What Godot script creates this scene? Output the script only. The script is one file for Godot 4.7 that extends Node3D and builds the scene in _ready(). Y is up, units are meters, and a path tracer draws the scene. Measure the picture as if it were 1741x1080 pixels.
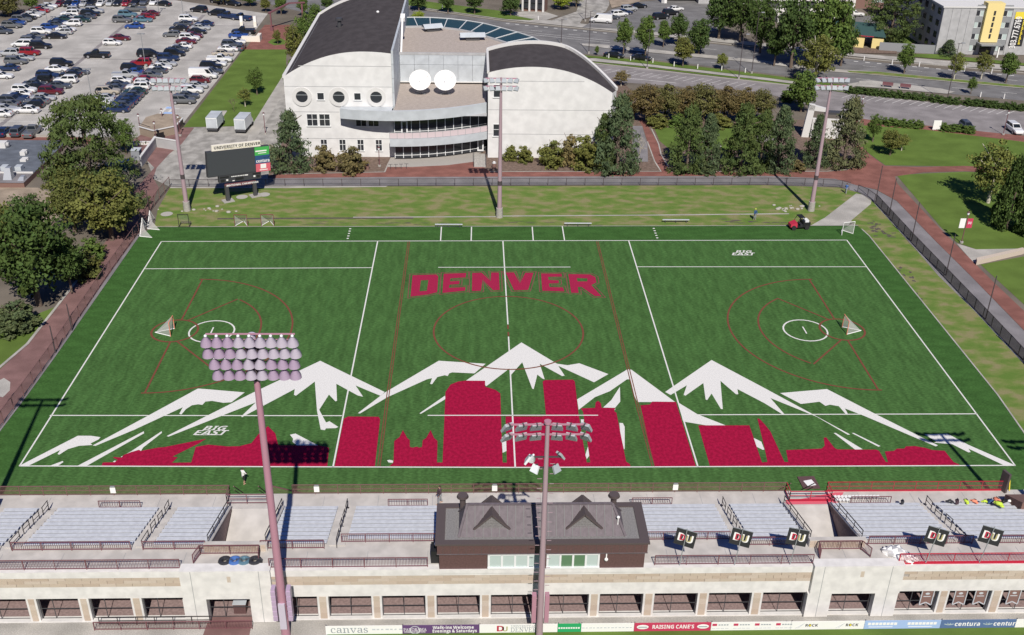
extends Node3D
# An aerial view over a lacrosse field with a painted skyline: grandstand in front, campus building, car park and streets behind. x runs right, z towards the camera, field centre at the origin.

class MB:
	var v := PackedVector3Array()
	var n := PackedVector3Array()
	var uv := PackedVector2Array()
	var c := PackedColorArray()
	var ix := PackedInt32Array()
	var col := Color.WHITE
	var tinted := false

	func put(p: Vector3, m: Vector3, t := Vector2.ZERO) -> int:
		v.append(p)
		n.append(m)
		uv.append(t)
		c.append(col)
		return v.size() - 1

	func quad(a: Vector3, b: Vector3, d: Vector3, e: Vector3) -> MB:  # counter-clockwise seen from outside
		var m := (b - a).cross(d - a)
		if m.length_squared() < 1e-12:
			m = (d - a).cross(e - a)
		m = m.normalized()
		var i := put(a, m, Vector2(0, 1))
		put(b, m, Vector2(1, 1))
		put(d, m, Vector2(1, 0))
		put(e, m, Vector2(0, 0))
		ix.append_array(PackedInt32Array([i, i + 2, i + 1, i, i + 3, i + 2]))
		return self

	func tri(a: Vector3, b: Vector3, d: Vector3) -> MB:
		var m := (b - a).cross(d - a).normalized()
		var i := put(a, m)
		put(b, m)
		put(d, m)
		ix.append_array(PackedInt32Array([i, i + 2, i + 1]))
		return self

	func box(at: Vector3, s: Vector3, b := Basis()) -> MB:
		var p: Array[Vector3] = []
		for k in 8:
			p.append(at + b * (s * 0.5 * Vector3(-1 if k & 1 == 0 else 1, -1 if k & 2 == 0 else 1, -1 if k & 4 == 0 else 1)))
		quad(p[4], p[5], p[7], p[6])
		quad(p[1], p[0], p[2], p[3])
		quad(p[5], p[1], p[3], p[7])
		quad(p[0], p[4], p[6], p[2])
		quad(p[6], p[7], p[3], p[2])
		quad(p[0], p[1], p[5], p[4])
		return self

	func span(x0: float, x1: float, y0: float, y1: float, z0: float, z1: float) -> MB:
		return box(Vector3(x0 + x1, y0 + y1, z0 + z1) * 0.5, Vector3(x1 - x0, y1 - y0, z1 - z0))

	func bar(a: Vector3, b: Vector3, w: float, h := -1.0) -> MB:  # square bar from a to b
		var d := b - a
		var up := Vector3.UP if absf(d.normalized().y) < 0.95 else Vector3.BACK
		var z := d.normalized()
		var x := up.cross(z).normalized()
		return box((a + b) * 0.5, Vector3(w, h if h > 0 else w, d.length()), Basis(x, z.cross(x), z))

	func tube(a: Vector3, b: Vector3, r0: float, r1: float, k := 8, caps := true) -> MB:
		var z := (b - a).normalized()
		var x := (Vector3.UP if absf(z.y) < 0.9 else Vector3.RIGHT).cross(z).normalized()
		var y := z.cross(x)
		var i := v.size()
		for j in k + 1:
			var t := TAU * j / k
			var m := x * cos(t) + y * sin(t)
			put(a + m * r0, m, Vector2(float(j) / k, 0))
			put(b + m * r1, m, Vector2(float(j) / k, 1))
		for j in k:
			var q := i + 2 * j
			ix.append_array(PackedInt32Array([q, q + 3, q + 2, q, q + 1, q + 3]))
		if caps:
			disc(b, z, r1, k)
			disc(a, -z, r0, k)
		return self

	func disc(at: Vector3, z: Vector3, r: float, k := 12) -> MB:
		var x := (Vector3.UP if absf(z.y) < 0.9 else Vector3.RIGHT).cross(z).normalized()
		var y := z.cross(x)
		var o := put(at, z)
		for j in k:
			put(at + (x * cos(TAU * j / k) + y * sin(TAU * j / k)) * r, z)
		for j in k:
			ix.append_array(PackedInt32Array([o, o + 1 + (j + 1) % k, o + 1 + j]))
		return self

	func ball(at: Vector3, r: Vector3, k := 10, m := 6) -> MB:
		var i := v.size()
		for a in m + 1:
			for b in k + 1:
				var t := PI * a / m
				var f := TAU * b / k
				var d := Vector3(sin(t) * cos(f), cos(t), sin(t) * sin(f))
				put(at + d * r, (d / r).normalized())
		for a in m:
			for b in k:
				var q := i + a * (k + 1) + b
				ix.append_array(PackedInt32Array([q, q + k + 1, q + 1, q + 1, q + k + 1, q + k + 2]))
		return self

	func poly(p: PackedVector2Array, y: float, up := true) -> MB:  # flat, x and z given
		var t := Geometry2D.triangulate_polygon(p)
		var i := v.size()
		for q in p:
			put(Vector3(q.x, y, q.y), Vector3.UP if up else Vector3.DOWN, q)
		for j in range(0, t.size(), 3):
			var a := p[t[j]]
			var s := (p[t[j + 1]] - a).cross(p[t[j + 2]] - a)
			if (s > 0) == up:
				ix.append_array(PackedInt32Array([i + t[j], i + t[j + 1], i + t[j + 2]]))
			else:
				ix.append_array(PackedInt32Array([i + t[j], i + t[j + 2], i + t[j + 1]]))
		return self

	func prism(p: PackedVector2Array, y0: float, y1: float) -> MB:  # upright walls with a top
		poly(p, y1)
		var cw := Geometry2D.is_polygon_clockwise(p)
		for j in p.size():
			var a := p[j]
			var b := p[(j + 1) % p.size()]
			if not cw:
				var s := a
				a = b
				b = s
			quad(Vector3(a.x, y0, a.y), Vector3(b.x, y0, b.y), Vector3(b.x, y1, b.y), Vector3(a.x, y1, a.y))
		return self

	func ribbon(p: PackedVector2Array, w: float, y: float) -> MB:
		for j in p.size() - 1:
			var d := (p[j + 1] - p[j]).normalized()
			var s := Vector2(-d.y, d.x) * w * 0.5
			var e := d * (w * 0.5 if p.size() > 2 else 0.0)
			poly(PackedVector2Array([p[j] - s - e, p[j + 1] - s + e, p[j + 1] + s + e, p[j] + s - e]), y + (0.0006 if j % 2 and p.size() > 2 else 0.0))
		return self

	func loft(rows: Array, close_ends := true) -> MB:  # rows of equally many points, round a body
		var k: int = rows[0].size()
		for a in rows.size() - 1:
			for b in k:
				quad(rows[a][b], rows[a + 1][b], rows[a + 1][(b + 1) % k], rows[a][(b + 1) % k])
		if close_ends:
			for b in range(1, k - 1):
				tri(rows[0][0], rows[0][b], rows[0][b + 1])
				tri(rows[-1][0], rows[-1][b + 1], rows[-1][b])
		return self

	func mesh() -> ArrayMesh:
		var a := []
		a.resize(Mesh.ARRAY_MAX)
		a[Mesh.ARRAY_VERTEX] = v
		a[Mesh.ARRAY_NORMAL] = n
		a[Mesh.ARRAY_TEX_UV] = uv
		a[Mesh.ARRAY_TEX_UV2] = uv
		if tinted:
			a[Mesh.ARRAY_COLOR] = c
		a[Mesh.ARRAY_INDEX] = ix
		var r := ArrayMesh.new()
		r.add_surface_from_arrays(Mesh.PRIMITIVE_TRIANGLES, a)
		return r

var M := {}
var used := {}
var rng := RandomNumberGenerator.new()
var bold := SystemFont.new()
var serif := SystemFont.new()

func numbered(called: String) -> String:
	used[called] = used.get(called, -1) + 1
	return called if used[called] == 0 else "%s_%03d" % [called, used[called]]

func tag(o: Node3D, label: String, category: String, group := "") -> Node3D:
	o.set_meta("label", label)
	o.set_meta("category", category)
	if group:
		o.set_meta("group", group)
	return o

func thing(called: String, label: String, category: String, at := Vector3.ZERO, turn := 0.0, group := "") -> Node3D:
	var o := Node3D.new()
	o.name = numbered(called)
	add_child(o, true)
	o.position = at
	o.rotation.y = turn
	return tag(o, label, category, group)

func part(called: String, shape, m: Material, parent: Node, at := Vector3.ZERO) -> MeshInstance3D:
	var o := MeshInstance3D.new()
	o.name = called
	o.mesh = shape.mesh() if shape is MB else shape
	o.material_override = m
	o.position = at
	parent.add_child(o, true)
	return o

func stuff(called: String, shape, m: Material, parent: Node) -> MeshInstance3D:
	var o := part(called, shape, m, parent)
	o.set_meta("kind", "stuff")
	return o

func struct(called: String, shape, m: Material) -> MeshInstance3D:
	var o := part(numbered(called), shape, m, self)
	o.set_meta("kind", "structure")
	return o

func flat(called: String, p: PackedVector2Array, y: float, m: Material) -> MeshInstance3D:
	return struct(called, MB.new().poly(p, y), m)

func lone(called: String, shape, m: Material, label: String, category: String, group := "", at := Vector3.ZERO) -> MeshInstance3D:
	var o := part(numbered(called), shape, m, self, at)
	tag(o, label, category, group)
	return o

func copy(src: Node3D, label: String, at: Vector3, turn := 0.0, group := "") -> Node3D:
	var o: Node3D = src.duplicate()
	o.name = numbered(str(src.name).get_slice("_0", 0))
	add_child(o, true)
	o.position = at
	o.rotation.y = turn
	o.set_meta("label", label)
	if group:
		o.set_meta("group", group)
	return o

func words(called: String, text: String, height: float, m: Material, parent: Node, xf: Transform3D, squeeze := 1.0, font: Font = bold) -> MeshInstance3D:
	var t := TextMesh.new()
	t.text = text
	t.font = font
	t.font_size = 32
	t.pixel_size = height / 24.0
	t.depth = 0.02
	t.curve_step = 3.0
	var o := part(called, t, m, parent)
	o.transform = xf * Transform3D(Basis.from_scale(Vector3(squeeze, 1, 1)), Vector3.ZERO)
	return o

func noise(freq: float, lo: float, hi: float, sd: int, octaves := 4, size := 512) -> NoiseTexture2D:
	return ramped(freq, PackedColorArray([Color(lo, lo, lo), Color(hi, hi, hi)]), PackedFloat32Array([0.2, 0.8]), sd, octaves, size)

func ramped(freq: float, cols: PackedColorArray, offs: PackedFloat32Array, sd: int, octaves := 4, size := 512) -> NoiseTexture2D:
	var f := FastNoiseLite.new()
	f.noise_type = FastNoiseLite.TYPE_SIMPLEX_SMOOTH
	f.seed = sd
	f.frequency = freq
	f.fractal_octaves = octaves
	var g := Gradient.new()
	g.offsets = offs
	var s := PackedColorArray()
	for q in cols:
		s.append(q.linear_to_srgb())
	g.colors = s
	var t := NoiseTexture2D.new()
	t.width = size
	t.height = size
	t.seamless = true
	t.noise = f
	t.color_ramp = g
	return t

func mat(called: String, r: float, g: float, b: float, rough := 0.85, metal := 0.0) -> StandardMaterial3D:
	var m := StandardMaterial3D.new()
	m.albedo_color = Color(r, g, b).linear_to_srgb()
	m.roughness = rough
	m.metallic = metal
	M[called] = m
	return m

func sheet(called: String, r: float, g: float, b: float, t1: Texture2D, p1: Vector2, t2: Texture2D, p2: Vector2, rough := 0.95) -> StandardMaterial3D:
	var m := mat(called, r, g, b, rough)  # ground: two patterns of unlike size, laid by metres
	m.albedo_texture = t1
	m.metallic_specular = 0.15
	m.uv1_scale = Vector3(1.0 / p1.x, 1.0 / p1.y, 1)
	if t2:
		m.detail_enabled = true
		m.detail_albedo = t2
		m.detail_blend_mode = BaseMaterial3D.BLEND_MODE_MUL
		m.detail_uv_layer = BaseMaterial3D.DETAIL_UV_2
		m.uv2_scale = Vector3(1.0 / p2.x, 1.0 / p2.y, 1)
	return m

func wall(called: String, r: float, g: float, b: float, tex: Texture2D, period: float, rough := 0.85) -> StandardMaterial3D:
	var m := mat(called, r, g, b, rough)
	m.albedo_texture = tex
	m.uv1_triplanar = true
	m.uv1_world_triplanar = true
	m.uv1_scale = Vector3.ONE / period
	return m

func _ready() -> void:
	rng.seed = 7
	# camera, sky, sun, exposure
	var cam := Camera3D.new()
	cam.name = "camera"
	add_child(cam)
	cam.position = Vector3(-4.194, 63.542, 113.466)
	cam.rotation = Vector3(-0.4960, -0.0403, 0.0195)
	cam.fov = 33.40
	cam.far = 3000.0
	cam.current = true
	var sky_mat := ProceduralSkyMaterial.new()
	sky_mat.sky_top_color = Color(0.20, 0.36, 0.68)
	sky_mat.sky_horizon_color = Color(0.62, 0.72, 0.86)
	sky_mat.sky_curve = 0.12
	sky_mat.ground_bottom_color = Color(0.28, 0.27, 0.25)
	sky_mat.ground_horizon_color = Color(0.5, 0.52, 0.53)
	sky_mat.sky_energy_multiplier = 0.72
	sky_mat.ground_energy_multiplier = 0.6
	var sky := Sky.new()
	sky.sky_material = sky_mat
	var env := Environment.new()
	env.background_mode = Environment.BG_SKY
	env.sky = sky
	env.tonemap_mode = Environment.TONE_MAPPER_LINEAR
	env.tonemap_exposure = 1.1
	env.sdfgi_enabled = true
	env.ssao_enabled = true
	env.ssil_enabled = true
	var we := WorldEnvironment.new()
	we.name = "world"
	we.environment = env
	add_child(we)
	var sun := DirectionalLight3D.new()
	sun.name = "sun"
	add_child(sun)
	sun.light_energy = 1.5
	sun.light_angular_distance = 0.5
	sun.light_color = Color(1.0, 0.975, 0.94)
	sun.shadow_enabled = true
	var toward := Vector3(-sin(deg_to_rad(6.4)) * cos(deg_to_rad(45.5)), -sin(deg_to_rad(45.5)), -cos(deg_to_rad(6.4)) * cos(deg_to_rad(45.5)))
	sun.basis = Basis.looking_at(toward, Vector3.UP)
	bold.font_names = PackedStringArray(["Droid Sans"])
	bold.font_weight = 700
	serif.font_names = PackedStringArray(["Droid Serif"])
	materials()
	ground()
	roads()
	field()
	campus_building()
	grandstand()
	press_box()
	far_buildings()
	left_building()
	fences()
	light_poles()
	scoreboard()
	trees()
	cars()
	street_things()
	field_things()
	banners()
	people()

func materials() -> void:
	var fine := noise(0.09, 0.72, 1.0, 1, 3, 512)
	var blotch := noise(0.012, 0.74, 1.0, 2, 4, 512)
	var grit := noise(0.25, 0.62, 1.0, 3, 2, 512)
	M["fine"] = fine
	M["blotch"] = blotch
	M["grit"] = grit
	sheet("turf", 0.082, 0.184, 0.052, noise(0.03, 0.72, 1.0, 4, 5), Vector2(16, 80), noise(0.11, 0.60, 1.0, 5, 4), Vector2(34, 13))
	sheet("turf_border", 0.062, 0.152, 0.038, noise(0.02, 0.76, 1.0, 6, 5), Vector2(35, 15), noise(0.11, 0.66, 1.0, 5, 4), Vector2(21, 13))
	sheet("turf_seam", 0.064, 0.150, 0.043, noise(0.05, 0.7, 1.0, 5, 4), Vector2(9, 17), null, Vector2.ONE)
	sheet("paint_white", 0.80, 0.785, 0.75, noise(0.06, 0.84, 1.0, 7, 4), Vector2(6, 6), noise(0.1, 0.84, 1.0, 8, 3), Vector2(2.3, 3.1))
	sheet("paint_red", 0.46, 0.012, 0.062, noise(0.04, 0.72, 1.0, 9, 4), Vector2(9, 11), grit, Vector2(3.1, 2.3))
	sheet("line_red", 0.21, 0.075, 0.05, noise(0.1, 0.7, 1.0, 10, 3), Vector2(2, 2), null, Vector2.ONE)
	sheet("letter_edge", 0.25, 0.085, 0.085, grit, Vector2(2, 2), null, Vector2.ONE)
	sheet("letter_red", 0.48, 0.028, 0.092, noise(0.08, 0.72, 1.0, 9, 4), Vector2(5, 5), grit, Vector2(2.1, 1.7))
	sheet("lawn", 0.152, 0.232, 0.052, noise(0.016, 0.76, 1.0, 11, 5), Vector2(61, 47), grit, Vector2(4, 5))
	sheet("dry_grass", 1, 1, 1, ramped(0.014, PackedColorArray([Color(0.135, 0.225, 0.048), Color(0.19, 0.25, 0.07), Color(0.285, 0.265, 0.13)]), PackedFloat32Array([0.22, 0.5, 0.76]), 12, 6, 1024), Vector2(57, 33), noise(0.2, 0.62, 1.0, 31, 3), Vector2(9, 7))
	sheet("ground", 0.23, 0.20, 0.165, blotch, Vector2(60, 50), grit, Vector2(5, 6))
	sheet("mulch", 0.26, 0.19, 0.155, noise(0.03, 0.66, 1.0, 13, 5), Vector2(12, 10), grit, Vector2(3, 3))
	sheet("sand", 0.46, 0.375, 0.29, blotch, Vector2(20, 17), grit, Vector2(5, 5))
	sheet("concrete", 0.52, 0.495, 0.455, blotch, Vector2(31, 27), fine, Vector2(7, 6))
	sheet("lot", 0.545, 0.52, 0.485, blotch, Vector2(43, 57), fine, Vector2(9, 11))
	sheet("drive", 0.47, 0.45, 0.415, noise(0.018, 0.62, 1.0, 14, 5), Vector2(25, 31), fine, Vector2(6, 7))
	sheet("asphalt", 0.235, 0.23, 0.232, blotch, Vector2(37, 29), fine, Vector2(6, 7))
	sheet("aisle", 0.33, 0.305, 0.305, blotch, Vector2(37, 29), fine, Vector2(6, 7))
	sheet("grey_path", 0.285, 0.27, 0.28, blotch, Vector2(27, 29), fine, Vector2(5, 6))
	sheet("brick", 0.33, 0.15, 0.125, blotch, Vector2(21, 17), grit, Vector2(2.4, 2.2))
	sheet("brick_dull", 0.30, 0.175, 0.165, blotch, Vector2(21, 17), grit, Vector2(2.4, 2.2))
	sheet("gravel", 0.53, 0.46, 0.41, noise(0.03, 0.86, 1.0, 15, 4), Vector2(14, 11), grit, Vector2(2, 2))
	sheet("membrane", 0.088, 0.079, 0.082, noise(0.02, 0.78, 1.0, 16, 4), Vector2(22, 30), fine, Vector2(7, 5))
	sheet("roof_blue", 0.17, 0.19, 0.225, blotch, Vector2(17, 11), fine, Vector2(4, 3))
	sheet("white_line", 0.72, 0.71, 0.68, fine, Vector2(2, 3), null, Vector2.ONE)
	sheet("mud", 0.15, 0.13, 0.115, blotch, Vector2(5, 3), grit, Vector2(2, 2))
	wall("deck", 0.53, 0.50, 0.465, noise(0.014, 0.80, 1.0, 17, 5), 14.0)
	wall("precast", 0.70, 0.68, 0.655, noise(0.014, 0.86, 1.0, 18, 5), 9.0)
	wall("stucco", 0.705, 0.70, 0.69, noise(0.012, 0.88, 1.0, 19, 5), 15.0)
	wall("panel", 0.50, 0.535, 0.565, noise(0.01, 0.86, 1.0, 20, 3), 11.0, 0.5)
	wall("panel_grey", 0.42, 0.42, 0.425, noise(0.01, 0.86, 1.0, 21, 3), 9.0)
	wall("cap_white", 0.72, 0.71, 0.69, fine, 4.0)
	wall("stone", 0.42, 0.39, 0.36, fine, 3.0)
	for k in 4:
		wall("block_%d" % k, [0.59, 0.64, 0.56, 0.61][k], [0.49, 0.54, 0.45, 0.50][k], [0.39, 0.445, 0.355, 0.40][k], grit, 2.2)
	wall("floor_brown", 0.30, 0.215, 0.205, noise(0.03, 0.7, 1.0, 22, 4), 5.0)
	wall("brown_brick", 0.25, 0.145, 0.12, grit, 1.6)
	wall("gutter_grey", 0.27, 0.26, 0.255, noise(0.05, 0.55, 1.0, 33, 4), 3.0)
	wall("roof_metal", 0.15, 0.125, 0.137, noise(0.02, 0.74, 1.0, 23, 4), 5.0, 0.72)
	wall("box_maroon", 0.125, 0.068, 0.066, noise(0.03, 0.78, 1.0, 24, 3), 3.0, 0.6)
	wall("box_trim", 0.105, 0.082, 0.08, fine, 3.0, 0.6)
	wall("aluminium", 0.60, 0.62, 0.655, noise(0.02, 0.85, 1.0, 25, 3), 6.0, 0.42)
	M["aluminium"].metallic = 0.1
	mat("galvanised", 0.45, 0.47, 0.5, 0.45, 0.5)
	mat("rail_maroon", 0.17, 0.07, 0.08, 0.6)
	mat("rail_brown", 0.20, 0.105, 0.10, 0.6)
	mat("rail_red", 0.44, 0.018, 0.045, 0.55)
	mat("rail_black", 0.035, 0.03, 0.032, 0.6)
	mat("pole_mauve", 0.42, 0.215, 0.275, 0.55)
	mat("pole_pale", 0.37, 0.265, 0.295, 0.55)
	mat("pole_dark", 0.07, 0.055, 0.06, 0.6)
	mat("lamp_mauve", 0.44, 0.335, 0.46, 0.4)
	mat("lamp_mauve_pale", 0.53, 0.475, 0.565, 0.4)
	mat("lamp_grey", 0.34, 0.37, 0.39, 0.45)
	mat("lamp_white", 0.72, 0.76, 0.77, 0.45)
	mat("steel_dark", 0.06, 0.06, 0.065, 0.5)
	mat("steel_grey", 0.25, 0.26, 0.27, 0.5)
	mat("white_paint", 0.8, 0.79, 0.77, 0.5)
	mat("net_white", 0.8, 0.8, 0.78, 0.9)
	mat("black", 0.012, 0.012, 0.013, 0.6)
	mat("dark", 0.03, 0.03, 0.034, 0.4)
	mat("tyre", 0.018, 0.018, 0.019, 0.85)
	mat("hub", 0.5, 0.5, 0.52, 0.35, 0.6)
	mat("car_glass", 0.012, 0.015, 0.018, 0.06)
	mat("headlight", 0.75, 0.76, 0.78, 0.15)
	mat("tail", 0.4, 0.01, 0.01, 0.25)
	mat("glass_dark", 0.035, 0.038, 0.045, 0.04)
	mat("glass_green", 0.022, 0.052, 0.055, 0.2)
	mat("glass_pink", 0.60, 0.51, 0.53, 0.2)
	mat("glass_light", 0.45, 0.53, 0.51, 0.1)
	mat("glass_lawn", 0.11, 0.2, 0.115, 0.1)
	mat("frame_white", 0.72, 0.73, 0.73, 0.5)
	mat("frame_grey", 0.3, 0.32, 0.33, 0.5)
	mat("yellow_wall", 0.76, 0.62, 0.27, 0.8)
	mat("yellow", 0.74, 0.60, 0.05, 0.7)
	mat("green_awning", 0.03, 0.075, 0.07, 0.8)
	mat("crimson", 0.43, 0.02, 0.05, 0.6)
	mat("gold", 0.40, 0.36, 0.17, 0.6)
	mat("blue", 0.05, 0.13, 0.36, 0.6)
	mat("navy", 0.022, 0.07, 0.175, 0.6)
	mat("banner_green", 0.06, 0.38, 0.08, 0.6)
	mat("banner_emerald", 0.02, 0.34, 0.12, 0.6)
	mat("banner_purple", 0.115, 0.055, 0.16, 0.6)
	mat("banner_red", 0.50, 0.04, 0.10, 0.6)
	mat("banner_sky", 0.34, 0.47, 0.72, 0.6)
	mat("banner_blue", 0.09, 0.15, 0.30, 0.6)
	mat("coral", 0.62, 0.12, 0.16, 0.6)
	mat("letter_grey", 0.27, 0.3, 0.33, 0.7)
	mat("letter_pale", 0.5, 0.52, 0.54, 0.7)
	mat("screen", 0.052, 0.056, 0.064, 0.45)
	mat("screen_frame", 0.045, 0.046, 0.052, 0.6)
	mat("cream", 0.76, 0.71, 0.62, 0.7)
	mat("rock", 0.36, 0.34, 0.3, 0.9)
	mat("skin", 0.45, 0.27, 0.19, 0.7)
	mat("hair", 0.05, 0.032, 0.02, 0.8)
	mat("lime_cloth", 0.5, 0.66, 0.06, 0.8)
	mat("orange_cloth", 0.75, 0.25, 0.15, 0.8)
	mat("jacket", 0.06, 0.035, 0.045, 0.85)
	mat("bark", 0.14, 0.105, 0.08, 0.95)
	mat("bark_pale", 0.48, 0.44, 0.36, 0.9)
	for q in [["chain", 0.10, 0.10, 0.105, 0.24], ["screen_cloth", 0.012, 0.012, 0.014, 0.72], ["netting", 0.72, 0.71, 0.7, 0.36], ["netting_thin", 0.6, 0.6, 0.6, 0.25]]:
		var m := mat(q[0], q[1], q[2], q[3], 0.9)
		m.transparency = BaseMaterial3D.TRANSPARENCY_ALPHA
		m.albedo_color.a = q[4]
		m.cull_mode = BaseMaterial3D.CULL_DISABLED

func pv(a: Array) -> PackedVector2Array:
	return PackedVector2Array(a)

func ground() -> void:
	var sky_edge := 1600.0
	flat("ground", pv([Vector2(-sky_edge, -sky_edge), Vector2(sky_edge, -sky_edge), Vector2(sky_edge, sky_edge), Vector2(-sky_edge, sky_edge)]), -0.02, M.ground)
	flat("parking_lot", pv([Vector2(-109.96, -71.78), Vector2(-64.4, -72.34), Vector2(-58.87, -80.92), Vector2(-58.48, -126.61), Vector2(-58.73, -166.85), Vector2(-58.75, -172.3), Vector2(-88.09, -188.33), Vector2(-118.86, -187.5), Vector2(-122.73, -158.14), Vector2(-128.39, -110.05)]), 0.0, M.lot)
	flat("planting_bed", pv([Vector2(-47.06, -103.69), Vector2(26.36, -119.49), Vector2(31.73, -85.82), Vector2(72.09, -84.87), Vector2(63.04, -55.7), Vector2(-38.3, -52.34)]), 0.0, M.mulch)
	flat("service_drive", pv([Vector2(-64.4, -72.34), Vector2(-58.13, -77.81), Vector2(-45.6, -79.11), Vector2(-43.27, -104.22), Vector2(-38.75, -76.51), Vector2(-38.72, -63.73), Vector2(-38.4, -52.88), Vector2(-37.63, -48.39), Vector2(-53.14, -47.93), Vector2(-56.55, -51.28), Vector2(-59.33, -58.12)]), 0.004, M.drive)
	flat("left_lawn", pv([Vector2(-75.79, -0.83), Vector2(-65.69, -0.1), Vector2(-61.78, -0.83), Vector2(-58.92, -4.6), Vector2(-56.97, -6.96), Vector2(-57.15, 3.18), Vector2(-58.15, 8.54), Vector2(-62.1, 27.6)]), 0.0, M.lawn)
	flat("lawn_patch", pv([Vector2(-59.83, -41.15), Vector2(-57.96, -46.09), Vector2(-55.65, -43.38), Vector2(-54.65, -37.68), Vector2(-56.83, -33.61), Vector2(-58.65, -35.37)]), 0.004, M.lawn)
	flat("brick_path", pv([Vector2(-65.68, -69.11), Vector2(-64.84, -73.98), Vector2(-62.18, -72.71), Vector2(-58.02, -77.82), Vector2(-56.19, -77.85), Vector2(-56.35, -68.65), Vector2(-57.21, -63.42), Vector2(-57.59, -56.74), Vector2(-56.88, -51.81), Vector2(-55, -47.91), Vector2(-53.56, -37.23), Vector2(-52.91, -29.12), Vector2(-53.13, 5.11), Vector2(-53.29, 13.89), Vector2(-53.49, 33.14), Vector2(-57.29, 33.11), Vector2(-58.2, 8.41), Vector2(-57.2, 3.04), Vector2(-56.92, -6.8), Vector2(-56.98, -28.88), Vector2(-56.99, -43.61), Vector2(-58.39, -45.33), Vector2(-57.98, -56.73)]), 0.008, M.brick_dull)
	var k := MB.new().ribbon(pv([Vector2(-59.74, 14.22), Vector2(-58.35, 8.02), Vector2(-57.23, 2.76), Vector2(-57.03, -7.12), Vector2(-56.91, -13.98)]), 0.35, 0.06)
	struct("path_kerb", k, M.concrete)
	flat("concrete_disc", pv([Vector2(-57.59, 11.32), Vector2(-57.02, 10.45), Vector2(-55.98, 11.33), Vector2(-55.39, 13.04), Vector2(-55.6, 14.47), Vector2(-56.67, 14)]), 0.012, M.concrete)
	flat("lawn_strip", pv([Vector2(-58.21, -78.16), Vector2(-57.97, -135.01), Vector2(-48.1, -135.37), Vector2(-45.41, -117.22), Vector2(-45.92, -79.1)]), 0.004, M.lawn)
	flat("side_walk_left", pv([Vector2(-45.92, -79.1), Vector2(-45.41, -117.22), Vector2(-43.15, -104.22), Vector2(-43.81, -70.48), Vector2(-44.98, -68.86)]), 0.012, M.concrete)
	flat("brick_court", pv([Vector2(-57.7, -135.02), Vector2(-57.64, -149.8), Vector2(-57.35, -159.71), Vector2(-51.17, -159.98), Vector2(-47.69, -135.39)]), 0.004, M.brick)
	flat("round_lawn", pv([Vector2(-53.56, -141.81), Vector2(-53.16, -145.27), Vector2(-51.01, -145.94), Vector2(-49.3, -143.12), Vector2(-49.28, -140.29), Vector2(-51.57, -139.08)]), 0.012, M.lawn)
	flat("truck_slab", pv([Vector2(-53.51, -83.53), Vector2(-53.29, -88.32), Vector2(-52.27, -88.34), Vector2(-52.22, -83.2)]), 0.012, M.concrete)
	# behind the field: grass bank, mow strip, path bands
	flat("grass_bank", pv([Vector2(-51.45, -31.9), Vector2(-52.74, -38.86), Vector2(-53.14, -47.93), Vector2(-20.12, -48.61), Vector2(43.87, -49.96), Vector2(56.12, -49.05), Vector2(58.51, -46.99), Vector2(59.62, -44.45), Vector2(48.4, -33.63), Vector2(30.78, -33.03), Vector2(-13.55, -32.33)]), 0.004, M.dry_grass)
	flat("right_verge", pv([Vector2(54.15, -33.46), Vector2(53.3, -35.95), Vector2(59.62, -44.45), Vector2(60.02, -42.21), Vector2(59.78, -27.21), Vector2(60.27, -15.29), Vector2(61, -3.43), Vector2(61.06, 15.83), Vector2(56.34, 36.81), Vector2(54.35, 21.77), Vector2(54.77, 14.47), Vector2(54.66, -29.51)]), 0.004, M.dry_grass)
	flat("concrete_walk", pv([Vector2(46.95, -33.28), Vector2(50.03, -36.38), Vector2(58.15, -46.47), Vector2(58.96, -45.97), Vector2(59.58, -43.2), Vector2(59.07, -41.96), Vector2(57.31, -39.75), Vector2(53.98, -35.5), Vector2(52.79, -33.44)]), 0.012, M.concrete)
	flat("mow_strip", pv([Vector2(-53.01, -47.42), Vector2(-53.27, -48.44), Vector2(-37.74, -49.03), Vector2(-18.23, -48.89), Vector2(-18.67, -48.37), Vector2(-37.5, -47.61)]), 0.02, M.concrete)
	flat("grey_band", pv([Vector2(-37.72, -48.9), Vector2(-38.26, -52.07), Vector2(-20.49, -53.13), Vector2(44.96, -54.46), Vector2(56.74, -53.38), Vector2(59.73, -50.16), Vector2(62, -48.08), Vector2(63.72, -43.24), Vector2(64.01, -27.66), Vector2(64.4, -16.13), Vector2(64.69, -0.5), Vector2(64.89, 8.07), Vector2(61.6, 14.74), Vector2(61.41, 6.57), Vector2(59.9, -16.02), Vector2(60.02, -42.21), Vector2(58.59, -47.25), Vector2(56.2, -49.32), Vector2(43.93, -50.23), Vector2(-20.14, -48.87)]), 0.006, M.grey_path)
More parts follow.
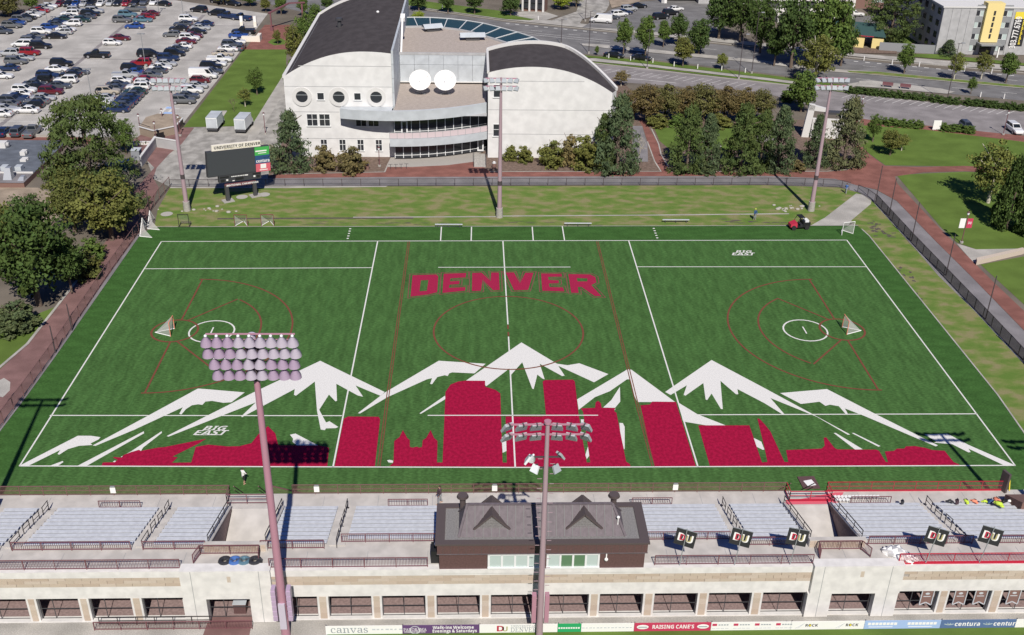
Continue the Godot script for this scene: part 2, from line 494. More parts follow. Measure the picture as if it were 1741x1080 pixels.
	flat("brick_walk", pv([Vector2(-37.49, -52.08), Vector2(-37.86, -53.7), Vector2(-19.17, -55.07), Vector2(-19.06, -57.6), Vector2(-14.9, -58.24), Vector2(-7.91, -59.5), Vector2(-4.27, -61.02), Vector2(-1.59, -55.61), Vector2(45.41, -56.29), Vector2(56.14, -56.45), Vector2(59.91, -57.08), Vector2(63.41, -60.62), Vector2(64.29, -63.64), Vector2(65.02, -69.27), Vector2(66.64, -70.92), Vector2(66.6, -65.52), Vector2(67.42, -59.51), Vector2(72.95, -59.01), Vector2(81.58, -59.72), Vector2(96.58, -58.2), Vector2(95.17, -55.31), Vector2(80.49, -57.09), Vector2(73.01, -56.41), Vector2(67.36, -54.36), Vector2(66.6, -51.06), Vector2(66.5, -32), Vector2(66.8, -14.04), Vector2(67.16, -5.84), Vector2(67.23, 3.34), Vector2(64.96, 7.94), Vector2(64.76, -0.65), Vector2(64.44, -16.22), Vector2(64.05, -27.77), Vector2(63.76, -43.37), Vector2(62.09, -48.34), Vector2(59.64, -49.9), Vector2(56.66, -53.1), Vector2(44.93, -54.32), Vector2(-20.46, -52.86)]), 0.01, M.brick)
	flat("garden_path", pv([Vector2(27.66, -56.03), Vector2(27.22, -61.83), Vector2(27.52, -71.82), Vector2(27.84, -80.32), Vector2(27.47, -84.99), Vector2(28.62, -85.01), Vector2(28.93, -79.29), Vector2(29.34, -70.23), Vector2(28.93, -64.88), Vector2(29.17, -56.06)]), 0.01, M.brick)
	flat("garden_lawn", pv([Vector2(29.88, -79.66), Vector2(51.19, -80.1), Vector2(48.1, -67.38), Vector2(30.98, -67.08), Vector2(29.8, -71.86)]), 0.006, M.lawn)
	flat("garden_paving", pv([Vector2(25.97, -80.63), Vector2(27.78, -80.67), Vector2(27.28, -70.19), Vector2(26.05, -60.92), Vector2(23.26, -60.87)]), 0.008, M.grey_path)
	flat("front_terrace", pv([Vector2(-18.78, -62.27), Vector2(-1.97, -66.5), Vector2(-3.65, -64.33), Vector2(-4.27, -60.43), Vector2(-8.9, -58.62), Vector2(-14.87, -57.67), Vector2(-19.26, -57.6)]), 0.016, M.stone)
	k = MB.new().ribbon(pv([Vector2(-37.78, -53.84), Vector2(-19.28, -55.21), Vector2(-19.08, -57.89)]), 0.22, 0.03)
	k.ribbon(pv([Vector2(-1.49, -55.61), Vector2(25.16, -56.14), Vector2(27.58, -56.17), Vector2(27.23, -61.23), Vector2(27.47, -71.49)]), 0.22, 0.03)
	k.ribbon(pv([Vector2(29.27, -56.06), Vector2(28.93, -64.88), Vector2(29.34, -70.23), Vector2(29.33, -78.95)]), 0.22, 0.031)
	k.ribbon(pv([Vector2(29.27, -56.06), Vector2(56.28, -56.6), Vector2(60.04, -57.51), Vector2(62.81, -59.73), Vector2(63.7, -61.52), Vector2(63.66, -63.02)]), 0.22, 0.032)
	struct("bed_kerb", k, M.concrete)
	# right-hand lawns and walks
	flat("upper_lawn", pv([Vector2(69.74, -81.92), Vector2(75.08, -82.39), Vector2(98.72, -73.83), Vector2(108.68, -69.41), Vector2(102.6, -57.71), Vector2(81.46, -59.43), Vector2(67.62, -59.8), Vector2(66.71, -65.83), Vector2(66.64, -70.92), Vector2(67.7, -76.62)]), 0.004, M.lawn)
	flat("brick_sidewalk", pv([Vector2(70.93, -86.7), Vector2(72.92, -85.63), Vector2(85.83, -81.18), Vector2(99.83, -76.22), Vector2(110.05, -72.05), Vector2(108.35, -68.76), Vector2(98.25, -72.82), Vector2(81.81, -79.68), Vector2(69.51, -82.27)]), 0.012, M.brick)
	flat("right_lawn", pv([Vector2(67.87, -54.93), Vector2(72.8, -55.84), Vector2(80.38, -56.81), Vector2(101.11, -54.83), Vector2(85.99, -25.72), Vector2(76.08, -25.04), Vector2(68.89, -24.79), Vector2(67.02, -27.26), Vector2(66.86, -32.89)]), 0.004, M.lawn)
	flat("lower_lawn", pv([Vector2(67.38, -19.63), Vector2(74.85, -22.4), Vector2(85.45, -24.68), Vector2(72.13, 7.82), Vector2(66.38, 5.05), Vector2(68, -7.64)]), 0.004, M.lawn)
	flat("side_walk", pv([Vector2(66.85, -26.84), Vector2(68.89, -24.79), Vector2(85.88, -25.51), Vector2(84.92, -23.66), Vector2(75.32, -23.41), Vector2(66.95, -20.2), Vector2(66.61, -20.39)]), 0.008, M.concrete)
	var lw := MB.new().prism(pv([Vector2(66.62, -19.43), Vector2(66.95, -20.4), Vector2(75.34, -24.01), Vector2(75.23, -23.2)]), 0.0, 0.7)
	tag(lone("retaining_wall", lw, M.block_1, "low tan stone retaining wall beside the right-hand path", "wall"), "low tan stone retaining wall beside the right-hand path", "wall")
	var d := MB.new()
	d.ribbon(pv([Vector2(-42.65, -35.07), Vector2(-26.15, -35.45), Vector2(-13.72, -35.56)]), 0.5, 0.012)
	struct("drain_mud", d, M.mud)
	d = MB.new()
	d.ribbon(pv([Vector2(-22.64, -35.82), Vector2(-0.3, -36.26)]), 0.35, 0.016)
	d.ribbon(pv([Vector2(0.15, -36.49), Vector2(22.41, -37.05), Vector2(44.62, -37.84)]), 0.35, 0.016)
	struct("drain_kerb", d, M.concrete)
	d = MB.new()
	for q in [[Vector2(-13.62, -33.54), 2.4, 0.35], [Vector2(6.32, -33.94), 3.0, 0.3], [Vector2(36.71, -34.66), 2.6, 0.5], [Vector2(57.26, -31.92), 1.1, 1.2], [Vector2(57.41, -29.74), 1.5, 0.6], [Vector2(55.3, -16.74), 0.7, 1.3], [Vector2(57.02, -34.16), 0.9, 0.6], [Vector2(-25.9, -33.43), 2.8, 0.25], [Vector2(42.77, -34.26), 1.6, 0.3], [Vector2(54.87, -10.49), 0.5, 0.9]]:
		for n in 9:
			var c: Vector2 = q[0] + Vector2(rng.randfn() * q[1], rng.randfn() * q[2])
			var p := PackedVector2Array()
			for a in 9:
				p.append(c + Vector2(cos(a * 0.7) * q[1], sin(a * 0.7) * q[2]) * rng.randf_range(0.15, 0.4))
			d.poly(p, 0.011 + 0.0005 * n)
	struct("bare_soil", d, M.mud)
	for q in [Vector2(-50.88, -36.8), Vector2(-63.82, -43.29), Vector2(-40.9, -43.8), Vector2(-37.58, -44.83)]:
		var o := MB.new().disc(Vector3(q.x, 0.03, q.y), Vector3.UP, 0.9, 16)
		struct("manhole_pad", o, M.concrete)
	d = MB.new()
	for q in 26:
		var z := -78.0 - q * 2.75
		for x in [-94.6, -89.0, -77.4, -72.4, -61.8]:
			if x < -62.0 or z > -125.0:
				d.poly(pv([Vector2(x - 2.5, z - 0.06), Vector2(x + 2.5, z - 0.06), Vector2(x + 2.5, z + 0.06), Vector2(x - 2.5, z + 0.06)]), 0.006)
	struct("bay_lines", d, M.white_line)
	d = MB.new()
	d.poly(pv([Vector2(-140, -126.0), Vector2(-58.8, -125.4), Vector2(-58.8, -125.0), Vector2(-140, -125.6)]), 0.005)
	d.poly(pv([Vector2(-140, -158.0), Vector2(-58.8, -158.5), Vector2(-58.8, -158.1), Vector2(-140, -157.6)]), 0.005)
	for x in [-91.9, -75.0]:
		d.poly(pv([Vector2(x - 0.5, -170), Vector2(x + 0.5, -170), Vector2(x + 0.5, -74), Vector2(x - 0.5, -74)]), 0.003)
	struct("lot_joints", d, M.aisle)
	# disabled bays
	d = MB.new()
	d.poly(pv([Vector2(-65.53, -77.66), Vector2(-64.52, -90.7), Vector2(-64.07, -90.71), Vector2(-64.88, -77.67)]), 0.006)
	d.poly(pv([Vector2(-63.49, -77.7), Vector2(-63.39, -90.73), Vector2(-62.93, -90.74), Vector2(-62.85, -77.72)]), 0.006)
	for q in [Vector2(-63.8, -80.11), Vector2(-63.68, -82.59), Vector2(-63.61, -86.22), Vector2(-63.78, -89.58)]:
		d.poly(pv([Vector2(q.x - 1.4, q.y - 0.1), Vector2(q.x + 2.0, q.y - 0.1), Vector2(q.x + 2.0, q.y + 0.15), Vector2(q.x - 1.4, q.y + 0.15)]), 0.007)
	struct("bay_markings", d, M.white_line)
	for q in [Vector2(-63.78, -80.46), Vector2(-63.55, -82.95), Vector2(-63.37, -86.59), Vector2(-63.76, -89.96)]:
		d = MB.new().poly(pv([Vector2(q.x - 0.7, q.y - 0.6), Vector2(q.x + 0.9, q.y - 0.6), Vector2(q.x + 0.9, q.y + 0.6), Vector2(q.x - 0.7, q.y + 0.6)]), 0.009)
		struct("blue_bay_symbol", d, M.banner_sky)

func roads() -> void:
	flat("street", pv([Vector2(-90.18, -203.42), Vector2(-65.33, -187.21), Vector2(-63.73, -187.29), Vector2(-48.89, -173.45), Vector2(-42.07, -168.28), Vector2(-20.17, -159.4), Vector2(21.09, -134.09), Vector2(35.75, -129.84), Vector2(60.55, -118.64), Vector2(76.8, -110.27), Vector2(110.43, -99.07), Vector2(127.28, -93.4), Vector2(137.42, -112.02), Vector2(119.69, -119.02), Vector2(102.41, -123.39), Vector2(84.69, -130.99), Vector2(65.62, -139.53), Vector2(31.42, -154.66), Vector2(3.95, -165.66), Vector2(-22.06, -180.44), Vector2(-45.11, -193.68), Vector2(-60.1, -205.1)]), -0.006, M.asphalt)
	flat("sidewalk_far", pv([Vector2(-60.37, -206.78), Vector2(-45.4, -196.05), Vector2(-22.18, -182.63), Vector2(4, -167.66), Vector2(31.64, -156.53), Vector2(66.17, -141.81), Vector2(85.55, -133.68), Vector2(103.62, -126.45), Vector2(121.07, -121.99), Vector2(139.22, -115.32), Vector2(141.34, -119.2), Vector2(122.96, -126.06), Vector2(105.26, -130.64), Vector2(86.42, -136.42), Vector2(67.01, -145.28), Vector2(32.09, -160.35), Vector2(14.84, -168.15), Vector2(4.18, -174.54), Vector2(-22.46, -187.87), Vector2(-38.78, -196.4)]), 0.1, M.concrete)
	flat("median_strip", pv([Vector2(21.25, -143.82), Vector2(28.51, -142.1), Vector2(61.79, -129.43), Vector2(75.09, -122.51), Vector2(86.7, -120.42), Vector2(115.52, -110.02), Vector2(133.23, -104.32), Vector2(131.81, -101.72), Vector2(114.46, -107.76), Vector2(86.62, -117.05), Vector2(74.51, -120.53), Vector2(61.17, -126.83), Vector2(28.13, -138.72), Vector2(21.76, -141.56)]), 0.1, M.concrete)
	flat("median_grass", pv([Vector2(79.8, -120.69), Vector2(86.61, -120.18), Vector2(115.41, -109.79), Vector2(133.11, -104.11), Vector2(132.05, -102.15), Vector2(114.67, -108.21), Vector2(86.78, -117.53), Vector2(80.09, -119.49)]), 0.12, M.dry_grass)
	flat("verge", pv([Vector2(-41.59, -164.3), Vector2(-20, -156.25), Vector2(20.95, -132.49), Vector2(35.53, -128.28), Vector2(60.19, -117.19), Vector2(76.37, -108.91), Vector2(75.81, -107.12), Vector2(59.62, -114.82), Vector2(35.09, -125.21), Vector2(23.73, -129.95), Vector2(20.81, -130.9), Vector2(-19.94, -155.01)]), 0.08, M.lawn)
	flat("sidewalk_near", pv([Vector2(22.03, -129.37), Vector2(23.7, -129.69), Vector2(35.05, -124.95), Vector2(59.56, -114.58), Vector2(75.74, -106.9), Vector2(75.12, -104.92), Vector2(59.11, -112.72), Vector2(34.76, -122.95), Vector2(22.38, -127.32)]), 0.1, M.concrete)
	flat("verge_strip", pv([Vector2(22.33, -126.81), Vector2(34.72, -122.7), Vector2(59.05, -112.49), Vector2(75.05, -104.7), Vector2(74.71, -103.61), Vector2(58.77, -111.34), Vector2(34.58, -121.71), Vector2(22.77, -125.81)]), 0.08, M.lawn)
	flat("parking_aisle", pv([Vector2(21.64, -125.27), Vector2(34.48, -120.97), Vector2(58.66, -110.88), Vector2(74.71, -103.61), Vector2(92.19, -97.37), Vector2(107.22, -92.14), Vector2(123.66, -86.76), Vector2(115.7, -72.15), Vector2(100.15, -76.92), Vector2(91.61, -78.48), Vector2(75.24, -83.84), Vector2(70.46, -87.07), Vector2(56.78, -103.13), Vector2(27.84, -110.21), Vector2(22.16, -116.97)]), 0.002, M.aisle)
	flat("bus_stop", pv([Vector2(80.15, -112.65), Vector2(82.67, -113.18), Vector2(96.07, -107.24), Vector2(98.24, -104.68), Vector2(95.79, -103.32), Vector2(83.28, -107.33), Vector2(77.91, -108.51)]), 0.1, M.concrete)
	flat("hedge_bed", pv([Vector2(75.27, -106.23), Vector2(91.14, -101.08), Vector2(108.52, -94.94), Vector2(125.13, -89.45), Vector2(123.66, -86.76), Vector2(107.22, -92.14), Vector2(89.86, -97.72), Vector2(74.71, -103.61)]), 0.1, M.mulch)
	flat("corner_walk", pv([Vector2(76.8, -110.27), Vector2(79.85, -111.72), Vector2(77.91, -108.51), Vector2(75.27, -106.23)]), 0.1, M.concrete)
	flat("far_lawn", pv([Vector2(-44.83, -191.34), Vector2(-32.14, -196.75), Vector2(4.25, -177.38), Vector2(13.4, -170.12), Vector2(10.16, -167.27), Vector2(4.02, -168.34), Vector2(-22.22, -183.37)]), 0.12, M.lawn)
	flat("driveway", pv([Vector2(15.53, -166.84), Vector2(23.45, -178.29), Vector2(25.23, -189.51), Vector2(27.51, -205.73), Vector2(35.38, -206.16), Vector2(33.48, -187.63), Vector2(31.51, -178.67), Vector2(27.72, -172.84), Vector2(24.24, -169.25), Vector2(22.94, -163.19)]), 0.104, M.drive)
	flat("gate_court", pv([Vector2(4.18, -174.54), Vector2(9.03, -177.6), Vector2(14.63, -177.87), Vector2(18.24, -172.4), Vector2(14.84, -168.15), Vector2(10.25, -169.29)]), 0.13, M.concrete)
	flat("far_parking", pv([Vector2(23.41, -159.98), Vector2(33.46, -181.67), Vector2(42.9, -191.18), Vector2(63.71, -203.5), Vector2(67.38, -180.37), Vector2(59.8, -159.6), Vector2(50.97, -152.99), Vector2(31.93, -159.07)]), 0.12, M.asphalt)
	flat("dirt_patch", pv([Vector2(32.75, -206.02), Vector2(45.05, -206.69), Vector2(42.67, -191.94), Vector2(33.63, -183.15), Vector2(34, -192.28)]), 0.11, M.sand)
	flat("shop_street", pv([Vector2(96.34, -178.84), Vector2(106.98, -176.47), Vector2(104.09, -168.06), Vector2(93.5, -169.62)]), 0.0, M.asphalt)
	flat("shop_walk", pv([Vector2(93.29, -168.93), Vector2(100.65, -167.23), Vector2(101.8, -161.37), Vector2(98.75, -152.46), Vector2(88.1, -152.04)]), 0.0, M.concrete)
	flat("apartment_lawn", pv([Vector2(100.66, -136.38), Vector2(107.4, -136.07), Vector2(124.17, -128.67), Vector2(137.03, -123.99), Vector2(135.46, -120.97), Vector2(123.2, -126.58), Vector2(105.68, -131.71), Vector2(99.64, -133.63)]), 0.12, M.lawn)
	flat("corner_lawn", pv([Vector2(97.84, -147.63), Vector2(102.36, -156.31), Vector2(106.69, -157.74), Vector2(106.11, -147.95), Vector2(102.45, -146.05)]), 0.05, M.lawn)
	flat("flower_bed", pv([Vector2(87.74, -141.47), Vector2(94.88, -141.17), Vector2(97.95, -139.6), Vector2(96.75, -136.24), Vector2(86.13, -136.41)]), 0.13, M.mulch)
	var d := MB.new()
	for q in [[Vector2(3.91, -164), Vector2(31.27, -153.42)], [Vector2(84.18, -129.41), Vector2(119.01, -117.56)]]:
		var a: Vector2 = q[0]
		var b: Vector2 = q[1]
		var l := a.distance_to(b)
		var t := 0.0
		while t < l - 1.0:
			d.ribbon(pv([a.lerp(b, t / l), a.lerp(b, (t + 1.0) / l)]), 0.45, 0.006)
			t += 2.6
	for q in [[Vector2(8.21, -157.44), Vector2(30.7, -148.57)], [Vector2(30.7, -148.57), Vector2(64.41, -134.55)], [Vector2(83.19, -126.29), Vector2(117.24, -113.74)], [Vector2(29.51, -134.93), Vector2(61.62, -123.07)], [Vector2(78.13, -115.38), Vector2(112.61, -103.77)]]:
		var a: Vector2 = q[0]
		var b: Vector2 = q[1]
		var l := a.distance_to(b)
		var t := 2.0
		while t < l - 3.0:
			d.ribbon(pv([a.lerp(b, t / l), a.lerp(b, (t + 3.0) / l)]), 0.14, 0.006)
			t += 10.0
	d.ribbon(pv([Vector2(6.65, -155.49), Vector2(29.03, -146.74)]), 0.16, 0.006)
	d.ribbon(pv([Vector2(6.59, -153.64), Vector2(28.8, -144.69)]), 0.16, 0.006)
	struct("road_markings", d, M.white_line)
	d = MB.new()
	for q in [[Vector2(26.53, -120.96), Vector2(58.28, -109.29), 9], [Vector2(75.45, -102.78), Vector2(106.85, -91.35), 10]]:
		var a: Vector2 = q[0]
		var b: Vector2 = q[1]
		var f: Vector2 = (b - a).normalized()
		for j in q[2] * 2:
			var p: Vector2 = a.lerp(b, j / (q[2] * 2.0))
			d.ribbon(pv([p, p + Vector2(-f.y, f.x).rotated(0.5) * 4.2]), 0.11, 0.006)
	d.ribbon(pv([Vector2(27.06, -114.3), Vector2(39.28, -110.09)]), 0.2, 0.006)
	struct("stall_lines", d, M.white_line)
	d = MB.new()
	for q in [[Vector2(-22.12, -181.53), Vector2(3.97, -166.66)], [Vector2(3.97, -166.66), Vector2(31.53, -155.59)], [Vector2(31.53, -155.59), Vector2(85.12, -132.33)], [Vector2(85.12, -132.33), Vector2(120.38, -120.5)], [Vector2(21.72, -126.03), Vector2(74.91, -104.26)], [Vector2(74.77, -103.83), Vector2(107.49, -92.73)]]:
		d.bar(Vector3(q[0].x, 0.065, q[0].y), Vector3(q[1].x, 0.065, q[1].y), 0.25, 0.14)
	struct("street_kerb", d, M.concrete)

func field() -> void:
	flat("turf_surround", pv([Vector2(-51.42, -31.8), Vector2(54.08, -33.23), Vector2(54.66, -29.51), Vector2(54.77, 14.47), Vector2(54.35, 21.77), Vector2(54.05, 24.98), Vector2(57.0, 35.7), Vector2(-54.5, 35.7), Vector2(-53.54, 20.46), Vector2(-53.29, 13.89), Vector2(-53.13, 5.11), Vector2(-52.91, -28.5), Vector2(-52.13, -30.61)]), 0.016, M.turf_border)
	var turf := flat("playing_field", pv([Vector2(-49.07, -26.67), Vector2(50.78, -27.88), Vector2(50.69, 27.71), Vector2(-0.12, 27.7), Vector2(-49.11, 27.03)]), 0.02, M.turf)
	var apron := flat("near_apron", pv([Vector2(-49.07, 27.13), Vector2(-0.12, 27.8), Vector2(50.64, 27.81), Vector2(56.0, 35.7), Vector2(-54.0, 35.7)]), 0.02, M.turf)
	apron.name = "near_apron"
	var d := MB.new().ribbon(pv([Vector2(-52.36, -31.47), Vector2(-51.45, -31.9), Vector2(1.38, -32.56), Vector2(54.1, -33.3)]), 0.16, 0.05)
	struct("turf_edge", d, M.concrete)
	d = MB.new().ribbon(pv([Vector2(54.37, -31.9), Vector2(54.66, -29.51), Vector2(54.77, 14.47), Vector2(54.35, 21.77), Vector2(53.89, 29.11)]), 0.18, 0.05)
	struct("turf_edge", d, M.concrete)
	d = MB.new().ribbon(pv([Vector2(-52.91, -29.12), Vector2(-53.13, 5.11), Vector2(-53.29, 13.89), Vector2(-53.54, 20.46), Vector2(-53.68, 28.8)]), 0.45, 0.06)
	struct("turf_edge", d, M.grey_path)
	for j in 21:
		var x := -46.0 + j * 4.57
		part("roll_seam", MB.new().poly(pv([Vector2(x, -27.2), Vector2(x + 0.13, -27.2), Vector2(x + 0.13, 27.3), Vector2(x, 27.3)]), 0.0225), M.turf_seam, turf)
	for j in 11:
		var z := -22.9 + j * 4.57
		part("roll_seam", MB.new().poly(pv([Vector2(-48.8, z), Vector2(50.4, z), Vector2(50.4, z + 0.1), Vector2(-48.8, z + 0.1)]), 0.0215), M.turf_seam, turf)
	part("painted_mountain", MB.new().poly(pv([Vector2(-49.22, 27.06), Vector2(-45.12, 21.85), Vector2(-43.79, 21.86), Vector2(-42.72, 22.13), Vector2(-42.82, 22.53), Vector2(-43.4, 23.23), Vector2(-43.12, 23.5), Vector2(-44.42, 23.64), Vector2(-45.35, 24.21), Vector2(-45.91, 25.17), Vector2(-46.11, 25.02), Vector2(-46.05, 24.33), Vector2(-48.31, 27.04)]), 0.026), M.paint_white, turf)
	part("painted_mountain", MB.new().poly(pv([Vector2(-46.27, 27.08), Vector2(-45.19, 26.23), Vector2(-45.06, 26.4), Vector2(-45.41, 27.07)]), 0.026), M.paint_white, turf)
	part("painted_mountain", MB.new().poly(pv([Vector2(-43.51, 27.1), Vector2(-38.61, 21.08), Vector2(-38.47, 21.44), Vector2(-42.63, 27.14)]), 0.026), M.paint_white, turf)
	part("painted_mountain", MB.new().poly(pv([Vector2(-39.67, 25.59), Vector2(-38.91, 24.64), Vector2(-36.77, 21.09), Vector2(-36.66, 21.37), Vector2(-37.89, 24), Vector2(-37.94, 24.64), Vector2(-38.24, 24.38), Vector2(-38.99, 24.89), Vector2(-39.51, 25.65)]), 0.026), M.paint_white, turf)
	part("painted_mountain", MB.new().poly(pv([Vector2(-40.21, 26.39), Vector2(-40.08, 26.19), Vector2(-39.77, 26.34), Vector2(-39.83, 26.57)]), 0.026), M.paint_white, turf)
	part("painted_mountain", MB.new().poly(pv([Vector2(-43.07, 23.58), Vector2(-39.05, 18.31), Vector2(-34.91, 12.78), Vector2(-33.56, 12.97), Vector2(-29.6, 13.6), Vector2(-30.66, 15.6), Vector2(-31.53, 15.69), Vector2(-32.81, 15.3), Vector2(-33.5, 15.44), Vector2(-33.68, 16.09), Vector2(-34.18, 15.97), Vector2(-34.78, 16.17), Vector2(-35.24, 16.9), Vector2(-35.49, 17.96), Vector2(-35.73, 17.82), Vector2(-35.67, 16.55), Vector2(-39.68, 20.81), Vector2(-42.77, 23.66)]), 0.026), M.paint_white, turf)
	part("painted_mountain", MB.new().poly(pv([Vector2(-36.02, 21.96), Vector2(-28.67, 13.63), Vector2(-22.16, 6.79), Vector2(-14.18, 13.57), Vector2(-14.53, 14.39), Vector2(-17.52, 12.21), Vector2(-16.48, 14.53), Vector2(-17.08, 14.28), Vector2(-19.72, 11.83), Vector2(-19.24, 15.34), Vector2(-19.4, 15.46), Vector2(-20.27, 14.09), Vector2(-20.95, 17.12), Vector2(-19.92, 19.57), Vector2(-19.58, 19.33), Vector2(-18.53, 20.4), Vector2(-18.75, 20.62), Vector2(-19.79, 20.66), Vector2(-19.87, 20.99), Vector2(-20.31, 20.88), Vector2(-21.17, 17.27), Vector2(-22.18, 11.36), Vector2(-23.86, 14.29), Vector2(-24.11, 14.13), Vector2(-24.19, 12.92), Vector2(-27.34, 16.59), Vector2(-28.96, 18.52), Vector2(-29.06, 18.35), Vector2(-28.01, 15.62), Vector2(-35.81, 22.07)]), 0.026), M.paint_white, turf)
	part("painted_mountain", MB.new().poly(pv([Vector2(-16.73, 17.8), Vector2(-14.17, 13.72), Vector2(-8.37, 6.81), Vector2(-2.9, 7.5), Vector2(-4.2, 9.65), Vector2(-6.76, 9.41), Vector2(-7.09, 9.64), Vector2(-7.25, 10.22), Vector2(-7.59, 10.03), Vector2(-8.43, 10.44), Vector2(-8.97, 11.97), Vector2(-9.19, 11.88), Vector2(-9.01, 10.67), Vector2(-9.59, 10.92), Vector2(-13.78, 14.63), Vector2(-16.49, 17.86)]), 0.026), M.paint_white, turf)
	part("painted_mountain", MB.new().poly(pv([Vector2(-5.23, 11.32), Vector2(1.48, 2.5), Vector2(5.44, 7.52), Vector2(6.66, 7.86), Vector2(8.07, 7.42), Vector2(11.21, 9.85), Vector2(9.38, 11.62), Vector2(5.55, 7.99), Vector2(6.14, 10.15), Vector2(5.86, 10.27), Vector2(3.42, 7.52), Vector2(3.8, 10.97), Vector2(3.54, 10.78), Vector2(3.02, 9.93), Vector2(2.45, 13.03), Vector2(2.29, 12.95), Vector2(1.39, 7.17), Vector2(-0.01, 10), Vector2(-0.16, 8.57), Vector2(-2.85, 12.39), Vector2(-3.64, 11.32)]), 0.026), M.paint_white, turf)
	part("painted_mountain", MB.new().poly(pv([Vector2(-10.12, 17.87), Vector2(-7.45, 14.36), Vector2(-7.37, 15.02), Vector2(-9.95, 17.95)]), 0.026), M.paint_white, turf)
	part("painted_mountain", MB.new().poly(pv([Vector2(-1.35, 22.39), Vector2(-0.79, 21.97), Vector2(-0.86, 24.8), Vector2(-1.32, 25.16)]), 0.026), M.paint_white, turf)
	part("painted_mountain", MB.new().poly(pv([Vector2(3.3, 18.46), Vector2(3.63, 18.24), Vector2(3.49, 22.53), Vector2(3.07, 22.42)]), 0.026), M.paint_white, turf)
	part("painted_mountain", MB.new().poly(pv([Vector2(7.15, 15.18), Vector2(13.58, 8.78), Vector2(14, 8.88), Vector2(17.96, 15.77), Vector2(13.76, 15.75), Vector2(13.52, 13.83), Vector2(13.55, 11), Vector2(13.21, 11), Vector2(10.97, 13.51), Vector2(9.17, 14.73), Vector2(7.14, 17.26)]), 0.026), M.paint_white, turf)
	part("painted_mountain", MB.new().poly(pv([Vector2(9.86, 16.83), Vector2(10.92, 15.35), Vector2(12.22, 12.58), Vector2(11.88, 15.65), Vector2(11.16, 16.9)]), 0.026), M.paint_white, turf)
	part("painted_mountain", MB.new().poly(pv([Vector2(10.79, 17.28), Vector2(11.22, 17.07), Vector2(10.9, 17.66)]), 0.026), M.paint_white, turf)
	part("painted_mountain", MB.new().poly(pv([Vector2(11.29, 19.81), Vector2(11.65, 19.86), Vector2(11.76, 20.56), Vector2(11.25, 24.6), Vector2(11.17, 24.6), Vector2(11.15, 21.66)]), 0.026), M.paint_white, turf)
	part("painted_mountain", MB.new().poly(pv([Vector2(7.1, 25.61), Vector2(7.56, 23.92), Vector2(7.55, 25.61), Vector2(7.18, 26.3)]), 0.026), M.paint_white, turf)
	part("painted_mountain", MB.new().poly(pv([Vector2(18.14, 15.68), Vector2(19.98, 18.2), Vector2(22.62, 20.35), Vector2(20.54, 20.34), Vector2(18.27, 19.62), Vector2(18.16, 19.33), Vector2(18.31, 16.13)]), 0.026), M.paint_white, turf)
	part("painted_mountain", MB.new().poly(pv([Vector2(17.17, 13.7), Vector2(23.8, 6.71), Vector2(28.6, 12.92), Vector2(35.5, 22.12), Vector2(35.25, 22.2), Vector2(32.89, 18.74), Vector2(28.76, 15), Vector2(29.5, 18.26), Vector2(29.25, 18.21), Vector2(27.84, 16.04), Vector2(25.47, 13.12), Vector2(25.33, 14.2), Vector2(25.08, 14.2), Vector2(23.9, 11.35), Vector2(22.96, 17.19), Vector2(22.76, 17.19), Vector2(22.35, 14.03), Vector2(21.58, 15.41), Vector2(21.45, 15.24), Vector2(21.84, 11.83), Vector2(19.34, 14.47), Vector2(19.15, 14.32), Vector2(19.87, 12.3), Vector2(17.7, 14.31)]), 0.026), M.paint_white, turf)
	part("painted_mountain", MB.new().poly(pv([Vector2(30.11, 13.98), Vector2(35.68, 13.16), Vector2(39.8, 18.62), Vector2(44.14, 24.16), Vector2(43.83, 24.34), Vector2(38.16, 18.61), Vector2(36.49, 17.14), Vector2(36.5, 18.17), Vector2(36.24, 18.22), Vector2(35.97, 16.69), Vector2(35.06, 16.38), Vector2(34.49, 16.62), Vector2(34.07, 15.78), Vector2(31.87, 16.22)]), 0.026), M.paint_white, turf)
	part("painted_mountain", MB.new().poly(pv([Vector2(43.47, 22.17), Vector2(46, 22.05), Vector2(47.4, 24.1), Vector2(50.79, 27.76), Vector2(49.69, 27.8), Vector2(47.12, 24.76), Vector2(47.1, 25.37), Vector2(46.85, 25.42), Vector2(45.72, 23.95), Vector2(43.93, 23.67), Vector2(44.24, 23.49)]), 0.026), M.paint_white, turf)
	part("painted_mountain", MB.new().poly(pv([Vector2(33.83, 21.84), Vector2(34.07, 21.84), Vector2(35.98, 24.81), Vector2(35.18, 24.86)]), 0.026), M.paint_white, turf)
	part("painted_mountain", MB.new().poly(pv([Vector2(35.75, 21.85), Vector2(35.99, 21.85), Vector2(38.04, 24.25), Vector2(37.77, 24.35)]), 0.026), M.paint_white, turf)
	part("painted_mountain", MB.new().poly(pv([Vector2(24.98, 22.57), Vector2(25.73, 23.38), Vector2(25.72, 24.78), Vector2(25.54, 24.83), Vector2(24.92, 24.17)]), 0.026), M.paint_white, turf)
	part("painted_mountain", MB.new().poly(pv([Vector2(-23.38, 21.8), Vector2(-22.84, 21.59), Vector2(-20.18, 23.76), Vector2(-22.28, 23.85), Vector2(-22.93, 23.06), Vector2(-22.93, 22.53)]), 0.026), M.paint_white, turf)
	part("painted_mountain", MB.new().poly(pv([Vector2(-12.98, 26.35), Vector2(-12.71, 26.27), Vector2(-12.36, 26.43), Vector2(-12.38, 26.78), Vector2(-12.8, 26.72)]), 0.026), M.paint_white, turf)
	part("painted_mountain", MB.new().poly(pv([Vector2(7.21, 19.13), Vector2(7.53, 19.13), Vector2(7.36, 20.54), Vector2(7.15, 20.4)]), 0.026), M.paint_white, turf)
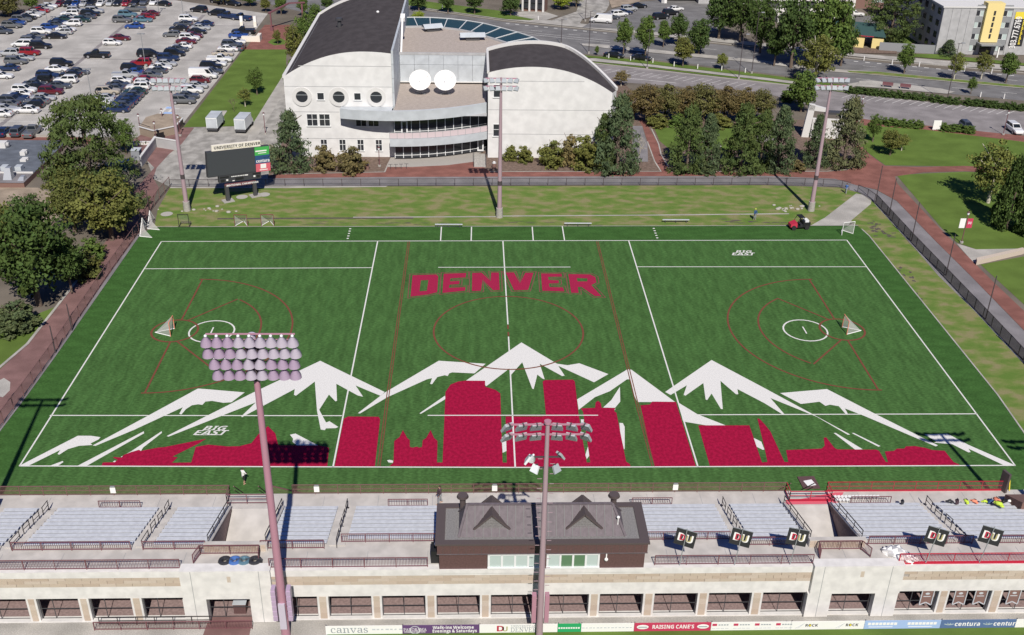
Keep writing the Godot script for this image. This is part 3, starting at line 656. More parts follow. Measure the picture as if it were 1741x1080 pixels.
	part("painted_skyline", MB.new().poly(pv([Vector2(-41.11, 27.12), Vector2(-41.16, 26.51), Vector2(-40, 26.47), Vector2(-39.83, 26.07), Vector2(-40.41, 25.71), Vector2(-40.33, 25.59), Vector2(-39.57, 25.7), Vector2(-39.47, 25.27), Vector2(-38.87, 24.76), Vector2(-38.16, 24.38), Vector2(-37.96, 24.57), Vector2(-36.4, 24.01), Vector2(-35.68, 23.89), Vector2(-31.87, 22.47), Vector2(-32.38, 23.26), Vector2(-34.52, 25.56), Vector2(-33.97, 25.69), Vector2(-34.33, 26.61), Vector2(-32.43, 26.57), Vector2(-32.6, 23.91), Vector2(-31.41, 23.52), Vector2(-29.39, 23.85), Vector2(-28.19, 23.81), Vector2(-27.08, 23.29), Vector2(-26.62, 21.56), Vector2(-25.92, 20.2), Vector2(-24.92, 21.57), Vector2(-24.27, 23.7), Vector2(-20.18, 23.73), Vector2(-19.24, 24), Vector2(-19.03, 24.26), Vector2(-18.83, 27.37)]), 0.031), M.paint_red, turf)
	part("painted_skyline", MB.new().poly(pv([Vector2(-18.12, 27.38), Vector2(-18.13, 18.85), Vector2(-17.7, 18.43), Vector2(-14.45, 18.5), Vector2(-14.24, 19.01), Vector2(-14.11, 27.41)]), 0.031), M.paint_red, turf)
	part("painted_skyline", MB.new().poly(pv([Vector2(-12.67, 27.35), Vector2(-12.31, 26.73), Vector2(-12.49, 22.99), Vector2(-11.99, 22.33), Vector2(-11.71, 21.03), Vector2(-11.17, 22.47), Vector2(-10.88, 22.87), Vector2(-10.82, 24.06), Vector2(-10.51, 24.19), Vector2(-10.14, 24.01), Vector2(-9.83, 24.19), Vector2(-9.57, 24.07), Vector2(-9.55, 22.88), Vector2(-9.21, 22.48), Vector2(-8.8, 21.05), Vector2(-8.39, 22.49), Vector2(-8.01, 23.02), Vector2(-7.95, 26.76), Vector2(-7.4, 26.76), Vector2(-7.42, 13.59), Vector2(-6.88, 12.04), Vector2(-6.05, 11.41), Vector2(-5.21, 11.22), Vector2(-2.99, 11.26), Vector2(-2.98, 12.53), Vector2(-1.87, 13.15), Vector2(-1.31, 13.93), Vector2(-1.36, 26.81), Vector2(-0.94, 26.86), Vector2(-0.85, 18.52), Vector2(3.18, 18.54), Vector2(3.51, 18.25), Vector2(3.55, 11.45), Vector2(3.8, 11.13), Vector2(7.03, 11.04), Vector2(7.21, 11.46), Vector2(7.06, 18.13), Vector2(7.08, 23.26), Vector2(7.13, 26.87), Vector2(7.48, 26.88), Vector2(7.58, 17.7), Vector2(7.4, 16.97), Vector2(8.96, 16.89), Vector2(9.15, 15.79), Vector2(9.43, 15.49), Vector2(9.71, 15.94), Vector2(9.69, 16.89), Vector2(11.16, 16.9), Vector2(11, 17.57), Vector2(11.2, 17.86), Vector2(11.13, 26.78), Vector2(11.46, 27.16), Vector2(11.47, 27.66), Vector2(-0.47, 27.56)]), 0.031), M.paint_red, turf)
	part("painted_skyline", MB.new().poly(pv([Vector2(13.86, 27.68), Vector2(14, 16.41), Vector2(15.08, 16.26), Vector2(15.42, 15.67), Vector2(18.05, 15.74), Vector2(18.07, 27.66)]), 0.031), M.paint_red, turf)
	part("painted_skyline", MB.new().poly(pv([Vector2(19.49, 27.7), Vector2(19.67, 20.33), Vector2(25.17, 20.36), Vector2(24.93, 27.01), Vector2(25.19, 26.96), Vector2(25.5, 26.93), Vector2(25.79, 24.48), Vector2(26.34, 19.04), Vector2(26.57, 19.16), Vector2(26.85, 20.12), Vector2(27.15, 21.52), Vector2(27.25, 26.94), Vector2(27.63, 26.95), Vector2(27.94, 24.89), Vector2(31.74, 24.65), Vector2(32.2, 24.13), Vector2(32.51, 22.71), Vector2(32.8, 22.65), Vector2(33.1, 24.53), Vector2(33.33, 24.8), Vector2(37.36, 24.88), Vector2(37.6, 25.09), Vector2(37.63, 27.02), Vector2(37.86, 27.03), Vector2(38.15, 25.22), Vector2(39.16, 25.1), Vector2(39.61, 24.71), Vector2(40.39, 24.71), Vector2(40.69, 24.32), Vector2(41.65, 24.27), Vector2(42.63, 24.6), Vector2(43.26, 25), Vector2(44.46, 25.14), Vector2(44.61, 27.08), Vector2(45.05, 27.51), Vector2(44.87, 27.76)]), 0.031), M.paint_red, turf)
	part("painted_letter", MB.new().poly(pv([Vector2(-12.6, -15.88), Vector2(-9.35, -16.12), Vector2(-9.09, -15.52), Vector2(-9.09, -10.8), Vector2(-10.23, -10.15), Vector2(-10.47, -11.22), Vector2(-10.39, -14.39), Vector2(-11.39, -14.3), Vector2(-11.44, -11.09), Vector2(-10.47, -11.22), Vector2(-10.21, -10.13), Vector2(-12.53, -9.51)]), 0.030), M.letter_red, turf)
	part("letter_outline", MB.new().ribbon(pv([Vector2(-12.95, -16.19), Vector2(-9.14, -16.47), Vector2(-8.75, -15.6), Vector2(-8.75, -10.6), Vector2(-10.1, -9.84), Vector2(-12.86, -9.06), Vector2(-12.95, -16.19)]), 0.12, 0.030), M.letter_edge, turf)
	part("painted_letter", MB.new().poly(pv([Vector2(-8.39, -16.35), Vector2(-5.32, -16.59), Vector2(-5.37, -15.22), Vector2(-7.41, -14.9), Vector2(-7.49, -14), Vector2(-6.2, -14.18), Vector2(-6.23, -13.2), Vector2(-7.53, -12.98), Vector2(-7.59, -12.1), Vector2(-5.39, -12.32), Vector2(-5.42, -11.24), Vector2(-8.4, -10.58)]), 0.030), M.letter_red, turf)
	part("letter_outline", MB.new().ribbon(pv([Vector2(-8.73, -16.67), Vector2(-4.97, -16.96), Vector2(-5.04, -14.93), Vector2(-7.1, -14.6), Vector2(-7.12, -14.39), Vector2(-5.85, -14.57), Vector2(-5.9, -12.91), Vector2(-7.21, -12.69), Vector2(-7.23, -12.48), Vector2(-5.04, -12.7), Vector2(-5.09, -10.96), Vector2(-8.74, -10.16), Vector2(-8.73, -16.67)]), 0.12, 0.030), M.letter_edge, turf)
	part("painted_letter", MB.new().poly(pv([Vector2(-4.51, -16.6), Vector2(-3.19, -16.7), Vector2(-2.01, -14.11), Vector2(-1.93, -16.75), Vector2(-0.85, -16.75), Vector2(-0.86, -11.46), Vector2(-1.75, -11.38), Vector2(-3.1, -14.55), Vector2(-3.32, -11.24), Vector2(-4.54, -11.11)]), 0.030), M.letter_red, turf)
	part("letter_outline", MB.new().ribbon(pv([Vector2(-4.85, -16.91), Vector2(-2.98, -17.05), Vector2(-2.07, -14.41), Vector2(-2.26, -17.09), Vector2(-0.51, -17.09), Vector2(-0.52, -11.16), Vector2(-1.96, -11.01), Vector2(-3.05, -14.24), Vector2(-3, -10.93), Vector2(-4.88, -10.73), Vector2(-4.85, -16.91)]), 0.12, 0.030), M.letter_edge, turf)
	part("painted_letter", MB.new().poly(pv([Vector2(0.06, -16.75), Vector2(1.22, -16.79), Vector2(1.9, -13.47), Vector2(2.75, -16.71), Vector2(3.88, -16.71), Vector2(2.92, -11.48), Vector2(1.04, -11.38)]), 0.030), M.letter_red, turf)
	part("letter_outline", MB.new().ribbon(pv([Vector2(-0.35, -17.08), Vector2(1.5, -17.14), Vector2(1.91, -13.78), Vector2(2.48, -17.05), Vector2(4.28, -17.05), Vector2(3.2, -11.15), Vector2(0.76, -11.03), Vector2(-0.35, -17.08)]), 0.12, 0.030), M.letter_edge, turf)
	part("painted_letter", MB.new().poly(pv([Vector2(4.9, -16.5), Vector2(7.71, -16.42), Vector2(7.7, -15.5), Vector2(5.81, -15.4), Vector2(5.82, -14.49), Vector2(7.16, -14.36), Vector2(7.15, -13.47), Vector2(5.79, -13.37), Vector2(5.83, -12.36), Vector2(7.61, -12.27), Vector2(7.71, -11.05), Vector2(4.77, -11.26)]), 0.030), M.letter_red, turf)
	part("letter_outline", MB.new().ribbon(pv([Vector2(4.57, -16.85), Vector2(8.05, -16.75), Vector2(8.04, -15.17), Vector2(6.15, -15.08), Vector2(6.16, -14.8), Vector2(7.5, -14.67), Vector2(7.49, -13.15), Vector2(6.14, -13.06), Vector2(6.15, -12.68), Vector2(7.92, -12.6), Vector2(8.09, -10.69), Vector2(4.42, -10.95), Vector2(4.57, -16.85)]), 0.12, 0.030), M.letter_edge, turf)
	part("painted_letter", MB.new().poly(pv([Vector2(8.62, -16.33), Vector2(11.66, -16.2), Vector2(12.26, -15.42), Vector2(12.22, -13.71), Vector2(11.45, -12.95), Vector2(11.01, -14.06), Vector2(11.14, -14.96), Vector2(9.69, -15.05), Vector2(9.69, -14.06), Vector2(11.01, -14.06), Vector2(11.47, -12.93), Vector2(12.5, -9.69), Vector2(11.62, -9.69), Vector2(10.1, -12.37), Vector2(9.6, -12.37), Vector2(9.55, -10.63), Vector2(8.57, -10.71)]), 0.030), M.letter_red, turf)
	part("letter_outline", MB.new().ribbon(pv([Vector2(8.28, -16.68), Vector2(11.84, -16.53), Vector2(12.6, -15.54), Vector2(12.56, -13.56), Vector2(11.84, -12.85), Vector2(12.97, -9.35), Vector2(11.42, -9.35), Vector2(9.9, -12.03), Vector2(9.93, -12.03), Vector2(9.88, -10.26), Vector2(8.23, -10.4), Vector2(8.28, -16.68)]), 0.12, 0.030), M.letter_edge, turf)
	# lines
	for q in [[Vector2(-49.07, -26.67), Vector2(50.78, -27.88)], [Vector2(-49.11, 27.03), Vector2(-0.12, 27.66)], [Vector2(-0.12, 27.66), Vector2(50.69, 27.71)], [Vector2(-49.07, -26.67), Vector2(-49.11, 27.03)], [Vector2(50.78, -27.88), Vector2(50.69, 27.71)], [Vector2(-0.06, -27.32), Vector2(-0.03, -2.02)], [Vector2(-0.04, 1.1), Vector2(-0.12, 27.66)], [Vector2(-18.2, -27.09), Vector2(-18.26, 27.46)], [Vector2(18.35, -27.45), Vector2(18.26, 27.75)], [Vector2(-48.97, -17.68), Vector2(-18.29, -18.18)], [Vector2(18.37, -18.63), Vector2(50.69, -18.78)], [Vector2(-9.19, -18.32), Vector2(9.1, -18.5)], [Vector2(-49.3, 18.07), Vector2(-18.39, 18.29)], [Vector2(-9.22, 18.28), Vector2(9.15, 18.35)], [Vector2(19.83, 18.32), Vector2(50.73, 18.29)], [Vector2(-9.12, -27.25), Vector2(-9.13, -32.26)], [Vector2(-4.68, -27.29), Vector2(-4.64, -32.29)], [Vector2(4.37, -27.35), Vector2(4.45, -32.37)], [Vector2(8.95, -27.38), Vector2(8.99, -32.63)], [Vector2(-36.21, -1.27), Vector2(-36.23, 0.5)], [Vector2(36.91, -1.42), Vector2(36.94, 0.34)]]:
		part("white_line", MB.new().ribbon(pv(q), 0.16, 0.036), M.paint_white, turf)
	for q in [[Vector2(-22.61, -27.68), Vector2(-22.61, -32.04)], [Vector2(22.71, -28.21), Vector2(22.71, -32.52)]]:
		d = MB.new()
		for j in 5:
			var p: Vector2 = q[0].lerp(q[1], (j + 0.3) / 5.0)
			d.poly(pv([p + Vector2(-0.15, -0.15), p + Vector2(0.15, -0.15), p + Vector2(0.15, 0.15), p + Vector2(-0.15, 0.15)]), 0.036)
		part("dotted_line", d, M.paint_white, turf)
	for c in [Vector2(-36.2, -0.25), Vector2(37.0, -0.5)]:
		part("face_off_ring", ring(c, 2.7, 0.2, 0.036, 0, TAU), M.paint_white, turf)
	for c in [Vector2(-40.7, -0.4), Vector2(41.7, -0.7)]:
		part("crease_ring", ring(c, 2.75, 0.26, 0.04, 0, TAU), M.line_red, turf)
	part("centre_circle", ring(Vector2(0.0, -0.4), 9.2, 0.22, 0.04, 0, TAU), M.line_red, turf)
	for s in [-1.0, 1.0]:
		var c := Vector2(-40.7, -0.4) if s < 0 else Vector2(41.7, -0.7)
		var a0 := 0.0 if s < 0 else PI
		part("outer_arc", ring(c, 14.1, 0.22, 0.04, a0 - PI / 2 - 0.015, a0 + PI / 2 + 0.015), M.line_red, turf)
		part("inner_arc", ring(c, 10.3, 0.22, 0.04, a0 - 0.92, a0 + 0.96), M.line_red, turf)
		for k in [-1.0, 1.0]:
			part("fan_line", MB.new().ribbon(pv([c + Vector2(-s * 0.15, 2.8 * k), c + Vector2(s * -0.2, 14.2 * k)]), 0.22, 0.042), M.line_red, turf)
			part("fan_line", MB.new().ribbon(pv([c + Vector2(-s * 0.9, 2.6 * k), c + Vector2(-s * 6.0, 8.4 * k)]), 0.22, 0.042), M.line_red, turf)
	for q in [[Vector2(-13.69, -26.91), Vector2(-13.76, 13.69)], [Vector2(-13.76, 13.69), Vector2(-13.72, 27.4)], [Vector2(13.7, -27.1), Vector2(13.67, 14.66)], [Vector2(13.67, 14.66), Vector2(13.77, 27.62)]]:
		for o in [-0.12, 0.12]:
			part("red_line", MB.new().ribbon(pv([q[0] + Vector2(o, 0), q[1] + Vector2(o, 0)]), 0.11, 0.043), M.line_red, turf)
	part("red_tick", MB.new().ribbon(pv([Vector2(-0.04, -1.87), Vector2(-0.04, -0.81)]), 0.2, 0.036), M.line_red, turf)
	part("red_tick", MB.new().ribbon(pv([Vector2(-0.04, -0.07), Vector2(-0.04, 0.96)]), 0.2, 0.036), M.line_red, turf)
	for q in [[Vector2(32.77, -22.76), 0.62, 1.0], [Vector2(-33.1, 21.55), 0.62, 1.02]]:
		var p := Vector3(q[0].x, 0.03, q[0].y)
		var b: Basis = Basis(Vector3(1, 0, 0), Vector3(0.42, 0, -1), Vector3(0, 0.05, 0)) * q[2]
		words("conference_mark", "BIG", 0.8, M.paint_white, turf, Transform3D(b, p + Vector3(1.75, 0, -1.0)), 1.3)
		words("conference_mark", "EAST", 0.85, M.paint_white, turf, Transform3D(b, p + Vector3(1.45, 0, -0.18)), 1.3)
		part("conference_underline", MB.new().ribbon(pv([q[0] + Vector2(-0.1, 0.22), q[0] + Vector2(2.7, 0.22)]), 0.1, 0.036), M.paint_white, turf)

func ring(c: Vector2, r: float, w: float, y: float, a0: float, a1: float) -> MB:
	var d := MB.new()
	var k := maxi(12, int(absf(a1 - a0) * r * 1.6))
	for j in k:
		var p := Vector2.from_angle(lerpf(a0, a1, float(j) / k))
		var q := Vector2.from_angle(lerpf(a0, a1, (j + 1.0) / k))
		var i := d.v.size()
		for s in [c + p * (r - w / 2), c + q * (r - w / 2), c + q * (r + w / 2), c + p * (r + w / 2)]:
			d.put(Vector3(s.x, y, s.y), Vector3.UP, s)
		d.ix.append_array(PackedInt32Array([i, i + 2, i + 1, i, i + 3, i + 2]))
	return d

func arch(x: float, x0: float, y0: float, xp: float, yp: float, x1: float, y1: float) -> float:  # a low vault: quarter arcs either side of its crown
	var t := (xp - x) / (xp - x0) if x < xp else (x - xp) / (x1 - xp)
	var e := y0 if x < xp else y1
	return e + (yp - e) * (1.0 - pow(clampf(t, 0, 1), 2.1))

func campus_building() -> void:
	var b := thing("campus_building", "white campus building with two dark vaulted roofs and a curved glass middle", "building")
	var zf := -62.6
	# left wing: front wall under the vault
	var n := 28
	var d := MB.new()
	var top: Array[Vector2] = []
	for j in n + 1:
		var x := lerpf(-36.2, -18.1, float(j) / n)
		top.append(Vector2(x, arch(x, -36.2, 14.0, -22.6, 18.35, -16.0, 17.7)))
	var walls := MB.new()
	for j in n:
		walls.quad(Vector3(top[j].x, 0, zf), Vector3(top[j + 1].x, 0, zf), Vector3(top[j + 1].x, top[j + 1].y, zf), Vector3(top[j].x, top[j].y, zf))
	walls.quad(Vector3(-36.2, 0, -109), Vector3(-36.2, 0, zf), Vector3(-36.2, 14.0, zf), Vector3(-36.2, 14.0, -109))
	part("left_wing_wall", walls, M.stucco, b)
	d = MB.new()
	for j in n:
		var a := top[j] - Vector2(0, 0.12)
		var e := top[j + 1] - Vector2(0, 0.12)
		var i := d.v.size()
		var m := Vector3(-(e.y - a.y), e.x - a.x, 0).normalized()
		for q in [Vector3(a.x, a.y, zf - 0.25), Vector3(e.x, e.y, zf - 0.25), Vector3(e.x, e.y, -108.8), Vector3(a.x, a.y, -108.8)]:
			d.put(q, m, Vector2(q.x, q.z))
		d.ix.append_array(PackedInt32Array([i, i + 2, i + 1, i, i + 3, i + 2]))
	var roof := part("left_wing_roof", d, M.membrane, b)
	d = MB.new()
	for j in n:
		d.bar(Vector3(top[j].x, top[j].y + 0.02, -108.8), Vector3(top[j + 1].x, top[j + 1].y + 0.02, -108.8), 0.5, 0.6)
	d.bar(Vector3(-36.1, 14.02, zf - 0.1), Vector3(-36.1, 14.02, -108.9), 0.55, 0.5)
	part("parapet", d, M.cap_white, roof)
	part("gutter", MB.new().bar(Vector3(-35.2, 14.45, zf - 1.5), Vector3(-35.2, 14.45, -100), 0.12), M.steel_grey, roof)
	part("roof_vent", MB.new().tube(Vector3(-29, 16.4, -84), Vector3(-29, 18.6, -84), 0.45, 0.35).tube(Vector3(-29, 18.6, -84), Vector3(-29, 19.0, -84), 0.7, 0.6), M.steel_dark, roof)
	for q in [Vector3(-22.6, 18.4, -92), Vector3(-33.2, 15.3, -95), Vector3(-27.6, 17.2, -84.5)]:
		part("roof_drain", MB.new().ball(q, Vector3(0.3, 0.25, 0.3), 8, 5), M.white_paint, roof)
	# the wing's tall east wall, clad in grey panels
	d = MB.new()
	for j in 14:
		for k in 5:
			var z0 := zf - 0.2 - j * 3.3
			var y0 := 0.0 if k == 0 else 8.9 + (k - 1) * 2.45
			var y1 := 8.9 + k * 2.45 - 0.04
			part("wall_panel", MB.new().span(-18.1, -17.75, y0 + 0.02, minf(y1, 18.5), z0 - 3.27, z0), M.panel, b)
	part("ladder", MB.new().bar(Vector3(-17.4, 14.4, -77.6), Vector3(-17.4, 19.2, -84), 0.3).bar(Vector3(-17.4, 18.8, -84.0), Vector3(-17.4, 19.3, -85.2), 0.8), M.white_paint, b)
	# joint lines and round windows
	for q in [[15.9, -33.6, -18.15], [12.4, -36.15, -18.15], [8.0, -36.15, -27.2], [3.3, -36.15, -18.15]]:
		part("joint", MB.new().span(q[1], q[2], q[0] - 0.05, q[0] + 0.05, zf, zf + 0.012), M.panel_grey, b)
	for x in [-33.35, -27.15, -20.85]:
		var w := part("round_window", ring_wall(Vector3(x, 10.65, zf), 1.0, 1.65, 0.16), M.cap_white, b)
		part("pane", MB.new().disc(Vector3(x, 10.65, zf + 0.03), Vector3.BACK, 1.02, 28), M.glass_dark, w)
		part("glazing_bar", MB.new().span(x - 1.0, x + 1.0, 10.9, 10.98, zf + 0.03, zf + 0.08), M.frame_grey, w)
	for x in [-30.2, -24.0]:
		window(b, x, 10.75, zf, 1.15, 1.15, 1, 1)
	for x in [-31.9, -29.8, -23.6, -21.5]:
		window(b, x, 6.6, zf, 1.8, 2.05, 2, 2)
	for x in [-30.2, -27.0, -23.9, -20.75]:
		window(b, x, 2.15, zf, 1.1, 1.95, 2, 2)
	# right wing
	top.clear()
	var back: Array[Vector3] = []
	for j in n + 1:
		var x := lerpf(-1.9, 19.3, float(j) / n)
		top.append(Vector2(x, arch(x, -4.5, 14.1, 5.6, 16.05, 19.3, 11.7)))
		var u := float(j) / n
		back.append(Vector3(x + 0.9 * u, top[j].y, -77.3 - 1.9 * sin(u * 2.4) + 14.2 * pow(maxf(0, u - 0.62) / 0.38, 1.6)))
	walls = MB.new()
	d = MB.new()
	for j in n:
		walls.quad(Vector3(top[j].x, 0, zf), Vector3(top[j + 1].x, 0, zf), Vector3(top[j + 1].x, top[j + 1].y, zf), Vector3(top[j].x, top[j].y, zf))
		walls.quad(Vector3(back[j + 1].x, 0, back[j + 1].z), Vector3(back[j].x, 0, back[j].z), back[j], back[j + 1])
		var i := d.v.size()
		var m := Vector3(-(top[j + 1].y - top[j].y), top[j + 1].x - top[j].x, 0).normalized()
		for q in [Vector3(top[j].x, top[j].y - 0.1, zf - 0.2), Vector3(top[j + 1].x, top[j + 1].y - 0.1, zf - 0.2), back[j + 1] - Vector3(0, 0.1, 0), back[j] - Vector3(0, 0.1, 0)]:
			d.put(q, m, Vector2(q.x, q.z))
		d.ix.append_array(PackedInt32Array([i, i + 2, i + 1, i, i + 3, i + 2]))
	walls.quad(Vector3(-1.9, 0, -77.3), Vector3(-1.9, 0, zf), Vector3(-1.9, top[0].y, zf), Vector3(-1.9, top[0].y, -77.3))
	walls.quad(Vector3(19.3, 0, zf), Vector3(back[n].x, 0, back[n].z), back[n], Vector3(19.3, 11.7, zf))
	part("right_wing_wall", walls, M.stucco, b)
	roof = part("right_wing_roof", d, M.membrane, b)
	d = MB.new()
	for j in n:
		d.bar(back[j] + Vector3(0, 0.15, 0), back[j + 1] + Vector3(0, 0.15, 0), 0.45, 0.6)
	d.bar(Vector3(-1.9, top[0].y + 0.1, zf), Vector3(-1.9, top[0].y + 0.1, -77.3), 0.4, 0.5)
	part("parapet", d, M.cap_white, roof)
	for q in [[13.6, -1.85, 14.4], [8.6, -1.85, 19.2], [4.3, -1.85, 19.2]]:
		part("joint", MB.new().span(q[1], q[2], q[0] - 0.05, q[0] + 0.05, zf, zf + 0.012), M.panel_grey, b)
	for y in [11.9, 5.0]:
		window(b, -0.4, y, zf, 1.15, 2.1, 1, 2)
	# middle: upper flat roof with a curved glass edge
	var rim: Array[Vector2] = [Vector2(-17.8, -97.5), Vector2(-15.4, -97.9), Vector2(-12.9, -97.8), Vector2(-10.2, -97.0), Vector2(-7.3, -95.6), Vector2(-5.0, -93.8), Vector2(-2.7, -91.0), Vector2(-0.5, -88.4), Vector2(1.7, -85.6), Vector2(3.2, -82.6), Vector2(4.2, -80.2)]
	var p := PackedVector2Array([Vector2(-17.8, -77.6), Vector2(-1.95, -77.6), Vector2(4.2, -79.0)])
	for j in rim.size():
		p.append(rim[rim.size() - 1 - j])
	part("upper_roof", MB.new().poly(p, 14.2), M.gravel, b)
	d = MB.new()
	d.span(-17.75, -1.95, 14.1, 14.5, -77.6, -77.2)
	for j in rim.size() - 1:
		d.bar(Vector3(rim[j].x, 14.3, rim[j].y), Vector3(rim[j + 1].x, 14.3, rim[j + 1].y), 0.45, 0.4)
	part("roof_edge", d, M.panel_grey, b)
	for j in rim.size() - 1:
		var o0 := (rim[j] - Vector2(-12, -80)).normalized()
		var o1 := (rim[j + 1] - Vector2(-12, -80)).normalized()
		var a0 := Vector3(rim[j].x + o0.x * 0.3, 14.4, rim[j].y + o0.y * 0.3)
		var a1 := Vector3(rim[j + 1].x + o1.x * 0.3, 14.4, rim[j + 1].y + o1.y * 0.3)
		var e0 := Vector3(rim[j].x + o0.x * 5.6, 14.9, rim[j].y + o0.y * 5.6)
		var e1 := Vector3(rim[j + 1].x + o1.x * 5.6, 14.9, rim[j + 1].y + o1.y * 5.6)
		var g := part("roof_glazing", MB.new().quad(a1, a0, e0, e1), M.glass_green, b)
		part("glazing_bar", MB.new().bar(a0 + Vector3(0, 0.04, 0), e0 + Vector3(0, 0.04, 0), 0.12).bar(e0 + Vector3(0, 0.04, 0), e1 + Vector3(0, 0.04, 0), 0.12), M.frame_white, g)
		part("drum_wall", MB.new().quad(Vector3(e1.x, 0, e1.z), Vector3(e0.x, 0, e0.z), e0, e1), M.panel, g)
	for q in [[-12.4, -95.2, 0.35, 1.9], [-4.6, -88.4, 0.1, 2.4]]:
		var hood := Node3D.new()
		hood.name = "roof_hood"
		b.add_child(hood, true)
		hood.position = Vector3(q[0], 14.2, q[1])
		hood.rotation.y = q[2]
		part("curb", MB.new().span(-1.3, 1.3, 0, 0.7, -0.8, 0.8), M.steel_dark, hood)
		part("cover", MB.new().quad(Vector3(-q[3], 0.75, 1.1), Vector3(q[3], 0.75, 1.1), Vector3(q[3], 1.35, 0), Vector3(-q[3], 1.35, 0)).quad(Vector3(q[3], 0.75, -1.1), Vector3(-q[3], 0.75, -1.1), Vector3(-q[3], 1.35, 0), Vector3(q[3], 1.35, 0)).span(-q[3], q[3], 0.66, 0.75, -1.1, 1.1), M.panel, hood)
	# panelled wall above the lower roof
	for j in 6:
		for k in 2:
			part("wall_panel", MB.new().span(-17.7 + j * 2.63, -15.11 + j * 2.63, [9.3, 12.35][k], [12.3, 14.1][k], -77.55, -77.25), M.panel, b)
	part("sill", MB.new().span(-17.7, -1.95, 9.15, 9.3, -77.5, -76.9), M.cap_white, b)
	# lower roof, its curved fascia, two glazed storeys
	var fas: Array[Vector2] = []
	for j in 23:
		var x := lerpf(-26.9, -2.1, j / 22.0)
		fas.append(Vector2(x, -59.6 - 0.0185 * pow(x + 18.6, 2) + 0.0008 * pow(minf(0, x + 18.6), 2)))
	p = PackedVector2Array([Vector2(-17.75, -77.3), Vector2(-2.0, -77.3)])
	for j in 23:
		if fas[22 - j].x > -18.2:
			p.append(fas[22 - j])
	part("lower_roof", MB.new().poly(p, 8.85), M.gravel, b)
	d = MB.new()
	for j in 22:
		var a := fas[j]
		var e := fas[j + 1]
		var f := part("fascia_panel", MB.new().quad(Vector3(a.x, 7.45, a.y), Vector3(e.x, 7.45, e.y), Vector3(e.x, 9.15, e.y), Vector3(a.x, 9.15, a.y)).quad(Vector3(a.x, 9.15, a.y), Vector3(e.x, 9.15, e.y), Vector3(e.x, 9.15, minf(e.y - 0.5, -60.0)), Vector3(a.x, 9.15, minf(a.y - 0.5, -60.0))), M.panel, b)
		d.quad(Vector3(a.x, 7.45, zf), Vector3(e.x, 7.45, zf), Vector3(e.x, 7.45, e.y), Vector3(a.x, 7.45, a.y))
		f.name = "fascia_panel"
	part("soffit", d, M.panel_grey, b)
	part("soffit_roof", MB.new().poly(pv([Vector2(-26.9, -62.55), Vector2(-18.0, -62.55), Vector2(-18.2, -60.1), Vector2(-22.0, -60.2), Vector2(-26.7, -61.2)]), 9.0), M.panel, b)
	for storey in 2:
		var y0 := 4.35 if storey else 0.3
		var y1 := 7.4 if storey else 3.0
		for j in 11:
			var x0 := -17.9 + j * 1.44
			var x1 := x0 + 1.44
			var za := -61.3 - 0.0185 * pow(x0 + 18.2, 2) - storey * 0.6
			var zb := -61.3 - 0.0185 * pow(x1 + 18.2, 2) - storey * 0.6
			var g := part("window", MB.new().quad(Vector3(x0, y0, za), Vector3(x1, y0, zb), Vector3(x1, y1, zb), Vector3(x0, y1, za)), M.glass_dark, b)
			part("mullion", MB.new().bar(Vector3(x0, y0, za + 0.06), Vector3(x0, y1, za + 0.06), 0.11).bar(Vector3(x0, y0 + 0.5, za + 0.05), Vector3(x1, y0 + 0.5, zb + 0.05), 0.08).bar(Vector3(x0, y1 - 0.4, za + 0.05), Vector3(x1, y1 - 0.4, zb + 0.05), 0.07), M.frame_white, g)
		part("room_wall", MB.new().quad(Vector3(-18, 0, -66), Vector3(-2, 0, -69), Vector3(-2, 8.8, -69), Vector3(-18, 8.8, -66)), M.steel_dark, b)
	part("door", MB.new().span(-16.75, -15.65, 4.35, 6.9, -62.0, -61.78), M.frame_white, b)
	part("door", MB.new().span(-3.7, -2.6, 0.35, 2.9, -65.5, -64.9), M.frame_white, b)
	for q in [[-16.2, 5.7, -61.76], [-3.15, 1.7, -64.88]]:
		part("door_glass", MB.new().span(q[0] - 0.32, q[0] + 0.32, q[1] - 1.0, q[1] + 0.9, q[2], q[2] + 0.03), M.glass_dark, b)
	var slab := PackedVector2Array()
	for j in 14:
		var x := lerpf(-18.6, -1.9, j / 13.0)
		slab.append(Vector2(x, -59.55 - 0.0175 * pow(x + 17.6, 2)))
	var s2 := slab.duplicate()
	s2.append(Vector2(-1.9, -68.0))
	s2.append(Vector2(-18.6, -64.0))
	part("balcony_slab", MB.new().prism(s2, 2.95, 4.3), M.panel, b)
	for j in 13:
		var a := slab[j] + Vector2(0, -0.15)
		var e := slab[j + 1] + Vector2(0, -0.15)
		var g := part("balcony_glass", MB.new().quad(Vector3(a.x, 4.35, a.y), Vector3(e.x, 4.35, e.y), Vector3(e.x, 5.35, e.y), Vector3(a.x, 5.35, a.y)), M.glass_pink, b)
		part("rail", MB.new().bar(Vector3(a.x, 5.38, a.y), Vector3(e.x, 5.38, e.y), 0.07).bar(Vector3(a.x, 4.3, a.y + 0.04), Vector3(a.x, 5.4, a.y + 0.04), 0.06), M.frame_grey, g)
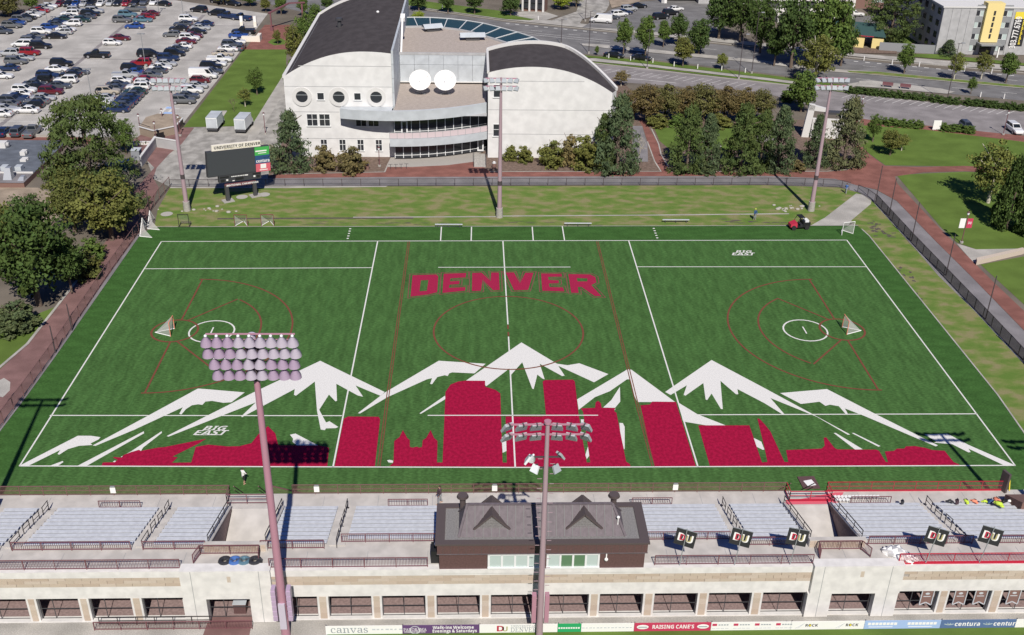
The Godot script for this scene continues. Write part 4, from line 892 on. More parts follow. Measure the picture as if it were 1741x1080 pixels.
	# dishes
	for q in [[-13.75, "left of the two white satellite dishes on the campus building roof"], [-9.35, "right of the two white satellite dishes on the campus building roof"]]:
		var s := thing("satellite_dish", q[1], "satellite dish", Vector3(q[0], 8.86, -70.9), 0.0, "satellite dishes on the roof")
		var m := MB.new()
		var ax := Vector3(0.0, 0.62, 0.78).normalized()
		var bx := Vector3.RIGHT
		var by := ax.cross(bx)
		var cc := Vector3(0, 2.35, 0.2)
		for a in 6:
			for f in 24:
				var pts: Array[Vector3] = []
				for w in [[a, f], [a + 1, f], [a + 1, f + 1], [a, f + 1]]:
					var rr: float = w[0] / 6.0 * 1.92
					var th: float = TAU * w[1] / 24.0
					pts.append(cc + (bx * cos(th) + by * sin(th)) * rr + ax * (rr * rr * 0.11))
				m.quad(pts[0], pts[1], pts[2], pts[3])
		part("reflector", m, M.white_paint, s)
		part("mount", MB.new().tube(Vector3(0, 0, 0), Vector3(0, 2.2, 0), 0.28, 0.2).bar(Vector3(-0.9, 0.05, -0.6), Vector3(0.9, 0.05, 0.6), 0.15).bar(Vector3(0.9, 0.05, -0.6), Vector3(-0.9, 0.05, 0.6), 0.15), M.steel_grey, s)
		part("feed_horn", MB.new().tube(cc + ax * 1.2, cc + ax * 1.35, 0.09, 0.09), M.steel_dark, s)
		for k in 3:
			part("feed_arm", MB.new().tube(cc + (bx * cos(k * 2.1 + 0.5) + by * sin(k * 2.1 + 0.5)) * 1.7 + ax * 0.32, cc + ax * 1.25, 0.035, 0.03, 5), M.white_paint, s)

func ring_wall(c: Vector3, r0: float, r1: float, t: float) -> MB:
	var d := MB.new()
	var k := 28
	for j in k:
		var p := Vector3(cos(TAU * j / k), sin(TAU * j / k), 0)
		var q := Vector3(cos(TAU * (j + 1) / k), sin(TAU * (j + 1) / k), 0)
		var f := Vector3(0, 0, t)
		d.quad(c + p * r0 + f, c + p * r1 + f, c + q * r1 + f, c + q * r0 + f)
		d.quad(c + p * r1, c + q * r1, c + q * r1 + f, c + p * r1 + f)
		d.quad(c + q * r0, c + p * r0, c + p * r0 + f, c + q * r0 + f)
	return d

func window(b: Node3D, x: float, y: float, z: float, w: float, h: float, nx: int, ny: int) -> void:
	var f := MB.new()
	f.span(x - w / 2 - 0.12, x + w / 2 + 0.12, y - h / 2 - 0.16, y - h / 2, z, z + 0.16)
	for s in [-1.0, 1.0]:
		f.span(x + s * w / 2 - 0.05, x + s * w / 2 + 0.05, y - h / 2, y + h / 2, z, z + 0.05)
	f.span(x - w / 2, x + w / 2, y + h / 2 - 0.03, y + h / 2 + 0.04, z, z + 0.05)
	for j in range(1, nx):
		f.span(x - w / 2 + w * j / nx - 0.04, x - w / 2 + w * j / nx + 0.04, y - h / 2, y + h / 2, z + 0.01, z + 0.05)
	for j in range(1, ny):
		f.span(x - w / 2, x + w / 2, y - h / 2 + h * 0.55 - 0.04, y - h / 2 + h * 0.55 + 0.04, z + 0.01, z + 0.045)
	var o := part("window", f, M.frame_white, b)
	part("pane", MB.new().quad(Vector3(x - w / 2, y - h / 2, z + 0.015), Vector3(x + w / 2, y - h / 2, z + 0.015), Vector3(x + w / 2, y + h / 2, z + 0.015), Vector3(x - w / 2, y + h / 2, z + 0.015)), M.glass_dark, o)

func rail(parent: Node3D, a: Vector3, b: Vector3, h: float, gap: float, pick: float, m: Material, infill: Material = null) -> Node3D:
	var o := Node3D.new()  # railing > post, top_rail, bottom_rail, picket
	o.name = "railing"
	parent.add_child(o, true)
	var l := a.distance_to(b)
	var k := maxi(1, int(round(l / gap)))
	for j in k + 1:
		var p := a.lerp(b, float(j) / k)
		part("post", MB.new().bar(p, p + Vector3(0, h, 0), 0.055), m, o)
	part("top_rail", MB.new().bar(a + Vector3(0, h, 0), b + Vector3(0, h, 0), 0.06), m, o)
	part("bottom_rail", MB.new().bar(a + Vector3(0, 0.14, 0), b + Vector3(0, 0.14, 0), 0.06), m, o)
	if pick > 0:
		var d := MB.new()
		for j in int(l / pick):
			var p := a.lerp(b, (j + 0.5) * pick / l)
			d.bar(p + Vector3(0, 0.14, 0), p + Vector3(0, h, 0), 0.025)
		stuff("picket", d, m, o)
	else:
		part("middle_rail", MB.new().bar(a + Vector3(0, h * 0.55, 0), b + Vector3(0, h * 0.55, 0), 0.05), m, o)
	if infill:
		var q := (b - a).normalized().cross(Vector3.UP) * 0.03
		part("mesh_panel", MB.new().quad(a + q + Vector3(0, 0.14, 0), b + q + Vector3(0, 0.14, 0), b + q + Vector3(0, h, 0), a + q + Vector3(0, h, 0)), infill, o)
	return o

func tread_y(z: float) -> float:
	return 3.2 + 0.21 * clampf(ceilf((z - 37.9) / 0.75), 0, 10)

func grandstand() -> void:
	var g := thing("grandstand", "concrete grandstand with silver benches and a pale stone back wall facing the camera", "grandstand")
	var xa := -47.2
	var xb := 48.5
	var zf := 48.3
	part("front_walkway", MB.new().span(xa, xb, 2.95, 3.2, 35.75, 37.9), M.deck, g)
	part("front_wall", MB.new().span(xa, xb, 0, 2.95, 35.8, 36.1), M.precast, g)
	part("top_walkway", MB.new().span(xa, xb, 5.0, 5.3, 45.4, 48.25), M.deck, g)
	var v1 := Vector2(-26.11, -21.43)
	var v2 := Vector2(23.67, 28.02)
	var sect: Array[Vector2] = [Vector2(xa + 1.6, -42.5), Vector2(-40.96, -32.03), Vector2(-30.52, v1.x), Vector2(v1.y + 0.3, -16.24), Vector2(-14.82, 17.53), Vector2(18.72, v2.x), Vector2(v2.y, 36.23), Vector2(37.37, xb)]
	for r in 10:
		var z0 := 37.9 + r * 0.75
		var y := 3.2 + 0.21 * (r + 1)
		for s in [Vector2(xa, v1.x), Vector2(v1.y, v2.x), Vector2(v2.y, xb)]:
			part("tread", MB.new().span(s.x, s.y, y - 0.4, y, z0, z0 + 0.75), M.deck, g)
		for s in sect:
			if r == 9 and s.x < -9.0 and s.y > 0:
				continue
			part("bench", MB.new().span(s.x + 0.1, s.y - 0.1, y + 0.26, y + 0.31, z0 + 0.36, z0 + 0.72).span(s.x + 0.1, s.y - 0.1, y + 0.012, y + 0.04, z0 + 0.0, z0 + 0.22), M.aluminium, g)
	var jn := MB.new()
	for j in 20:
		jn.span(xa + j * 4.9, xa + j * 4.9 + 0.03, 5.3, 5.304, 46.1, 48.0).span(xa + j * 4.9, xa + j * 4.9 + 0.03, 3.2, 3.204, 36.1, 37.7)
	part("expansion_joint", jn, M.steel_grey, g)
	# ways down through the seats
	var i := 0
	for v in [v1, v2]:
		var ramp := MB.new()
		ramp.quad(Vector3(v.x + 0.35, 3.19, 37.9), Vector3(v.x + 0.35, 1.0, 46.0), Vector3(v.y - 0.05, 1.0, 46.0), Vector3(v.y - 0.05, 3.19, 37.9))
		part("ramp", ramp, M.deck, g)
		for x in [v.x, v.y]:
			var w := MB.new()
			w.loft([[Vector3(x, 0, 37.9), Vector3(x + 0.3, 0, 37.9), Vector3(x + 0.3, 3.45, 37.9), Vector3(x, 3.45, 37.9)], [Vector3(x, 0, 45.9), Vector3(x + 0.3, 0, 45.9), Vector3(x + 0.3, 5.75, 45.9), Vector3(x, 5.75, 45.9)]])
			part("ramp_wall", w, M.floor_brown, g)
			part("ramp_coping", MB.new().bar(Vector3(x + 0.15, 3.5, 37.9), Vector3(x + 0.15, 5.8, 45.9), 0.36, 0.1), M.deck, g)
			var hr := Node3D.new()
			hr.name = "handrail"
			g.add_child(hr, true)
			part("top_rail", MB.new().bar(Vector3(x + 0.15, 4.35, 37.9), Vector3(x + 0.15, 6.5, 45.4), 0.06).bar(Vector3(x + 0.15, 3.95, 37.9), Vector3(x + 0.15, 6.1, 45.4), 0.05), M.rail_black, hr)
			for k in 5:
				var z := 37.95 + k * 1.85
				part("post", MB.new().bar(Vector3(x + 0.15, 3.5 + k * 0.53, z), Vector3(x + 0.15, 4.35 + k * 0.53, z), 0.05), M.rail_black, hr)
		var para := part("parapet", MB.new().span(v.x - 0.1, v.y + 0.35, 4.1, 6.05, 45.6, 46.0), M.deck, g)
		for k in 12:
			for c in 2:
				var w: float = (v.y - v.x + 0.3) / 12.0
				part("block", MB.new().span(v.x - 0.05 + k * w, v.x - 0.08 + (k + 1) * w, 5.3 + c * 0.33, 5.61 + c * 0.33, 46.0, 46.03), M["block_%d" % ((k * 7 + c * 3) % 4)], para)
		rail(g, Vector3(v.x + (-0.3 if i == 0 else 0.6), 5.3, 46.35), Vector3(v.y - 0.2, 5.3, 46.35), 0.95, 2.2, 0.13, M.rail_maroon)
		rail(g, Vector3(v.x - (0.3 if i == 0 else -0.6), 5.3, 46.35), Vector3(v.x - (0.6 if i == 0 else -0.4), 5.3, 47.5), 0.95, 1.2, 0.13, M.rail_maroon)
		rail(g, Vector3(v.y - 0.2, 5.3, 46.35), Vector3(v.y + (-0.1 if i == 0 else 0.3), 5.3, 47.3), 0.95, 1.2, 0.13, M.rail_maroon)
		i += 1
	# rails: front edge
	var ym := mat("rail_mesh", 0.22, 0.12, 0.10, 0.9)
	ym.transparency = BaseMaterial3D.TRANSPARENCY_ALPHA
	ym.albedo_color.a = 0.26
	var n1 := Vector2(-26.36, -22.8)
	var n2 := Vector2(24.56, 28.38)
	rail(g, Vector3(xa, 3.2, 35.85), Vector3(n1.x, 3.2, 35.85), 1.05, 2.05, -1, M.rail_brown, ym)
	rail(g, Vector3(n1.x, 3.2, 35.85), Vector3(n1.x, 3.2, 37.2), 1.05, 1.3, -1, M.rail_maroon)
	rail(g, Vector3(n1.x, 3.2, 37.2), Vector3(n1.y, 3.2, 37.2), 1.05, 2.0, -1, M.rail_maroon)
	rail(g, Vector3(-20.73, 3.2, 35.85), Vector3(n2.x, 3.2, 35.85), 1.05, 2.05, -1, M.rail_brown, ym)
	rail(g, Vector3(n2.x, 3.2, 35.85), Vector3(n2.x, 3.2, 37.2), 1.05, 1.3, -1, M.rail_red)
	rail(g, Vector3(n2.x, 3.2, 37.2), Vector3(n2.y, 3.2, 37.2), 1.05, 1.9, -1, M.rail_red)
	rail(g, Vector3(n2.y, 3.2, 35.85), Vector3(n2.y, 3.2, 37.2), 1.05, 1.3, -1, M.rail_red)
	rail(g, Vector3(n2.y, 3.2, 35.85), Vector3(45.02, 3.2, 35.85), 1.05, 2.05, -1, M.rail_red, ym)
	part("red_kerb", MB.new().span(n2.y, 45.02, 3.2, 3.28, 35.72, 35.9).span(n2.x - 0.3, n2.y + 0.3, 3.2, 3.24, 37.15, 37.3), M.rail_red, g)
	part("paint_overspray", MB.new().poly(pv([Vector2(n2.x - 0.6, 37.45), Vector2(n2.y + 0.8, 36.0), Vector2(n2.y + 1.6, 36.0), Vector2(n2.y + 1.0, 37.0), Vector2(n2.y + 0.4, 37.7), Vector2(n2.x - 0.3, 37.75)]), 3.206), M.coral, g)
	# steps down to the turf
	for q in [[n1.x + 0.4, 1], [n2.x + 0.4, 1]]:
		for k in 9:
			part("step", MB.new().span(q[0], q[0] + 2.2, 0, 2.9 - k * 0.32, 35.75 - (k + 1) * 0.3, 35.75 - k * 0.3), M.deck, g)
		for x in [q[0], q[0] + 2.2]:
			part("stair_rail", MB.new().bar(Vector3(x, 4.1, 35.8), Vector3(x, 1.2, 33.0), 0.07).bar(Vector3(x, 3.7, 35.8), Vector3(x, 0.8, 33.0), 0.05).bar(Vector3(x, 0, 33.0), Vector3(x, 1.2, 33.0), 0.07), M.rail_maroon, g)
	var gate := part("gate_leaf", MB.new().bar(Vector3(n1.y, 4.25, 35.85), Vector3(n1.y + 3.4, 1.3, 33.6), 0.08).bar(Vector3(n1.y, 3.3, 35.85), Vector3(n1.y + 3.4, 0.3, 33.6), 0.08).bar(Vector3(n1.y + 3.4, 0.3, 33.6), Vector3(n1.y + 3.4, 1.3, 33.6), 0.08), M.rail_maroon, g)
	part("gate_mesh", MB.new().quad(Vector3(n1.y, 3.3, 35.85), Vector3(n1.y + 3.4, 0.3, 33.6), Vector3(n1.y + 3.4, 1.3, 33.6), Vector3(n1.y, 4.25, 35.85)), ym, gate)
	# rails: low ones before and behind the seats
	for q in [[-37.49, -33.86, 37.75, 3.2], [-11.91, -8.39, 37.75, 3.2], [10.03, 13.65, 37.75, 3.2], [30.03, 33.7, 37.75, 3.2]]:
		rail(g, Vector3(q[0], q[3], q[2]), Vector3(q[1], q[3], q[2]), 0.85, 1.8, 0.22, M.rail_maroon)
	for q in [[xa + 1.7, -42.7], [-41.66, -32.14], [-31.18, -26.11], [-21.65, -16.5], [18.39, 22.29], [28.63, 37.46], [39.26, xb]]:
		rail(g, Vector3(q[0], 5.3, 45.75), Vector3(q[1], 5.3, 45.75), 0.9, 2.3, 0.17, M.rail_maroon)
	for q in [[-15.16, -7.3], [9.7, 17.12]]:
		rail(g, Vector3(q[0], 5.3, 45.0), Vector3(q[1], 5.3, 45.0), 0.9, 2.1, 0.15, M.rail_maroon)
	rail(g, Vector3(xa, 5.3, 48.05), Vector3(-27.63, 5.3, 48.05), 1.0, 2.4, 0.12, M.rail_maroon)
	rail(g, Vector3(-20.58, 5.3, 48.05), Vector3(-7.94, 5.3, 48.05), 1.0, 2.4, 0.12, M.rail_maroon)
	rail(g, Vector3(10.38, 5.3, 48.05), Vector3(23.32, 5.3, 48.05), 1.0, 2.4, 0.12, M.rail_maroon)
	rail(g, Vector3(30.41, 5.3, 48.05), Vector3(xb, 5.3, 48.05), 1.0, 2.4, 0.12, M.rail_red)
	part("red_kerb", MB.new().span(30.41, xb, 5.3, 5.4, 48.0, 48.2), M.rail_red, g)
	# handrails in the aisles
	for x in [-41.76, -31.22, -15.48, 18.15, 36.8]:
		for k in 4:
			var z0: float = 38.0 + k * 1.95
			var z1: float = z0 + (1.35 if k < 3 else 1.9)
			var y0 := tread_y(z0 + 0.01)
			var y1 := tread_y(z1)
			var hr := Node3D.new()
			hr.name = "handrail"
			g.add_child(hr, true)
			part("top_rail", MB.new().tube(Vector3(x, y0 + 0.95, z0), Vector3(x, y1 + 0.95, z1), 0.035, 0.035, 6).tube(Vector3(x, y0 + 0.5, z0), Vector3(x, y1 + 0.5, z1), 0.03, 0.03, 6), M.rail_black, hr)
			for q in [[z0 + 0.1, y0], [z1 - 0.1, y1]]:
				part("post", MB.new().tube(Vector3(x, q[1], q[0]), Vector3(x, q[1] + 0.93, q[0]), 0.035, 0.035, 6), M.rail_black, hr)
			part("foot_plate", MB.new().span(x - 0.12, x + 0.12, y0, y0 + 0.02, z0, z0 + 0.22), M.rail_black, hr)
		for k in 20:
			part("aisle_step", MB.new().span(x - 0.65, x + 0.65, tread_y(37.92 + k * 0.375), tread_y(37.92 + k * 0.375) + (0.1 if k % 2 else 0.006), 37.95 + k * 0.375, 38.29 + k * 0.375), M.deck, g)
	# back wall
	var tops: Array[Vector2] = []
	for q in [[-43.95, -40.26], [-39.44, -36.11], [-35.28, -31.92], [-31.05, -27.66], [-25.78, -22.29], [-20.41, -16.97], [-16.07, -12.58], [-11.73, -8.19], [-7.29, -3.74], [-2.85, 0.71], [1.65, 5.2], [6.09, 9.68], [10.6, 14.18], [15.1, 18.67], [19.59, 23.18], [25.17, 28.79], [30.71, 34.33], [35.21, 38.8], [39.73, 43.48]]:
		tops.append(Vector2(q[0], q[1]))
	var bay1 := Vector2(-27.61, -20.45)
	var bay2 := Vector2(23.33, 30.79)
	part("lintel", MB.new().span(xa, xb, 2.5, 3.72, 47.75, zf), M.precast, g)
	part("plinth", MB.new().span(xa, tops[4].x, -0.3, 0.1, 47.75, zf + 0.06).span(tops[4].y, xb, -0.3, 0.1, 47.75, zf + 0.06), M.precast, g)
	for s in [Vector2(xa, bay1.x), Vector2(bay1.y, bay2.x), Vector2(bay2.y, xb)]:
		part("upper_band", MB.new().span(s.x, s.y, 3.72, 4.68, 47.75, zf - 0.06), M.stone, g)
		part("coping", MB.new().span(s.x, s.y, 4.68, 5.32, 47.75, zf + 0.05), M.precast, g)
		var l: float = s.y - s.x
		var k := int(l / 1.25)
		for c in 3:
			for j in k:
				var w := l / k
				var x0: float = s.x + j * w + (w * 0.5 if c == 1 else 0.0)
				part("block", MB.new().span(x0 + 0.012, minf(x0 + w - 0.012, s.y), 3.735 + c * 0.315, 4.035 + c * 0.315, zf - 0.06, zf + 0.002 + 0.006 * ((j * 5 + c) % 3)), M["block_%d" % ((j * 7 + c * 5 + j / 3) % 4)], g)
	for s in [bay1, bay2]:
		part("entrance_bay", MB.new().span(s.x, s.y, 2.62, 5.55, 47.7, zf + 0.35), M.precast, g)
		part("bay_recess", MB.new().span(s.x + (s.y - s.x) * 0.52, s.x + (s.y - s.x) * 0.56, 4.4, 5.0, zf + 0.35, zf + 0.356), M.block_1, g)
	for j in tops.size() + 1:
		var x0: float = xa if j == 0 else tops[j - 1].y
		var x1: float = xb if j == tops.size() else tops[j].x
		if x1 - x0 < 0.2:
			continue
		var plain := x1 - x0 > 1.6
		var z1 := zf + (0.35 if plain else 0.0)
		part("pier", MB.new().span(x0, x1, 0.1, 2.62 if plain else 2.5, 47.75, z1), M.precast, g)
		if plain:
			part("pier_joint", MB.new().span((x0 + x1) / 2 - 0.02, (x0 + x1) / 2 + 0.02, 0.1, 5.5, z1, z1 + 0.006), M.steel_grey, g)
		else:
			for c in 4:
				part("block", MB.new().span(x0 + 0.17, x1 - 0.17, 0.12 + c * 0.595, 0.70 + c * 0.595, zf, zf + 0.02 + 0.006 * (c % 2)), M["block_%d" % ((c + j * 3) % 4)], g)
	for j in tops.size():
		var a: float = tops[j].x
		var e: float = tops[j].y
		var f := MB.new()
		var hgt := [0.12, 2.48]
		for x in [a + 0.05, a + (e - a) * (0.34 if j < 5 else (0.5 if j < 10 else 0.42)), e - 0.05]:
			f.bar(Vector3(x, hgt[0], 48.0), Vector3(x, hgt[1], 48.0), 0.05)
		for y in [0.16, 1.2, 2.25]:
			f.bar(Vector3(a, y, 48.0), Vector3(e, y, 48.0), 0.045)
		part("gate_frame", f, M.steel_dark, g)
	part("concourse_floor", MB.new().span(xa, xb, -0.05, 0.03, 37.0, 47.75), M.floor_brown, g)
	part("concourse_wall", MB.new().span(xa, xb, 0.03, 2.9, 37.4, 37.7), M.panel_grey, g)
	part("end_wall", MB.new().span(xa - 0.3, xa, 0, 5.3, 37.4, 48.3), M.brown_brick, g)
	part("end_wall", MB.new().span(xb, xb + 0.3, 0, 5.3, 37.4, 48.3), M.brown_brick, g)
	part("end_ramp_wall", MB.new().span(xa, xa + 0.9, 3.2, 4.9, 37.9, 40.4), M.brown_brick, g)
	part("end_ramp_wall", MB.new().loft([[Vector3(44.27, 3.2, 37.6), Vector3(xb, 3.2, 37.6), Vector3(xb, 4.1, 37.6), Vector3(44.27, 4.1, 37.6)], [Vector3(44.68, 3.2, 39.8), Vector3(xb, 3.2, 39.8), Vector3(xb, 4.9, 39.8), Vector3(44.68, 4.9, 39.8)]]), M.brown_brick, g)
	# paving and rails before the wall
	flat("front_paving", pv([Vector2(-60, 47.8), Vector2(60, 47.8), Vector2(60, 49.8), Vector2(-60, 49.8)]), 0.0, M.concrete)
	flat("door_ramp", pv([Vector2(-25.98, 47.8), Vector2(-22.41, 47.8), Vector2(-22.41 + 0.1, 50.6), Vector2(-25.98 - 0.1, 50.6)]), 0.02, M.brick_dull)
	flat("front_lawn", pv([Vector2(-60, 49.8), Vector2(60, 49.8), Vector2(60, 90), Vector2(-60, 90)]), 0.012, M.lawn)
	flat("front_path", pv([Vector2(-35.64, 49.88), Vector2(-35.5, 48.85), Vector2(-19.83, 49.07), Vector2(-16.01, 49.12), Vector2(-16.16, 50.98), Vector2(-35.37, 50.71)]), 0.016, M.concrete)
	var fr := thing("ramp_railing", "maroon picket railing along the ramp at the bottom left of the grandstand wall", "railing")
	var ra := rail(fr, Vector3(-34.86, 0.0, 49.3), Vector3(-22.22, 0.0, 49.3), 0.9, 2.2, 0.12, M.rail_maroon)
	ra.name = "railing"
	rail(fr, Vector3(-34.61, 0.05, 48.75), Vector3(-25.68, 0.05, 48.75), 0.85, 1.6, -1, M.rail_black)
	var bin := thing("display_case", "grey glass-topped box in the doorway at the left of the grandstand wall", "box", Vector3(-23.52, 0.03, 47.2))
	part("cabinet", MB.new().span(-0.5, 0.5, 0, 1.0, -0.4, 0.4), M.box_maroon, bin)
	part("cover", MB.new().span(-0.55, 0.55, 1.0, 1.06, -0.45, 0.45), M.panel, bin)

func press_box() -> void:
	var b := thing("press_box", "dark maroon press box with a grey metal hipped roof on the grandstand", "press box")
	var x0 := -7.0
	var x1 := 9.45
	var za := 43.6
	var zb := 48.35
	var y0 := 5.3
	part("wall", MB.new().span(x0, x1, 5.3, 7.0, za, zb), M.box_maroon, b)
	part("fascia", MB.new().span(x0 - 0.15, x1 + 0.15, 7.0, 7.9, za - 0.15, zb + 0.15), M.box_maroon, b)
	part("drip_edge", MB.new().span(x0 - 0.18, x1 + 0.18, 6.96, 7.03, za - 0.18, zb + 0.18), M.roof_metal, b)
	for j in 27:
		part("fascia_seam", MB.new().span(x0 + 0.3 + j * 0.61, x0 + 0.33 + j * 0.61, 7.05, 7.85, zb + 0.15, zb + 0.165), M.box_trim, b)
	var rim := MB.new()
	rim.span(x0 - 0.3, x1 + 0.3, 7.9, 8.05, zb - 0.35, zb + 0.22).span(x0 - 0.3, x1 + 0.3, 7.9, 8.05, za - 0.22, za + 0.35)
	rim.span(x0 - 0.3, x0 + 0.45, 7.9, 8.05, za + 0.35, zb - 0.35).span(x1 - 0.45, x1 + 0.3, 7.9, 8.05, za + 0.35, zb - 0.35)
	part("roof_edge", rim, M.box_trim, b)
	part("gutter_floor", MB.new().span(x0, x1, 7.85, 7.95, za, zb), M.gutter_grey, b)
	# hipped roof
	var e0 := Vector3(x0 + 1.55, 7.96, zb - 0.75)
	var e1 := Vector3(x1 - 1.55, 7.96, zb - 0.75)
	var e2 := Vector3(x1 - 1.55, 7.96, za + 0.75)
	var e3 := Vector3(x0 + 1.55, 7.96, za + 0.75)
	var r0 := Vector3(-4.75, 10.0, 46.0)
	var r1 := Vector3(6.9, 10.0, 46.0)
	var roof := part("roof", MB.new().quad(e0, e1, r1, r0).quad(e2, e3, r0, r1).tri(e1, e2, r1).tri(e3, e0, r0), M.roof_metal, b)
	part("ridge", MB.new().bar(r0, r1, 0.22, 0.12).bar(r0, e0, 0.2, 0.1).bar(r1, e1, 0.2, 0.1).bar(r0, e3, 0.2, 0.1).bar(r1, e2, 0.2, 0.1), M.roof_metal, roof)
	var nrm := (e1 - e0).cross(r1 - e0).normalized()
	for j in 19:
		var x := e0.x + 0.65 + j * 0.65
		if x > e1.x - 0.3:
			break
		var t := 1.0
		if x < r0.x:
			t = (x - e0.x) / (r0.x - e0.x)
		elif x > r1.x:
			t = (e1.x - x) / (e1.x - r1.x)
		var q := Vector3(x, 7.96, e0.z)
		var w := Vector3(x, lerpf(7.96, 10.0, t), lerpf(e0.z, 46.0, t))
		part("roof_seam", MB.new().bar(q + nrm * 0.01, w + nrm * 0.01, 0.06, 0.08), M.steel_dark, roof)
		part("roof_seam", MB.new().bar(Vector3(q.x, q.y, 92.0 - q.z), Vector3(w.x, w.y, 92.0 - w.z), 0.06, 0.08), M.steel_dark, roof)
	for cx in [-2.8, 4.6]:
		for s in [1.0, -1.0]:
			var f: float = 46.0 + s * 1.1
			var top := Vector3(cx, 9.75, f)
			var l := Vector3(cx - 1.45, 8.45, f)
			var r := Vector3(cx + 1.45, 8.45, f)
			var ov := Vector3(0, 0, s * 0.1)
			var back := Vector3(cx, 9.75, 46.0)
			var lb := Vector3(cx - 1.45, 8.45, 46.0 + s * 0.6)
			var rb := Vector3(cx + 1.45, 8.45, 46.0 + s * 0.6)
			var dd := MB.new()
			dd.quad(l + ov, top + ov + Vector3(0, 0.16, 0), back + Vector3(0, 0.16, 0), lb).quad(top + ov + Vector3(0, 0.16, 0), r + ov, rb, back + Vector3(0, 0.16, 0))
			dd.bar(l + ov, top + ov + Vector3(0, 0.1, 0), 0.2, 0.14).bar(r + ov, top + ov + Vector3(0, 0.1, 0), 0.2, 0.14)
			var dm := part("dormer", dd, M.box_trim, b)
			part("gable", MB.new().tri(l if s > 0 else r, r if s > 0 else l, top), M.gutter_grey, dm)
			for k in 7:
				var hw := 1.22 * (1.0 - k / 7.5)
				part("louvre", MB.new().span(cx - hw, cx + hw, 8.5 + k * 0.16, 8.565 + k * 0.16, f - 0.02, f + 0.05 * s + 0.02), M.gutter_grey, dm)
			part("dormer_base", MB.new().span(cx - 1.5, cx + 1.5, 7.96, 8.42, minf(f, f - s * 0.9), maxf(f, f - s * 0.9)), M.roof_metal, dm)
	for x in [-5.15, 7.25]:
		part("roof_cowl", MB.new().tube(Vector3(x, 7.7, 44.4), Vector3(x, 9.5, 44.4), 0.25, 0.25, 12).tube(Vector3(x, 9.5, 44.4), Vector3(x, 9.7, 44.4), 0.5, 0.42, 14), M.box_trim, b)
	part("roof_vent", MB.new().tube(Vector3(7.3, 8.3, 47.0), Vector3(7.3, 9.35, 47.0), 0.05, 0.05, 6).ball(Vector3(7.3, 9.4, 47.0), Vector3(0.14, 0.12, 0.14)), M.white_paint, b)
	part("wall_lamp", MB.new().ball(Vector3(6.35, 6.35, zb + 0.15), Vector3(0.16, 0.16, 0.14)).bar(Vector3(6.35, 6.4, zb + 0.1), Vector3(6.35, 6.9, zb + 0.1), 0.09), M.white_paint, b)
	for q in [[-3.05, 1.15], [1.65, 5.75]]:
		var a: float = q[0]
		var e: float = q[1]
		var f := MB.new().span(a - 0.1, e + 0.1, 5.42, 5.55, zb, zb + 0.18).span(a - 0.08, e + 0.08, 6.78, 6.86, zb, zb + 0.1)
		for k in 5:
			f.span(lerpf(a, e, k / 4.0) - 0.08, lerpf(a, e, k / 4.0) + 0.08, 5.5, 6.8, zb, zb + 0.1)
		var w := part("window", f, M.frame_white, b)
		for k in 4:
			var gl: Material = M.glass_lawn if a > 0 and (k == 1 or k == 2) else M.glass_light
			part("pane", MB.new().span(lerpf(a, e, k / 4.0) + 0.08, lerpf(a, e, (k + 1) / 4.0) - 0.08, 5.52, 6.8, zb, zb + 0.03), gl, w)
	part("base_band", MB.new().span(x0, x1, 4.95, 5.34, zb, zb + 0.12), M.precast, b)
	part("side_unit", MB.new().span(x0 - 0.7, x0, 5.3, 6.5, 46.4, 47.6), M.black, b)
	for q in [[-7.25, 6.7, 46.9], [-7.15, 7.0, 45.0]]:
		part("side_lamp", MB.new().ball(Vector3(q[0], q[1], q[2]), Vector3(0.2, 0.18, 0.2)), M.white_paint, b)

